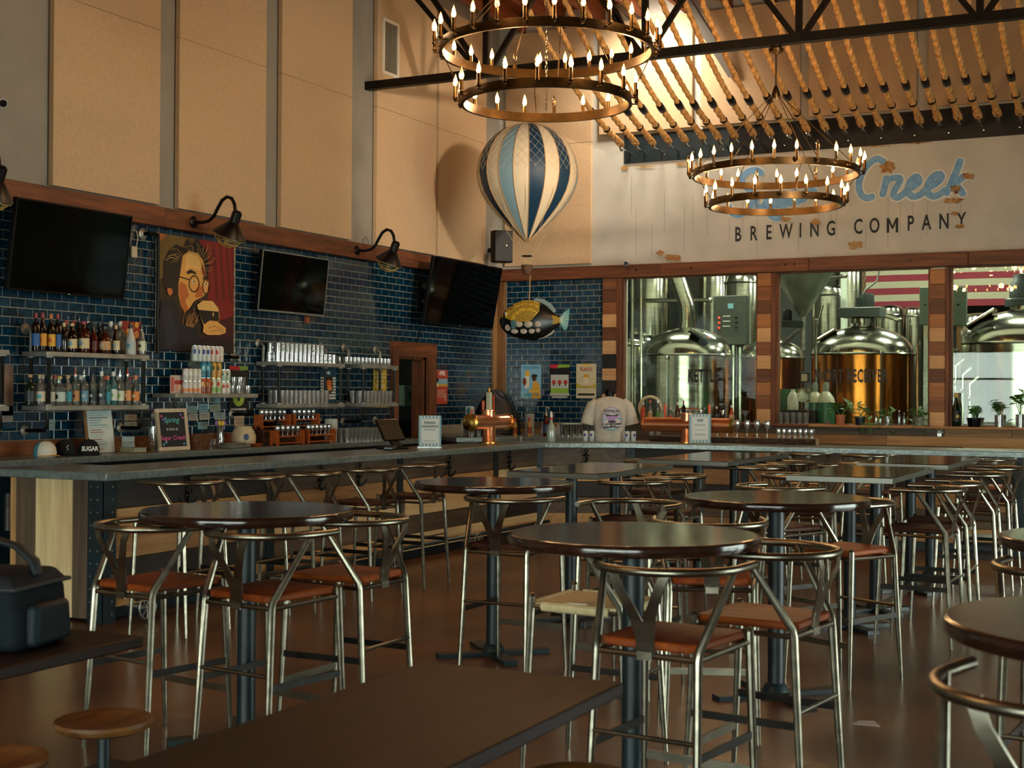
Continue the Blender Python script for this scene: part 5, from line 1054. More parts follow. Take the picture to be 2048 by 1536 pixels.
t = thing('ceramic_pitcher', 'cream stoneware crock with a small blue flower', 'crock', (.35, byx(487, .35), 1.071)); ob('crock_body', MB().lathe([(0, 0), (.1, 0), (.125, .04), (.13, .1), (.11, .16), (.085, .195), (.092, .21), (.08, .21), (.075, .19), (0, .1)], 24), mat('stoneware', '#bfae8c', .4, n=30, col2='#b09e7c'), t); ob('flower_motif', MB().ell((0, 0, 0), (.03, .035, .002), 8, 4).rot(R(90), 'X').xf(Matrix.Translation((.0, -.129, .1))).rot(R(50), 'Z'), paint('#3a4a6a'), t)
t = thing('wire_basket', 'small wire basket with papers on the back bar', 'basket', (.42, byx(272, .42), 1.071)); wb = MB()
for i in range(8): wb.tube([(-.09+i*.026, -.14, 0), (-.09+i*.026, -.15, .1)], .002, 4); wb.tube([(-.09+i*.026, .14, 0), (-.09+i*.026, .16, .12)], .002, 4)
for z in (0, .05, .1): wb.tube([(-.09, -.145, z), (.1, -.145, z), (.1, .15, z), (-.09, .15, z)], .0025, 4, closed=True)
ob('wires', wb, M_BRASS, t); ob('paper_stack', MB().cbox(-.08, .09, -.13, .04, .004, .05, .002), paint('#8f917a'), t); ob('leaflet', MB().box(-.06, .08, -.12, -.11, .05, .15), paint('#a5b0ae'), t)
solo('folded_towel', MB().cbox(-.09, .09, -.16, .16, 0, .03, .012).cbox(-.08, .08, -.15, .1, .03, .05, .01), paint('#6d6a60', .9), 470, .5, 'folded grey bar towel at the counter edge', 'towel')
solo('orange_dish', MB().lathe([(0, 0), (.06, 0), (.085, .03), (.08, .032), (.055, .008), (0, .008)], 18), paint('#8a3d1a', .4), 510, .47, 'small orange-brown dish beside the crock', 'dish')
# note cards pinned to the tiles
cd_ = [(385, 819, 20, 14, '#8fa39a'), (407, 816, 19, 17, '#7fa0a8'), (430, 816, 22, 15, '#9a9a80'), (430, 800, 20, 13, '#7f9aa0'), (386, 834, 19, 14, '#a59f90'), (409, 832, 21, 15, '#a8a290'), (440, 832, 22, 15, '#8f9a98'), (405, 851, 19, 15, '#6f9aa8'), (478, 842, 20, 20, '#b59a80'), (422, 798, 16, 13, '#a5a08a'), (261, 835, 25, 12, '#a09a88'), (261, 850, 25, 13, '#8fa098'), (104, 850, 12, 22, '#8f9a94'), (260, 815, 44, 12, '#4a5a42')]
for i, (x, y, w, h, c) in enumerate(cd_):
    p = ax(.013, x, y); d = depth(p); sx_ = (ax(.013, x+w/2, y).y-ax(.013, x-w/2, y).y)/2; hz = h/2*d/FPX
    t = thing('note_card', ('paper note pinned to the tiles, %s of those beside the chalkboard and the can shelf' if x > 300 else 'paper note pinned to the tiles under the liquor shelf, %s in line') % nth(i+1), 'note', (0, 0, 0), 0, 'notes on the tiles'); orient(t, (.0135, p.y, p.z), (0, 1, .03*(i % 3-1)), (0, -.03*(i % 3-1), 1))
    ob('card', MB().box(-sx_, sx_, -hz, hz, 0, .001), paint(c), t); Print().rect(-sx_*.7, sx_*.5, hz*.2, hz*.4, '#5a6a6a').rect(-sx_*.6, sx_*.7, -hz*.4, -hz*.25, '#6a6a62').build('scribble', t, .0012)
# flat posters on the walls
def poster(cx, cy, w, h, lab, wall, base, zoff=.013):
    p = ax(zoff, cx, cy) if wall == 'l' else ay(-zoff, cx, cy); d = depth(p); H = h*d/FPX
    Wd = (ax(zoff, cx+w/2, cy).y-ax(zoff, cx-w/2, cy).y) if wall == 'l' else (ay(-zoff, cx+w/2, cy).x-ay(-zoff, cx-w/2, cy).x)
    t = thing('beer_poster', lab, 'poster', (0, 0, 0)); orient(t, (p.x, p.y, p.z), (0, 1, 0) if wall == 'l' else (1, 0, 0), (0, 0, 1)); ob('sheet', MB().box(-Wd/2, Wd/2, -H/2, H/2, -.001, .001), paint(base, .45), t); return t, Wd, H
t, w, h = poster(882.5, 774, 25, 68, 'narrow red poster right of the doorway', 'l', '#b5442f'); pr_ = Print(); pr_.rect(-w/2, w/2, .09*h, .24*h, '#7fa5b0').rect(-w/2, w/2, .02*h, .09*h, '#c99a3a').oval(-.33*w, .2*h, .11*w, .06*h, '#1c1512').oval(-.33*w, .05*h, .1*w, .04*h, '#d9c9b0')
for i in range(5): pr_.rect(-.3*w, .3*w, (-.1-.05*i)*h, (-.085-.05*i)*h, '#d9b9a0')
pr_.line([(.2*w, -.42*h), (.4*w, -.2*h)], .01, '#d9c9b0').line([(.4*w, -.42*h), (.2*w, -.22*h)], .01, '#d9c9b0').build('artwork', t, .0012); text('APRIL', .085, paint('#ece2d2'), t, .06*w, .4*h, .004, bold=.002, wfac=.8)
t, w, h = poster(656, 772, 33, 69, 'blue poster with a plated dish between the glass shelves', 'l', '#1a4258', .02); pr_ = Print()
for i in range(8): pr_.rect(-.46*w, .46*w, (.2-.083*i)*h, (.255-.083*i)*h, '#c9ccc2')
pr_.poly([(-.2*w, .25*h), (.25*w, .28*h), (.3*w, -.1*h), (.1*w, -.25*h), (-.25*w, -.05*h)], '#2a1a12').oval(.05*w, .08*h, .18*w, .1*h, '#c9622a').oval(.08*w, -.06*h, .15*w, .08*h, '#d98a3a').oval(0, .38*h, .12*w, .05*h, '#b9c4c4').build('artwork', t, .0012)
for i in range(8): text('PUZZLE OUT', .05, paint('#1a4258'), t, 0, (.228-.083*i)*h, .0025, wfac=.62)
t, w, h = poster(760, 776, 27, 78, 'yellow poster left of the doorway', 'l', '#b5962c', .02); pr_ = Print()
for i, (a_, q) in enumerate(((.36, .4), (.27, .42), (.18, .3), (.08, .35), (.02, .35), (-.1, .3))): pr_.rect(-q*w, q*w, (a_-.025)*h, (a_+.025)*h, '#cfc08a')
pr_.build('artwork', t, .0012)
t, w, h = poster(477, 778, 38, 92, 'black and green poster of a can behind the can shelf', 'l', '#15130f', .02); Print().rect(-w/2, w/2, -h/2, h/2, '#15130f').poly([(-w/2, .42*h), (.1*w, .4*h), (0, h/2), (-w/2, h/2)], '#a01c28').poly([(.1*w, .4*h), (w/2, .42*h), (w/2, h/2), (0, h/2)], '#6f8f3a').oval(0, -.2*h, .3*w, .18*h, '#8fae3a').oval(0, -.2*h, .08*w, .07*h, '#2a1c18').rect(-.4*w, .4*w, -.46*h, -.42*h, '#b9b5a8').build('artwork', t, .0012)
t, w, h = poster(1062, 763, 40, 67, 'blue release poster with a figure in yellow, leftmost of three on the back wall', 'b', '#7fb0c9'); pr_ = Print(); pr_.poly([(.02*w, -h/2), (w/2, -h/2), (.42*w, -.1*h), (.25*w, .02*h), (.1*w, -.02*h)], '#d99a2c').oval(.16*w, .1*h, .12*w, .09*h, '#5a3220').oval(.17*w, .17*h, .16*w, .05*h, '#1c1a1c').poly([(-.3*w, -.22*h), (-.08*w, -.2*h), (-.1*w, .28*h), (-.28*w, .26*h)], '#d9d2c0').oval(-.18*w, .24*h, .12*w, .09*h, '#e0a52c').oval(-.32*w, 0, .1*w, .12*h, '#7a4028').rect(-.1*w, .4*w, -.33*h, -.25*h, '#e0b04a').poly([(-w/2, -h/2), (-.1*w, -h/2), (-.2*w, -.32*h), (-w/2, -.3*h)], '#8fc4cf').build('artwork', t, .0012); text('RELEASING', .06, paint('#4a86a5'), t, .02*w, .42*h, .006, bold=.001, wfac=.85); text('APRIL 11TH', .058, paint('#2f7f9a'), t, .03*w, -.4*h, .006, bold=.001, wfac=.8)
t, w, h = poster(1119.5, 763, 39, 68, 'black poster with three cans, middle of three on the back wall', 'b', '#0e0e10'); pr_ = Print(); pr_.poly([(-w/2, .4*h), (-.15*w, .38*h), (-.05*w, h/2), (-w/2, h/2)], '#b51f30').poly([(-.15*w, .4*h), (w/2, .42*h), (w/2, h/2), (-.05*w, h/2)], '#7fa52c')
for x in (-.3, .3, 0): pr_.rect((x-.16)*w, (x+.16)*w, -.34*h, .2*h, '#b9bab0').rect((x-.16)*w, (x+.16)*w, -.34*h, -.2*h, '#86b03a').oval(x*w, -.02*h, .1*w, .07*h, '#b5382c').oval(x*w, -.1*h, .03*w, .04*h, '#1c1c1c')
pr_.rect(-w/2, w/2, -.42*h, -.34*h, '#b5b0a0').rect(-.4*w, .4*w, -.48*h, -.44*h, '#c9c9c0').build('artwork', t, .0012)
t, w, h = poster(1172.5, 762, 40, 69, 'cream poster with red title, rightmost of three on the back wall', 'b', '#c9bd9c'); pr_ = Print(); pr_.poly([(-.3*w, h/2), (.3*w, h/2), (0, .42*h)], '#d9b040').oval(0, .14*h, .14*w, .06*h, '#d99a2c').rect(-.1*w, .1*w, -.08*h, .1*h, '#d9cdb0').poly([(-w/2, -.2*h), (w/2, -.2*h), (w/2, -.06*h), (.3*w, -.12*h), (0, -.16*h), (-.3*w, -.12*h), (-w/2, -.05*h)], '#b5a53a').rect(-.42*w, .42*w, -.42*h, -.36*h, '#1c1815').line([(-.4*w, .06*h), (-.15*w, .14*h)], .006, '#c9862c').line([(.2*w, .1*h), (.42*w, .04*h)], .006, '#d9b060').build('artwork', t, .0012); text('FLACO', .07, paint('#a52a22'), t, 0, .34*h, .004, bold=.001, wfac=.85); text('Flaco', .04, paint('#c94a3a'), t, 0, -.17*h, .004)
for i, (x, y, c) in enumerate(((5, 780, '#8a6a5a'), (5, 828, '#9a8f80'))):
    p = ax(.02, x, y); ob('shelf_picture', MB().box(0, .004, -.12, .12, -.22 if i == 0 else -.07, .22 if i == 0 else .07), mat('picture_%d' % i, c, .5, n=6, col2='#5a4a42'), loc=(.016, p.y, p.z), label='small picture at the far left edge, %s' % ('upper' if i == 0 else 'lower'), cat='picture')

# ------------------------------------------------------------------ things on the bar
def face_cam(t, p, lean=0): orient(t, p, (_r0.x, _r0.y, 0), (-_r0.y*lean*-1*0, 0, 1)); return t
def stripe_sign(p, w, h, lab, title, lines, qr):
    t = thing('table_sign', lab, 'sign', (0, 0, 0)); orient(t, (p[0], p[1], 1.0705), _r0, (0, 0, 1))
    ob('base', MB().box(-w/2-.01, w/2+.01, 0, .008, -.04, .05), M_CLEAR, t); ob('panel', MB().box(-w/2, w/2, .006, h, -.003, .001), paint('#b9c0bd', .4), t)
    pr_ = Print(); n = 13
    for i in range(n):
        if i % 2 == 0: x = -w/2+i*w/n; pr_.rect(x, x+w/n, .008, h, '#6f9aa8')
    pr_.rect(-w/2+.028, w/2-.028, .04, h-.03, '#c9cdc9'); pr_.line([(-w/2+.034, .046), (w/2-.034, .046), (w/2-.034, h-.036), (-w/2+.034, h-.036), (-w/2+.034, .046)], .003, '#7f9aa0')
    for v in lines: pr_.rect(-w*.26, w*.26, v-.004, v+.002, '#8a9494')
    pr_.build('printed_card', t, .0015)
    for i, s_ in enumerate(title): text(s_, .034 if len(s_) > 5 else .045, paint('#2f4a58'), t, 0, h-.075-.038*i, .007, bold=.0006, wfac=.85)
stripe_sign((2.06, -5.52), .235, .33, 'blue striped parking validation sign on the bar', ('PARKING', 'VALIDATION'), (.19, .18, .07), True); stripe_sign((4.05, -2.78), .25, .34, 'blue striped wifi sign beside the right copper tap', ('WIFI',), (.22, .21, .16, .11, .1), False)
t = thing('register_tablet', 'black point-of-sale tablet on a folding stand on the bar', 'tablet', (1.98, -6.1, 1.07), R(-12)); ob('base', MB().cbox(-.14, .1, -.12, .12, 0, .02, .008), M_BLACK, t); ob('stand', MB().strip([(.06, 0, .02), (-.02, 0, .1), (-.06, 0, .17)], .12, .02, (0, 1, 0)), M_BLACK, t); ob('tablet', MB().cbox(-.014, .012, -.15, .15, -.12, .12, .006).rot(R(-32), 'Y').xf(Matrix.Translation((-.05, 0, .19))), M_BLACK, t); ob('screen', MB().box(-.017, -.0145, -.135, .135, -.105, .105).rot(R(-32), 'Y').xf(Matrix.Translation((-.05, 0, .19))), mat('tv_screen', '#020303', .12), t); ob('rear_edge', MB().box(.0125, .0145, -.15, .15, .115, .12).rot(R(-32), 'Y').xf(Matrix.Translation((-.05, 0, .19))), M_CHROME, t)
ob('card_reader', MB().cbox(-.05, .05, -.1, .1, 0, .04, .012), mat('reader', '#1a1c1d', .3), loc=(2.06, -6.3, 1.071), rz=R(20), label='small dark card reader lying beside the tablet', cat='card reader')
def faucet(t, x, y, z, rz, hcol, hh=.17):
    T = Matrix.Translation((x, y, z)) @ Matrix.Rotation(rz, 4, 'Z'); f_ = ob('tap_faucet', MB().tube([(0, 0, 0), (0, -.05, 0), (0, -.075, -.02), (0, -.085, -.07)], .012, 8).cyl((0, -.05, 0), (0, -.05, .05), .011, n=8).xf(T), M_CHROME, t)
    ob('tap_handle', MB().lathe([(0, .05), (.01, .05), (.014, .07), (.012, .1), (.019, .05+hh*.8), (.015, .05+hh), (0, .05+hh)], 10, (0, -.05, 0)).xf(T), paint(hcol, .4), f_)
def tower(loc, rz, L, lab, handles, h=.36):
    t = thing('copper_tap_tower', lab, 'beer taps', loc, rz, 'copper beer taps')
    ob('column', MB().lathe([(.105, 0), (.105, .01), (.078, .014), (.075, .02), (.075, h), (.078, h), (.09, h+.004), (.09, h+.016), (0, h+.016)], 28), M_COPPER, t); ob('base_flange', MB().lathe([(.12, 0), (.12, .012), (.08, .014)], 28), M_BRASS, t)
    k = MB().tube([(-L/2, 0, 0), (L/2, 0, 0)], .085, 28).xf(Matrix.Translation((0, 0, h-.12))); ob('crossbar', k, M_COPPER, t)
    for s in (-1, 1): ob('end_cap', MB().lathe([(.085, 0), (.1, 0), (.1, .012), (.088, .02), (.05, .03), (0, .032)], 28).rot(R(90*s), 'Y').xf(Matrix.Translation((s*L/2, 0, h-.12))), M_BRASS, t)
    for i, (u, c) in enumerate(handles): faucet(t, u, .09, h-.1, R(180), c)
    return t
tower((1.98, -4.05, 1.07), R(90), .86, 'copper T-shaped tap tower on the left leg of the bar', ((.12, '#c9542a'), (.34, '#2a3a4a')))
tower((3.82, -2.56, 1.07), 0, 1.06, 'copper T-shaped tap tower on the right leg of the bar', ((-.33, '#c9542a'), (.22, '#c9542a'), (.42, '#2a2a2a')), .33)
t = thing('tap_badge', 'tall pale tap handle standing on top of the left copper tower', 'tap handle', (1.98, -4.05, 1.4465)); ob('handle', MB().cbox(-.03, .03, -.02, .02, 0, .2, .006), paint('#b5b8a0', .4), t); ob('finial', MB().lathe([(0, .2), (.02, .2), (.012, .22), (.018, .25), (0, .26)], 12), M_BRASS, t)
ob('tap_badge', MB().lathe([(0, 0), (.012, 0), (.016, .04), (.01, .1), (.014, .15), (0, .18)], 10), paint('#b5421c', .35), loc=(2.0, -3.98, 1.4465), label='slim orange tap handle on top of the left copper tower', cat='tap handle')
# spray bottle, shot glass, shaker cups
t = thing('spray_bottle', 'clear plastic bottle with a red collar and white spout on the bar', 'bottle', (2.36, -3.2, 1.0705)); ob('bottle_body', MB().lathe([(0, 0), (.05, 0), (.053, .01), (.053, .15), (.045, .18), (.02, .22), (.017, .26), (0, .26)], 20), GB['spray'], t); ob('collar', MB().lathe([(.02, .255), (.021, .285), (0, .285)], 14), paint('#b5301c', .4), t); ob('spout', MB().lathe([(.016, .285), (.018, .31), (.012, .35), (0, .36)], 12), paint('#c9c9c2', .4), t)
tag(link('shot_glass', SHOT, None, None, (2.02, -3.32, 1.0705)), 'single shot glass on the bar right of the spray bottle', 'glass')
for i in range(7):
    p = az(1.0705, 1130+i*6.5, 871); q = (1.55+.05*i, -1.12+.075*i+.02, 1.061); o = ob('shaker_cup', MB().lathe([(0, 0), (.032, 0), (.044, .16), (.042, .16), (.03, .006), (0, .006)], 16), M_CHROME, loc=q, label='stainless shaker cup on the corner counter, %s in the row' % nth(i+1), cat='shaker', group='shaker cups on the corner counter')
# T-shirt on a bust
t = thing('shirt_bust', 'white printed T-shirt on a black headless bust on the bar', 'mannequin', (2.86, -2.62, 1.0705), R(26)); V = []; F = []
sec = [(.0, .17, .1), (.1, .175, .105), (.2, .19, .115), (.3, .205, .12), (.38, .22, .115), (.44, .225, .1), (.485, .2, .085), (.515, .13, .075), (.53, .075, .062), (.535, .06, .055)]
for (z, rx, ry) in sec:
    for k in range(24):
        a_ = 2*math.pi*k/24; w_ = 1+.025*math.sin(5*a_+z*9)*(1 if z < .35 else .3); V.append((rx*math.cos(a_)*w_, ry*math.sin(a_)*w_, z))
for i in range(len(sec)-1):
    for k in range(24): F.append((i*24+k, i*24+(k+1) % 24, i*24+24+(k+1) % 24, i*24+24+k))
F.append(list(range(24))); m = mat('white_cotton', '#b9b3a8', .9, n=12, col2='#aaa498'); sh = ob('shirt', MB().add(V, F), m, t, smooth=60)
for s in (-1, 1): ob('sleeve', MB().tube([(s*.15, 0, .475), (s*.21, 0, .42), (s*.245, -.005, .32), (s*.272, -.01, .2)], [.055, .07, .074, .08], 14, sx=.9), m, sh)
ob('neck', MB().lathe([(.05, .5), (.052, .56), (.058, .6), (.05, .615), (0, .615)], 18), M_BLACK, t); ob('collar_band', MB().tube([(.066*math.cos(k*.35), .06*math.sin(k*.35), .53-.012*math.sin(k*.35+3.14)) for k in range(18)], .008, 6, closed=True), m, sh)
g_ = link('shirt_print', None, None, None); g_.parent = sh; bpy.data.objects.remove(g_)
pr_ = Print(); pr_.oval(0, 0, .115, .14, '#8f7fb5').oval(0, .005, .105, .128, '#b9b3b0').poly([(-.1, .06), (0, .045), (.1, .06), (.06, .03), (-.06, .03)], '#2a2a34').poly([(-.09, .03), (.09, .03), (.02, -.03), (-.03, -.03)], '#a57fb5').oval(0, -.035, .05, .018, '#3a3540').poly([(-.115, -.06), (.115, -.05), (.1, -.1), (-.1, -.11)], '#1c1c24').rect(-.06, .06, -.13, -.118, '#5fa5a0').oval(-.09, -.01, .02, .01, '#5fa5a0', 8).oval(.09, .0, .02, .012, '#5fa5a0', 8)
ms = pr_.build('shirt_print', sh); ms.matrix_local = Matrix.Translation((.02, -.134, .27)) @ Matrix.Rotation(R(90), 4, 'X')
for s_, sz, v, c in (('ZEPPELIN', .045, .088, '#3a2f5a'), ('White', .03, .052, '#c9c4c9'), ('Sugar Creek', .042, -.078, '#d9d4d0')):
    o = link('lettering', txt_mesh(s_, sz, bold=.0008, shear=.25 if v < .08 else 0), paint(c), sh); o.matrix_local = Matrix.Translation((.02, -.1385, .27+v)) @ Matrix.Rotation(R(90), 4, 'X')
for i, (x, y) in enumerate(((2.62, -2.79), (2.68, -2.74), (2.735, -2.69), (2.98, -2.43+.0), (3.04, -2.5), (3.1, -2.45))):
    can((x+.05*(i > 2), y-.13*(i > 2), 1.0705), .122, .0325, '#b9bcb8', '#9aa5aa', '#2f7f92', 'blue and white can %s the T-shirt bust, %s from the left' % ('left of' if i < 3 else 'right of', nth(i % 3+1)), 'cans beside the bust', '#2a2f7a')
# live-edge ledge with stemmed glasses
t = thing('live_edge_ledge', 'raised wood ledge with dark bark edge along the back of the bar', 'ledge', (0, 0, 1.0705)); rn = random.Random(6); p0, p1 = 3.3, 5.3
fr_ = [(p0+(p1-p0)*i/30, -2.43-rn.uniform(0, .02)) for i in range(31)]; ob('slab', MB().prism([(p0, -2.29)]+[(x, -2.42) for x, _ in fr_]+[(p1, -2.29)], .0, .07), wood('slab_wood', '#6d4626', '#8a5d34', 'x'), t, smooth=0)
bk_ = MB(); V = []; F = []
for i, (x, y) in enumerate(fr_):
    for k in range(5): V.append((x, -2.421-(.006+rn.uniform(0, .022))*math.sin(.4+k*.65), .002+.066*k/4))
for i in range(30):
    for k in range(4): F.append((i*5+k, i*5+5+k, i*5+6+k, i*5+1+k))
ob('bark', bk_.add(V, F), mat('bark', '#1f140c', .95, n=40, col2='#4a3421', bump=.8), t, smooth=0); ob('sawn_end', MB().box(p1, p1+.003, -2.43, -2.29, .001, .069), paint('#a88a5c', .8), t)
ZL_ = 1.141
glasses(WINE, [(4.12+.12*i, -2.365, ZL_) for i in range(6)], 'stemmed wine glass standing on the bark-edged ledge', 'wine glasses on the ledge'); glasses(TAST, [(4.86+.063*(i % 7), -2.33-.065*(i // 7), ZL_) for i in range(14)], 'small stemmed tasting glass crowded at the right end of the ledge', 'tasting glasses on the ledge')
glasses(TUMB, [(3.3+.085*i, -2.36, ZL_) for i in range(2)], 'tumbler at the left end of the bark-edged ledge', 'tumblers on the ledge')
# ------------------------------------------------------------------ corner counter clutter
ZK = 1.061
def onc(px, py=870, k=0): return az(ZK, px, py)
blk = MB(); V = []; F = []; rn = random.Random(12)
for i in range(9):
    ph = (i/8)*math.pi/2
    for k in range(20): a_ = 2*math.pi*k/20; w_ = 1+.12*math.sin(3*a_+i)+.06*rn.uniform(-1, 1); V.append((.27*math.cos(ph)*math.cos(a_)*w_, .19*math.cos(ph)*math.sin(a_)*w_, .46*math.sin(ph)*(1+.06*math.sin(2*a_))))
for i in range(8):
    for k in range(20): F.append((i*20+k, i*20+(k+1) % 20, i*20+20+(k+1) % 20, i*20+20+k))
F.append(list(range(20)))
t = thing('black_cover', 'black plastic cover draped over a machine in the corner', 'cover', (.42, -.85, ZK), R(30)); t.scale = (1.2, 1.2, 1.3); ob('drape', blk.add(V, F), mat('black_vinyl', '#060606', .5, n=9, col2='#101010', bump=.6), t, smooth=50); ob('hem', MB().tube([(.28*math.cos(k*.4), .2*math.sin(k*.4), .012) for k in range(16)], .01, 6, closed=True), M_BLACK, t)
t = thing('drain_rack', 'steel rack of glasses on the corner counter', 'rack', (.55, -1.78, ZK), R(-45)); ob('top_shelf', MB().cbox(-.2, .2, -.12, .12, .22, .235, .004), M_GALV, t)
for sx in (-1, 1):
    for sy in (-1, 1): ob('leg', MB().cyl((sx*.18, sy*.1, 0), (sx*.18, sy*.1, .22), .008, n=8), M_GALV, t)
T_ = Matrix.Translation((.55, -1.78, 0)) @ Matrix.Rotation(R(-45), 4, 'Z')
glasses(PINT, [tuple(T_ @ Vector((-.13+.088*i, -.05+.09*j, ZK))) for i in range(4) for j in range(2)], 'pint glass under the steel rack on the corner counter', 'glasses in the corner rack')
for i, (u, bo, mk, ds) in enumerate(((-.14, '#b5c0c2', '#2a3a7a', 'blue and white can'), (-.05, '#2f8a98', '#1f5a6c', 'teal can'), (.05, '#b5b39a', '#b5402c', 'cream can with red dot'))): can(tuple(T_ @ Vector((u, -.03, ZK+.236))), .157, .033, bo, '#9aa5a5', None, ds+' on top of the corner rack', 'cans on the corner rack', mk)
for i, (px, H, r, c, cp_, ds) in enumerate(((1003, .24, .03, '#b5822c', '#a52a1a', 'yellow sauce bottle with red cap'), (1008, .25, .028, '#b5822c', '#a52a1a', 'amber sauce bottle with red cap'), (1029, .2, .035, '#a58a9a', '#9a8a92', 'lilac plastic bottle'), (1036, .17, .04, '#9a8f86', '#8a8a82', 'squat grey tub'))):
    p = az(ZK, px, 868); q = (1.0+.14*i, -1.55+.15*i+.12, ZK); t = thing('condiment_bottle', ds+' on the corner counter behind the copper tap', 'bottle', q); ob('bottle_body', MB().lathe([(0, 0), (r, 0), (r, H*.6), (r*.6, H*.75), (r*.5, H*.82), (0, H*.82)], 14), paint(c, .4), t); ob('cap', MB().lathe([(r*.55, H*.8), (r*.5, H), (0, H)], 12), paint(cp_, .4), t); ob('paper_label', MB().lathe([(r*1.02, H*.15), (r*1.02, H*.5)], 14), paint('#8a3a1c' if i < 2 else '#b5b0a8', .5), t)
t = thing('syrup_pump', 'dark red syrup bottle with a cream pump top on the corner counter', 'bottle', (1.36, -1.22, ZK)); ob('bottle_body', MB().lathe([(0, 0), (.04, 0), (.042, .01), (.042, .2), (.03, .24), (.016, .28), (0, .28)], 16), GB['red'], t); ob('paper_label', MB().lathe([(.0428, .05), (.0428, .16)], 16), paint('#2a4a6a', .5), t); ob('pump', MB().lathe([(.018, .28), (.018, .31), (.008, .315), (.006, .38), (.014, .385), (0, .395)], 12).tube([(0, 0, .39), (.05, -.03, .385), (.06, -.035, .37)], .007, 6), paint('#b9ab92', .4), t)
t = thing('storage_tub', 'stack of white plastic tubs behind the copper tap', 'tub', (1.08, -1.15, ZK))
for i in range(3): ob('tub', MB().lathe([(0, i*.1), (.06, i*.1), (.07, i*.1+.09), (.074, i*.1+.098), (0, i*.1+.098)], 16), paint('#a5a39a', .5), t)
ob('chopping_block', MB().cbox(-.14, .14, -.09, .09, 0, .17, .01), paint('#8fa08a', .5), loc=(1.38, -.5, ZK), rz=R(45), label='pale green plastic bin by the wooden backsplash', cat='bin')
# ------------------------------------------------------------------ kitchen appliance through the doorway
t = thing('dispenser', 'pale green wall dispenser inside the dark doorway', 'dispenser', (-.9, -1.7, 0)); p = ax(-.9, 816, 792); t.location = (-.9, p.y, p.z); ob('case', MB().cbox(-.06, .06, -.2, .2, -.15, .15, .015), paint('#7f9a82', .4), t); ob('window', MB().box(.0605, .064, -.1, .1, -.04, .06), paint('#2f6a4a', .3), t); ob('lock', MB().ell((.062, -.13, .1), .012, 8, 6), M_CHROME, t); ob('wall_arm', MB().box(-1.6, -.06, -.05, .05, -.05, .05), M_PIPE, t)
t = thing('kitchen_fill_light', 'small unseen lamp added to brighten the dispenser beyond the doorway', 'lamp', (-1.2, -2.3, 2.6)); ob('shade', MB().lathe([(.08, 0), (.1, .02), (.06, .08), (0, .1)], 16), M_WHITE, t); l = bpy.data.lights.new('kitchen_fill_lamp', 'POINT'); l.energy = 9; l.color = (.9, 1, .85); o = bpy.data.objects.new('kitchen_fill_lamp', l); COL.objects.link(o); o.parent = t; o.location = (0, 0, -.05)  # unseen ceiling lamp, added to brighten the dispenser in the doorway
t = thing('kitchen_counter', 'steel kitchen counter with appliances inside the doorway', 'counter', (-1.4, -1.5, 0)); ob('top', MB().box(-.4, .5, -1.1, 1.0, .86, .9), M_STEEL, t); ob('body', MB().box(-.38, .48, -1.08, .98, 0, .86), mat('fridge_body', '#0b1a20'), t); mw = ob('appliance', MB().cbox(-.1, .4, -.6, .3, .9, 1.12, .01), paint('#6a756c', .4), t); ob('display', MB().box(.401, .404, -.3, .0, 1.02, 1.07), paint('#101a18', .2), mw)

# ------------------------------------------------------------------ brewery behind the windows
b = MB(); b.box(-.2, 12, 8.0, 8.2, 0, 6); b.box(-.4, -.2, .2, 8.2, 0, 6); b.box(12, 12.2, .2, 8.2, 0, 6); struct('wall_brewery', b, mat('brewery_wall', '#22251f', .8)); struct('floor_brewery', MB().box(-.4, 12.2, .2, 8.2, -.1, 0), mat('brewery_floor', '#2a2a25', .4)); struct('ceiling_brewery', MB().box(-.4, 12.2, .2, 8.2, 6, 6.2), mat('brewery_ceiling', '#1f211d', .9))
LPW = 210
for i, (x, y) in enumerate(((1.5, 2.2), (4.2, 1.6), (7, 2.2), (2.8, 5.2), (6, 5.2), (9, 4.5))):
    t = thing('strip_light', 'ceiling strip light in the brewery, %s' % nth(i+1), 'light', (x, y, 5.6), 0, 'brewery strip lights'); ob('housing', MB().box(-.6, .6, -.12, .12, .01, .08), paint('#b9bcb4'), t); ob('diffuser', MB().box(-.58, .58, -.1, .1, .0, .01), emis('strip_glow', '#f4ffe8', 4, False), t); ob('hanger', MB().cyl((0, 0, .08), (0, 0, .4), .008, n=6), M_GALV, t)
    l = bpy.data.lights.new('strip_lamp', 'AREA'); l.shape = 'RECTANGLE'; l.size = 1.16; l.size_y = .2; l.energy = LPW; l.color = (.95, 1.0, .84); o = bpy.data.objects.new('strip_lamp', l); COL.objects.link(o); o.parent = t; o.location = (0, 0, -.02)
def place(px, Y): p = ay(Y, px, 788); return p.x, depth(p)/FPX, (lambda y: ay(Y, px, y).z)
M_TANKC = mat('copper_tank', '#b06a2c', .18, 1.0, n=2, col2='#8d4f1e', scale=(3, 3, .4))
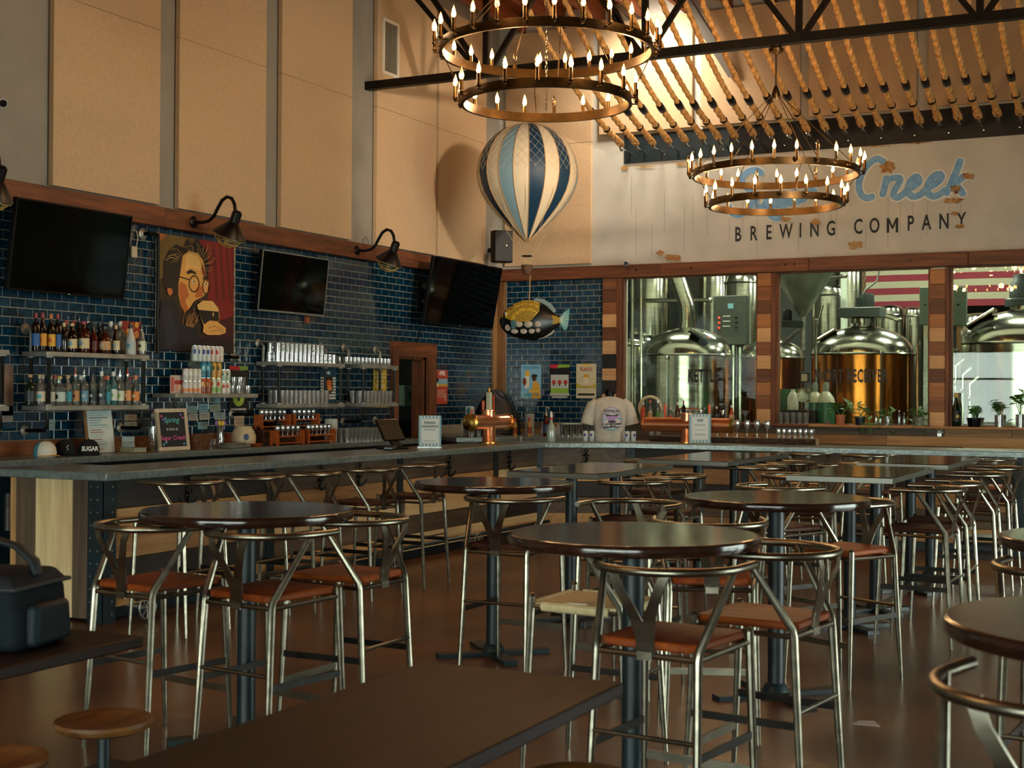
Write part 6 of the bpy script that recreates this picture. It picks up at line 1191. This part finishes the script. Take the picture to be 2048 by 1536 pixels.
def tank(px, Y, hw, ys, yt, lab, body, dome=M_STEEL, neck=.17):
    x, s, zf = place(px, Y); r = hw*s; zs, zt = zf(ys), zf(yt); t = thing('brew_tank', lab, 'tank', (x, Y, 0), 0, 'brewing vessels'); h = zt-zs
    ob('shell', MB().lathe([(0, .35), (r*.6, .36), (r, .55), (r, zs-.02)], 48), body, t); ob('seam_band', MB().tube([((r+.004)*math.cos(k*math.pi/24), (r+.004)*math.sin(k*math.pi/24), zs) for k in range(48)], .018, 6, closed=True), M_STEEL, t)
    ob('dome', MB().lathe([(r, zs), (r*.985, zs+h*.18), (r*.93, zs+h*.38), (r*.82, zs+h*.58), (r*.65, zs+h*.76), (r*.42, zs+h*.9), (r*neck, zs+h), (r*neck, zs+h+.06)], 48), dome, t)
    for k in range(4): ob('leg', MB().cyl((r*.75*math.cos(k*1.57+.8), r*.75*math.sin(k*1.57+.8), 0), (r*.75*math.cos(k*1.57+.8), r*.75*math.sin(k*1.57+.8), .5), .05, n=10), M_STEEL, t)
    return t, r, zs, zt, zf, s
t, r, zs, zt, zf, s = tank(1374, 1.9, 90, 711, 656, 'shiny stainless brew kettle with a chimney stack', M_STEEL, neck=.2)
sr = 16*s; ob('chimney', MB().tube([(0, 0, zt), (0, 0, zf(624)), (-.01, 0, zf(610)), (-.19, 0, zf(545)), (-.25, 0, zf(505))], sr, 24), M_STEEL, t); ob('chimney_collar', MB().lathe([(sr*1.15, zt-.01), (sr*1.15, zt+.05), (sr, zt+.05)], 24), M_STEEL, t)
hx, hz_ = .36, zf(672); ob('hatch', MB().cbox(-.16, .16, -.14, .14, -.02, .02, .008).rot(R(28), 'Y').xf(Matrix.Translation((hx, -.38, hz_-.0))), M_STEEL, t); ob('hatch_rim', MB().cbox(-.17, .17, -.15, .15, -.05, -.02, .008).rot(R(28), 'Y').xf(Matrix.Translation((hx, -.38, hz_))), M_PIPE, t)
ob('sight_gauge', MB().cyl((-.06, -r-.03, .9), (-.06, -r-.03, zs-.06), .012, n=8).ell((-.06, -r-.03, zs-.05), .03, 10, 8), M_CHROME, t)
for z in (.95, 1.3): ob('valve_pipe', MB().tube([(.25, -r*.9, z), (.25, -r-.2, z), (.6, -r-.2, z), (.68, -r-.2, z-.06), (.68, -r-.2, z-.5)], .035, 10).cyl((.2, -r-.12, z-.08), (.2, -r-.12, z+.14), .06, n=12), M_STEEL if z > 1 else M_PIPE, t)
ob('valve_lever', MB().box(.2, .5, -r-.22, -r-.2, 1.42, 1.44), paint('#b5402c', .4), t)
t, r, zs, zt, zf, s = tank(1725, 2.0, 100, 709, 652, 'copper clad wort receiver with stainless dome', M_TANKC, neck=.19)
ob('neck_flange', MB().lathe([(r*.24, zt+.04), (r*.24, zt+.1), (r*.2, zt+.12), (0, zt+.12)], 24), M_STEEL, t); ob('gear_box', MB().cbox(-.3, .28, -.2, .2, zt+.12, zt+.26, .01), mat('motor_grey', '#3a443f', .5), t); mo = ob('motor', MB().lathe([(0, .26), (.1, .26), (.1, .42), (.09, .46), (0, .47)], 20, (.06, 0, zt)).box(-.07, .0, -.08, .08, zt+.3, zt+.4), mat('motor_green', '#1d2825', .45), t)
ob('conduit', MB().tube([(.0, 0, zt+.45), (.04, 0, zt+.52), (.2, 0, zt+.64), (.24, 0, zt+.85), (.22, 0, zt+1.2)], .014, 8), M_GALV, t); ob('hatch', MB().cbox(-.14, .14, -.13, .13, -.02, .02, .008).rot(R(-30), 'Y').xf(Matrix.Translation((-.42, -.32, zs+.27))), M_STEEL, t); ob('hatch_arm', MB().cyl((-.62, -.3, zs+.25), (-.5, -.3, zs+.7), .014, n=8), M_STEEL, t)
ob('sight_gauge', MB().tube([(.42, -r-.0, zs-.0), (.42, -r-.1, zs+.02), (.44, -r-.12, zs-.05), (.44, -r-.12, .9)], .014, 8), M_CHROME, t); ob('side_pipe', MB().tube([(r+.08, -.1, .5), (r+.08, -.1, zs+.18)], .03, 10), M_STEEL, t)
t, r, zs, zt, zf, s = tank(2046, 1.8, 124, 688, 620, 'large stainless tank at the right edge of the brewery', M_STEEL, neck=.2)
ob('motor', MB().lathe([(0, .05), (.24, .05), (.24, .14), (.18, .16), (.18, .34), (.14, .4), (.13, .48), (0, .5)], 24, (0, 0, zt)), mat('motor_green', '#1d2825', .45), t); ob('hatch', MB().cbox(-.22, .22, -.15, .15, -.02, .02, .008).rot(R(-32), 'Y').xf(Matrix.Translation((-.5, -.3, zs+.34))), M_STEEL, t)
for k in range(4): ob('valve_pipe', MB().tube([(-r-.05+.1*k, -.55-.06*k, 1.2), (-r-.05+.1*k, -.55-.06*k, 2.15-.12*k), (-r+.05+.1*k, -.5-.06*k, 2.25-.12*k)], .022, 8).ell((-r-.05+.1*k, -.57-.06*k, 1.9-.1*k), (.035, .05, .035), 10, 6), M_STEEL, t)
tank(1545, 2.6, 62, 716, 676, 'small copper clad vessel between the kettle and the wort receiver', M_TANKC); tank(1268, 3.4, 52, 692, 664, 'stainless vessel behind the left side of the kettle', M_STEEL)
def silo(px, Y, hw, yt, lab):
    x, s, zf = place(px, Y); r = hw*s; z = zf(yt); t = thing('storage_tank', lab, 'tank', (x, Y, 0), 0, 'tall storage tanks'); ob('shell', MB().lathe([(0, .6), (r*.3, .65), (r, 1.1), (r, z-.14), (r*.9, z-.05), (r*.6, z), (0, z+.02)], 36), M_STEEL, t); ob('weld_band', MB().tube([((r+.003)*math.cos(k*math.pi/18), (r+.003)*math.sin(k*math.pi/18), z-.16) for k in range(36)], .012, 5, closed=True), M_STEEL, t)
    for k in range(3): ob('leg', MB().cyl((r*.8*math.cos(k*2.09+.5), r*.8*math.sin(k*2.09+.5), 0), (r*.8*math.cos(k*2.09+.5), r*.8*math.sin(k*2.09+.5), 1.2), .04, n=8), M_STEEL, t)
for i, q in enumerate(((1486, 4.6, 38, 548, 'tall tank behind the control panel'), (1430, 5.8, 34, 530, 'tall dark tank right of the chimney'), (1300, 5.2, 40, 480, 'tall tank at the left of the first window'), (1658, 4.2, 34, 572, 'tall tank behind the grain hopper'), (1780, 5.4, 30, 612, 'tank behind the wort receiver, left of the grey cabinet'), (1826, 6.3, 24, 615, 'tank behind the grey cabinet'), (1700, 6.2, 30, 520, 'tall tank left of the flag'), (1960, 5.2, 40, 628, 'dark tank under the flag'))): silo(*q[:4], q[4])
x, s, zf = place(1605, 1.2); t = thing('grain_hopper', 'grey steel grain hopper cone hanging in the middle window', 'hopper', (x, 1.2, 0)); ob('cone', MB().lathe([(.035, zf(634)), (.06, zf(630)), (.62, zf(500)), (.62, zf(470))], 40), mat('galv_cone', '#7f8474', .45, .6, n=5, col2='#6a6f60'), t); ob('auger_motor', MB().lathe([(0, 0), (.07, 0), (.07, .12), (.05, .15), (0, .15)], 16, (-.22, 0, zf(640))), M_BLACK, t); ob('mill_box', MB().cbox(-.28, .02, -.1, .1, zf(655), zf(641), .006), mat('motor_green', '#1d2825', .45), t); ob('spout', MB().cyl((0, 0, zf(634)), (0, 0, zf(700)), .035, n=12), M_GALV, t); ob('chute', MB().strip([(-.05, 0, zf(660)), (-.3, 0, zf(690))], .2, .03, (0, 1, 0)), M_GALV, t); ob('hanger', MB().cyl((.3, .2, zf(470)), (.3, .2, 6), .02, n=8).cyl((-.3, .2, zf(470)), (-.3, .2, 6), .02, n=8), M_GALV, t)
x, s, zf = place(1462, 3.0); t = thing('control_panel', 'grey control cabinet with red indicator lights behind the kettle', 'control panel', (x, 3.0, 0)); ob('cabinet', MB().cbox(-.26, .26, -.12, .12, zf(690), zf(592), .01), mat('cabinet_grey', '#3d403a', .4, .4), t); ob('screen', MB().box(-.02, .07, -.124, -.121, zf(618), zf(608)), paint('#5f8f98', .3), t)
for i in range(3): ob('red_lamp', MB().ell((-.16, -.125, zf(636+i*10)), .018, 8, 6), emis('red_led', '#ff2a1a', 3, False), t); ob('name_strip', MB().box(-.1, .02, -.124, -.121, zf(634+i*10), zf(632+i*10)), paint('#a9aca2'), t); ob('knob', MB().cyl((.12, -.125, zf(636+i*10)), (.12, -.14, zf(636+i*10)), .016, n=8), M_BLACK, t)
ob('post', MB().cyl((.0, .1, 0), (.0, .1, zf(690)), .05, n=10), M_STEEL, t)
for i, (px, y0, y1, w, Y) in enumerate(((1851, 575, 650, 22, 1.4), (1917, 574, 652, 30, 1.2))):
    x, s, zf = place(px, Y); t = thing('electric_cabinet', 'grey-green electric cabinet %s' % ('at the right side of the middle window' if i == 0 else 'at the left side of the right window'), 'cabinet', (x, Y, 0)); ob('case', MB().cbox(-w*s/2, w*s/2, -.06, .06, zf(y1), zf(y0), .008), mat('cabinet_green', '#526355', .5), t); ob('button', MB().ell((0, -.062, zf(610)), .014, 8, 6), M_BLACK, t); ob('button', MB().ell((0, -.062, zf(626)), .014, 8, 6), paint('#1f7a4a'), t); ob('stand', MB().box(-.03, .03, .0, .06, 0, zf(y1)), M_STEEL, t)
# flag on the far wall
p = ay(7.2, 1712, 617); q = ay(7.2, 1712, 604); sh_ = q.z-p.z; t = thing('striped_flag', 'large red and white striped flag hanging in the brewery', 'flag', (p.x, 7.2, p.z)); fw_ = 4.4
for i in range(13):
    V = []; F = []; n = 26; x0 = 0 if i < 6 else fw_*.4*0+1.7*0
    for k in range(n+1): u = fw_*k/n; w_ = .05*math.sin(u*2.2)+.02*math.sin(u*5+1); V += [(u, w_, i*sh_), (u, w_, (i+1)*sh_)]
    for k in range(n): F.append((2*k, 2*k+2, 2*k+3, 2*k+1))
    ob('stripe', MB().add(V, F), mat('flag_red', '#5e101c', .9) if i % 2 == 0 else mat('flag_white', '#7d7864', .9), t, smooth=60)
ob('pole', MB().cyl((-.05, 0, 13*sh_+.02), (fw_+.05, 0, 13*sh_+.02), .02, n=8), M_GALV, t)
# pipework
rn = random.Random(21)
for i, (pa, pb, Y, r, ds) in enumerate((((1283, 552), (1283, 850), 1.1, .022, 'thin upright steel pipe left of the kettle'), ((1265, 552), (1265, 850), 1.5, .03, 'upright pipe at the left end of the first window'), ((1247, 602), (1420, 600), 2.9, .035, 'level pipe behind the chimney'), ((1640, 560), (1690, 552), 3.0, .03, 'level pipe behind the hopper'), ((1688, 545), (1688, 850), 3.3, .05, 'thick white pipe left of the flag'), ((1632, 640), (1632, 850), 1.1, .02, 'thin pipe left of the wort receiver'), ((1750, 625), (1800, 640), 3.2, .035, 'slanting pipe above the wort receiver'), ((1800, 640), (1800, 700), 3.2, .035, 'drop pipe behind the wort receiver'), ((1560, 710), (1556, 850), 1.2, .015, 'thin leaning rod at the left of the middle window'), ((1905, 700), (1900, 850), 1.0, .03, 'pipe by the left frame of the right window'), ((1480, 690), (1480, 850), 3.6, .05, 'post under the control panel side'))):
    a_, e = ay(Y, *pa), ay(Y, *pb); ob('steel_pipe', MB().tube([a_, a_.lerp(e, .5), e], r, 10).ell(a_, r*1.25, 10, 6).ell(e, r*1.25, 10, 6), mat('white_pipe', '#a9b0a2', .4) if 'white' in ds else M_STEEL, label=ds, cat='pipe', group='brewery pipes')
# gas cylinders, jug, hose
for i, (px, Y, r, lab) in enumerate(((1652, .75, .12, 'green gas cylinder with white shoulder, right one'), (1630, .95, .12, 'green gas cylinder with white shoulder, left one'))):
    x, s, zf = place(px, Y); zt = zf(805); t = thing('gas_cylinder', lab, 'gas cylinder', (x, Y, 0), 0, 'gas cylinders'); ob('shell', MB().lathe([(0, 0), (r, 0), (r, zt), (0, zt)], 24), mat('cylinder_green', '#1f5a38', .35), t); ob('shoulder', MB().lathe([(r, zt), (r*.9, zt+.06), (r*.5, zt+.13), (r*.28, zt+.15), (0, zt+.15)], 24), paint('#b9b39a', .4), t); ob('valve_cap', MB().lathe([(r*.32, zt+.15), (r*.34, zt+.24), (r*.2, zt+.28), (0, zt+.28)], 14), mat('cap_grey', '#7f8a80', .4), t)
x, s, zf = place(1586, .5); t = thing('plastic_jug', 'white plastic jug behind the middle window', 'jug', (x, .5, 0)); z0 = zf(820); ob('jug_body', MB().lathe([(0, z0), (.07, z0), (.075, z0+.02), (.075, z0+.16), (.05, z0+.22), (.025, z0+.25), (.025, z0+.28), (0, z0+.28)], 16), paint('#b9b9a8', .5), t); ob('handle', MB().tube([(.05, 0, z0+.22), (.085, 0, z0+.2), (.08, 0, z0+.12)], .012, 6), paint('#b9b9a8', .5), t); ob('support', MB().box(-.2, .3, -.12, .12, 0, z0), M_STEELB, t)
x, s, zf = place(1560, .9); ob('green_tub', MB().lathe([(0, 0), (.22, 0), (.26, zf(778)), (.24, zf(778)), (.2, .03), (0, .03)], 24), paint('#2f5a34', .5), loc=(x, .9, 0), label='green tub behind the left of the middle window', cat='tub')
x, s, zf = place(1612, .8); t = thing('pump_unit', 'small pump control on a stand left of the wort receiver', 'pump', (x, .8, 0)); ob('stand', MB().strip([(-.12, 0, 0), (.05, 0, zf(770))], .06, .05, (0, 1, 0)), M_STEEL, t); ob('head', MB().lathe([(0, 0), (.1, 0), (.1, .08), (0, .08)], 18).rot(R(90), 'X').xf(Matrix.Translation((-.02, 0, zf(790)))), M_STEEL, t); ob('screen', MB().cbox(-.07, .05, -.02, .02, zf(765), zf(744), .005), paint('#1a1c1a'), t); ob('display', MB().box(-.06, .02, -.024, -.021, zf(762), zf(748)), paint('#b9a890'), t)
for i, (px, col) in enumerate(((1500, '#7d8a86'), (1880, '#8d9088'))):
    x, s, zf = place(px, 1.0+.4*i); ob('hose_coil', MB().tube([(.16*math.cos(k*.5), .03*(k/12), .16*math.sin(k*.5)) for k in range(40)], .016, 6), paint(col, .5), loc=(x, .9+.4*i, 1.0), label='coiled hose seen through the %s window' % ('left' if i == 0 else 'right'), cat='hose')
# lettering on the window glass
for i, (s_, x0, x1, y) in enumerate((('KETTLE', 1376, 1437, 753), ('WORT RECEIVER', 1630, 1776, 753))):
    a_, e = ay(.036, x0, y), ay(.036, x1, y); h = 25*depth(a_)/FPX; me = txt_mesh(s_, h*1.42, bold=.006, space=1.12); wd = me.vertices and (max(v.co.x for v in me.vertices)-min(v.co.x for v in me.vertices))
    for v in me.vertices: v.co.x *= (e.x-a_.x)/wd
    wn = bpy.data.objects['window_%d' % (i+1)]; o = link('lettering', me, paint('#0b0b0a', .5), wn); orient(o, ((a_.x+e.x)/2, .038, (a_.z+e.z)/2), (1, 0, 0), (0, 0, 1))
# ------------------------------------------------------------------ window ledge things
ZW = WZ0+.0005
def onw(px, Y=-.08): return ay(Y, px, 848).x
gw = 'bottles on the first window ledge'
for i, (px, H, r, kd, gl, lc, cp_, po, ds) in enumerate(((1286, .27, .035, 'tall', 'orange', '#b5402c', '#c9c4b5', 0, 'red-orange bottle with white cap'), (1300, .3, .035, 'std', 'clear', '#b58a5a', '#c9542a', 0, 'clear bottle with orange neck'), (1316, .29, .036, 'tall', 'clear', '#5f8a4a', None, 1, 'clear green label bottle with spout'), (1341, .2, .036, 'std', 'clear', '#b5443a', '#b9b5a5', 0, 'short red label bottle'), (1355, .27, .032, 'std', 'amber', '#5a3a24', '#c9c4b5', 0, 'amber bottle with pale cap'), (1367, .3, .028, 'tall', 'dark', '#8a1f1a', '#8a1f1a', 0, 'slim dark bottle with red cap'), (1433, .22, .034, 'std', 'dark', '#2a2a2a', '#b9b9b2', 0, 'dark bottle with silver top'), (1463, .24, .036, 'milk', 'orange', '#c9a58a', '#c9c4b5', 0, 'orange squeeze bottle'), (1262, .25, .033, 'std', 'clear', '#a5a08a', '#1a1512', 0, 'clear bottle behind the bust'))): bottle((onw(px), -.08, ZW), H, r, kd, gl, lc, cp_, ds+' on the first window ledge', gw, pour=bool(po))
glasses(MART, [(onw(1380+i*22), -.09, ZW) for i in range(6) if i not in (2, 4)]+[(onw(1492), -.09, ZW)], 'wide martini glass on the first window ledge', 'martini glasses on the ledge')
ob('hose_ring', MB().tube([(.16*math.cos(k*.35), 0, .16*math.sin(k*.35)) for k in range(18)], .022, 8, closed=True), paint('#b9ab8a', .5), loc=(onw(1300, -.018), -.018, ZW+.183), label='cream hose ring leaning behind the ledge bottles', cat='hose')
glasses(PINT, [(onw(1560)+.0+.084*i, -.045-.08*j, ZW) for i in range(5) for j in range(1)], 'clear glass at the left of the middle window ledge', 'glasses on the middle ledge')
def leaf(b, p, d, L, w):
    p = Vector(p); d = Vector(d).normalized(); s_ = d.cross(Vector((0, 0, 1)))
    s_ = s_.normalized() if s_.length > .01 else Vector((1, 0, 0)); u = s_.cross(d); k = len(b.v)
    b.add([p, p+d*L*.45+s_*w+u*.1*L, p+d*L, p+d*L*.45-s_*w+u*.1*L, p+d*L*.5+u*.03*L], [(0, 1, 4), (1, 2, 4), (2, 3, 4), (3, 0, 4)])
M_LEAF = mat('leaf_green', '#3f6a2e', .5, n=10, col2='#5d8a3f', var=.2)
def plant(px, Y, potm, r, h, lab, stems, spread, up, ll, trail=0, seed=1, pot='round'):
    x = onw(px, Y); t = thing('potted_plant', lab, 'plant', (x, Y, ZW), 0, 'plants on the window ledge'); rn = random.Random(seed)
    if pot == 'glass': ob('vase', MB().lathe([(0, 0), (r, 0), (r*1.05, h), (r*.95, h), (r*.9, .01), (0, .01)], 16), M_CLEAR, t)
    else: ob('pot', MB().lathe([(0, 0), (r*.82, 0), (r, h*.85), (r*1.06, h*.86), (r*1.06, h), (r*.92, h), (r*.9, h*.8), (0, h*.8)], 20), potm, t); ob('soil', MB().lathe([(0, h*.82), (r*.9, h*.82)], 16), paint('#1c140e', .9), t)
    for i in range(stems):
        a_ = rn.uniform(0, 6.28); rr = rn.uniform(.3, 1)*spread; z1 = h+up*rn.uniform(.4, 1); p1_ = (rr*math.cos(a_), rr*math.sin(a_)*.5-.01, z1); mid = (p1_[0]*.5, p1_[1]*.5, h+up*.6)
        if trail and i % 2: p1_ = (rr*math.cos(a_)*1.5, -.06-.04*rn.random(), h*.1-trail*rn.random()); mid = (p1_[0]*.6, p1_[1]*.7, h+.05)
        ob('stem', MB().tube([(0, 0, h*.8), mid, p1_], .0025, 4), M_LEAF, t)
        for q in (.4, .7, 1.0):
            lb = MB(); w0 = Vector((0, 0, h*.8)).lerp(Vector(mid), min(1, q*2)) if q < .5 else Vector(mid).lerp(Vector(p1_), (q-.5)*2); leaf(lb, w0, (math.cos(a_+q*3), math.sin(a_+q*3)-.3, rn.uniform(-.4, .6)), ll*rn.uniform(1.0, 1.5), ll*.36); ob('leaf', lb, M_LEAF, t, smooth=0)
plant(1681, -.08, mat('terracotta', '#a5603f', .7), .062, .13, 'terracotta pot with long thin leaves on the middle ledge', 7, .22, .14, .12, seed=2); plant(1720, -.08, mat('navy_pot', '#101c2e', .3), .07, .11, 'navy pot with trailing vine on a green saucer', 9, .18, .16, .09, .12, seed=3); plant(1775, -.09, None, .04, .12, 'glass vase with heart-leaf vine on the middle ledge', 10, .24, .08, .09, .14, seed=4, pot='glass'); plant(1838, -.09, mat('grey_pot', '#8a877c', .6), .06, .11, 'pale grey pot with vine at the right of the middle ledge', 9, .22, .1, .09, .1, seed=5)
plant(1948, -.08, M_BLACK, .085, .11, 'black pot of feathery leaves on the right window ledge', 16, .11, .13, .06, seed=6); plant(1998, -.08, None, .05, .15, 'glass vase with green cuttings on the right ledge', 11, .14, .16, .09, seed=7, pot='glass'); plant(2040, -.08, None, .05, .16, 'glass vase with tall bushy cuttings at the right edge', 14, .16, .3, .1, seed=8, pot='glass')
ob('green_saucer', MB().lathe([(0, 0), (.09, 0), (.11, .02), (.105, .022), (.085, .006), (0, .006)], 20), paint('#6a8f4a', .4), loc=(onw(1738, -.07), -.07, ZW), label='pale green saucer beside the navy pot', cat='saucer')
tag(link('shot_glass', SHOT, None, None, (onw(1656, -.1), -.1, ZW)), 'small dark glass left of the terracotta pot', 'glass'); ob('cola', MB().lathe([(0, .016), (.018, .016), (.022, .05), (0, .05)], 12), paint('#0c0807', .2), bpy.data.objects['shot_glass.001'])
for i, px in enumerate((1752, 1760, 1798, 1808)): bottle((onw(px), -.07, ZW), .2-.03*(i % 2), .022, 'std', 'clear', None, None, 'small clear glass bottle among the vines, %s from the left' % nth(i+1), 'clear bottles among the vines')
bottle((onw(1912), -.08, ZW), .42, .052, 'champ', 'green', '#1c1a14', '#b58a3a', 'dark champagne bottle with gold foil on the right window ledge', 'champagne', oval='#c9a24a')
t = thing('padlock', 'steel ring padlock hanging on the plank below the windows', 'padlock', ay(-.045, 1879, 866)); ob('lock_body', MB().cbox(-.03, .03, -.015, .015, -.05, 0, .005), M_CHROME, t); ob('shackle', MB().tube([(.03*math.cos(k*.39), 0, .005+.035*math.sin(k*.39)) for k in range(9)], .006, 6), M_CHROME, t); ob('hook_plate', MB().box(-.035, .035, .012, .02, -.01, .045), M_GALV, t)

# ------------------------------------------------------------------ bag on the left table
t = thing('travel_bag', 'dark teal canvas bag with arched handle on the left table', 'bag', (5.45, -14.47, .7605), R(14)); t.scale = (1, 1, .82); M_BAG = mat('teal_canvas', '#070f12', .8, spec=.2, n=14, col2='#0e1b20', bump=.25); M_BAGL = mat('teal_pocket', '#122026', .6, spec=.25, n=10, col2='#0f1d22', bump=.2)
def rbox(x0, x1, y0, y1, z0, z1, tp=0.0):
    b = MB().box(x0, x1, y0, y1, z0, z1); mx, my = (x0+x1)/2, (y0+y1)/2
    for v in b.v:
        if v.z > (z0+z1)/2: v.x = mx+(v.x-mx)*(1-tp); v.y = my+(v.y-my)*(1-tp)
    return b
ob('bag_body', rbox(-.28, .25, -.17, .17, 0, .27, .06), M_BAG, t, bev=.04, seg=5); ob('lid', rbox(-.27, .24, -.172, .172, .255, .315, .16), mat('lid_canvas', '#0f1214', .8, spec=.2, n=9, col2='#24262a', bump=.2), t, bev=.022, seg=4)
ob('lid_band', rbox(-.272, .243, -.178, .178, .25, .268), mat('band_grey', '#23282b', .7), t, bev=.007); ob('front_pocket', rbox(-.2, .13, -.215, -.14, .015, .2, .1), M_BAGL, t, bev=.025, seg=4); ob('pocket_flap', rbox(-.205, .135, -.222, -.15, .15, .21, .1), mat('band_grey', '#23282b', .7), t, bev=.015, seg=3); ob('side_pocket', rbox(.2, .285, -.12, .12, .015, .19, .1), M_BAGL, t, bev=.025, seg=4)
ob('handle', MB().tube([(-.22, .0, .3), (-.205, .0, .36), (-.14, .0, .415), (-.05, 0, .44), (.05, .0, .44), (.14, 0, .412), (.2, .0, .355), (.215, .0, .3)], [.012, .014, .014, .014, .014, .014, .014, .012], 10, sx=2.2), mat('handle_web', '#0f1c22', .6), t)
for x in (-.12, .06):
    st_ = ob('strap', MB().strip([(x, -.165, .33), (x, -.2, .27), (x, -.228, .2), (x, -.232, .06)], .035, .006, (1, 0, 0)), M_BAG, t); ob('buckle', MB().cbox(x-.026, x+.026, -.245, -.22, .18, .23, .005), M_BLACK, st_)
for x in (-.05, .11): ob('zip_cord', MB().tube([(x, -.2, .24), (x+.015, -.235, .2), (x+.005, -.24, .15), (x-.02, -.24, .12)], .005, 6), paint('#b08a5a', .7), t)
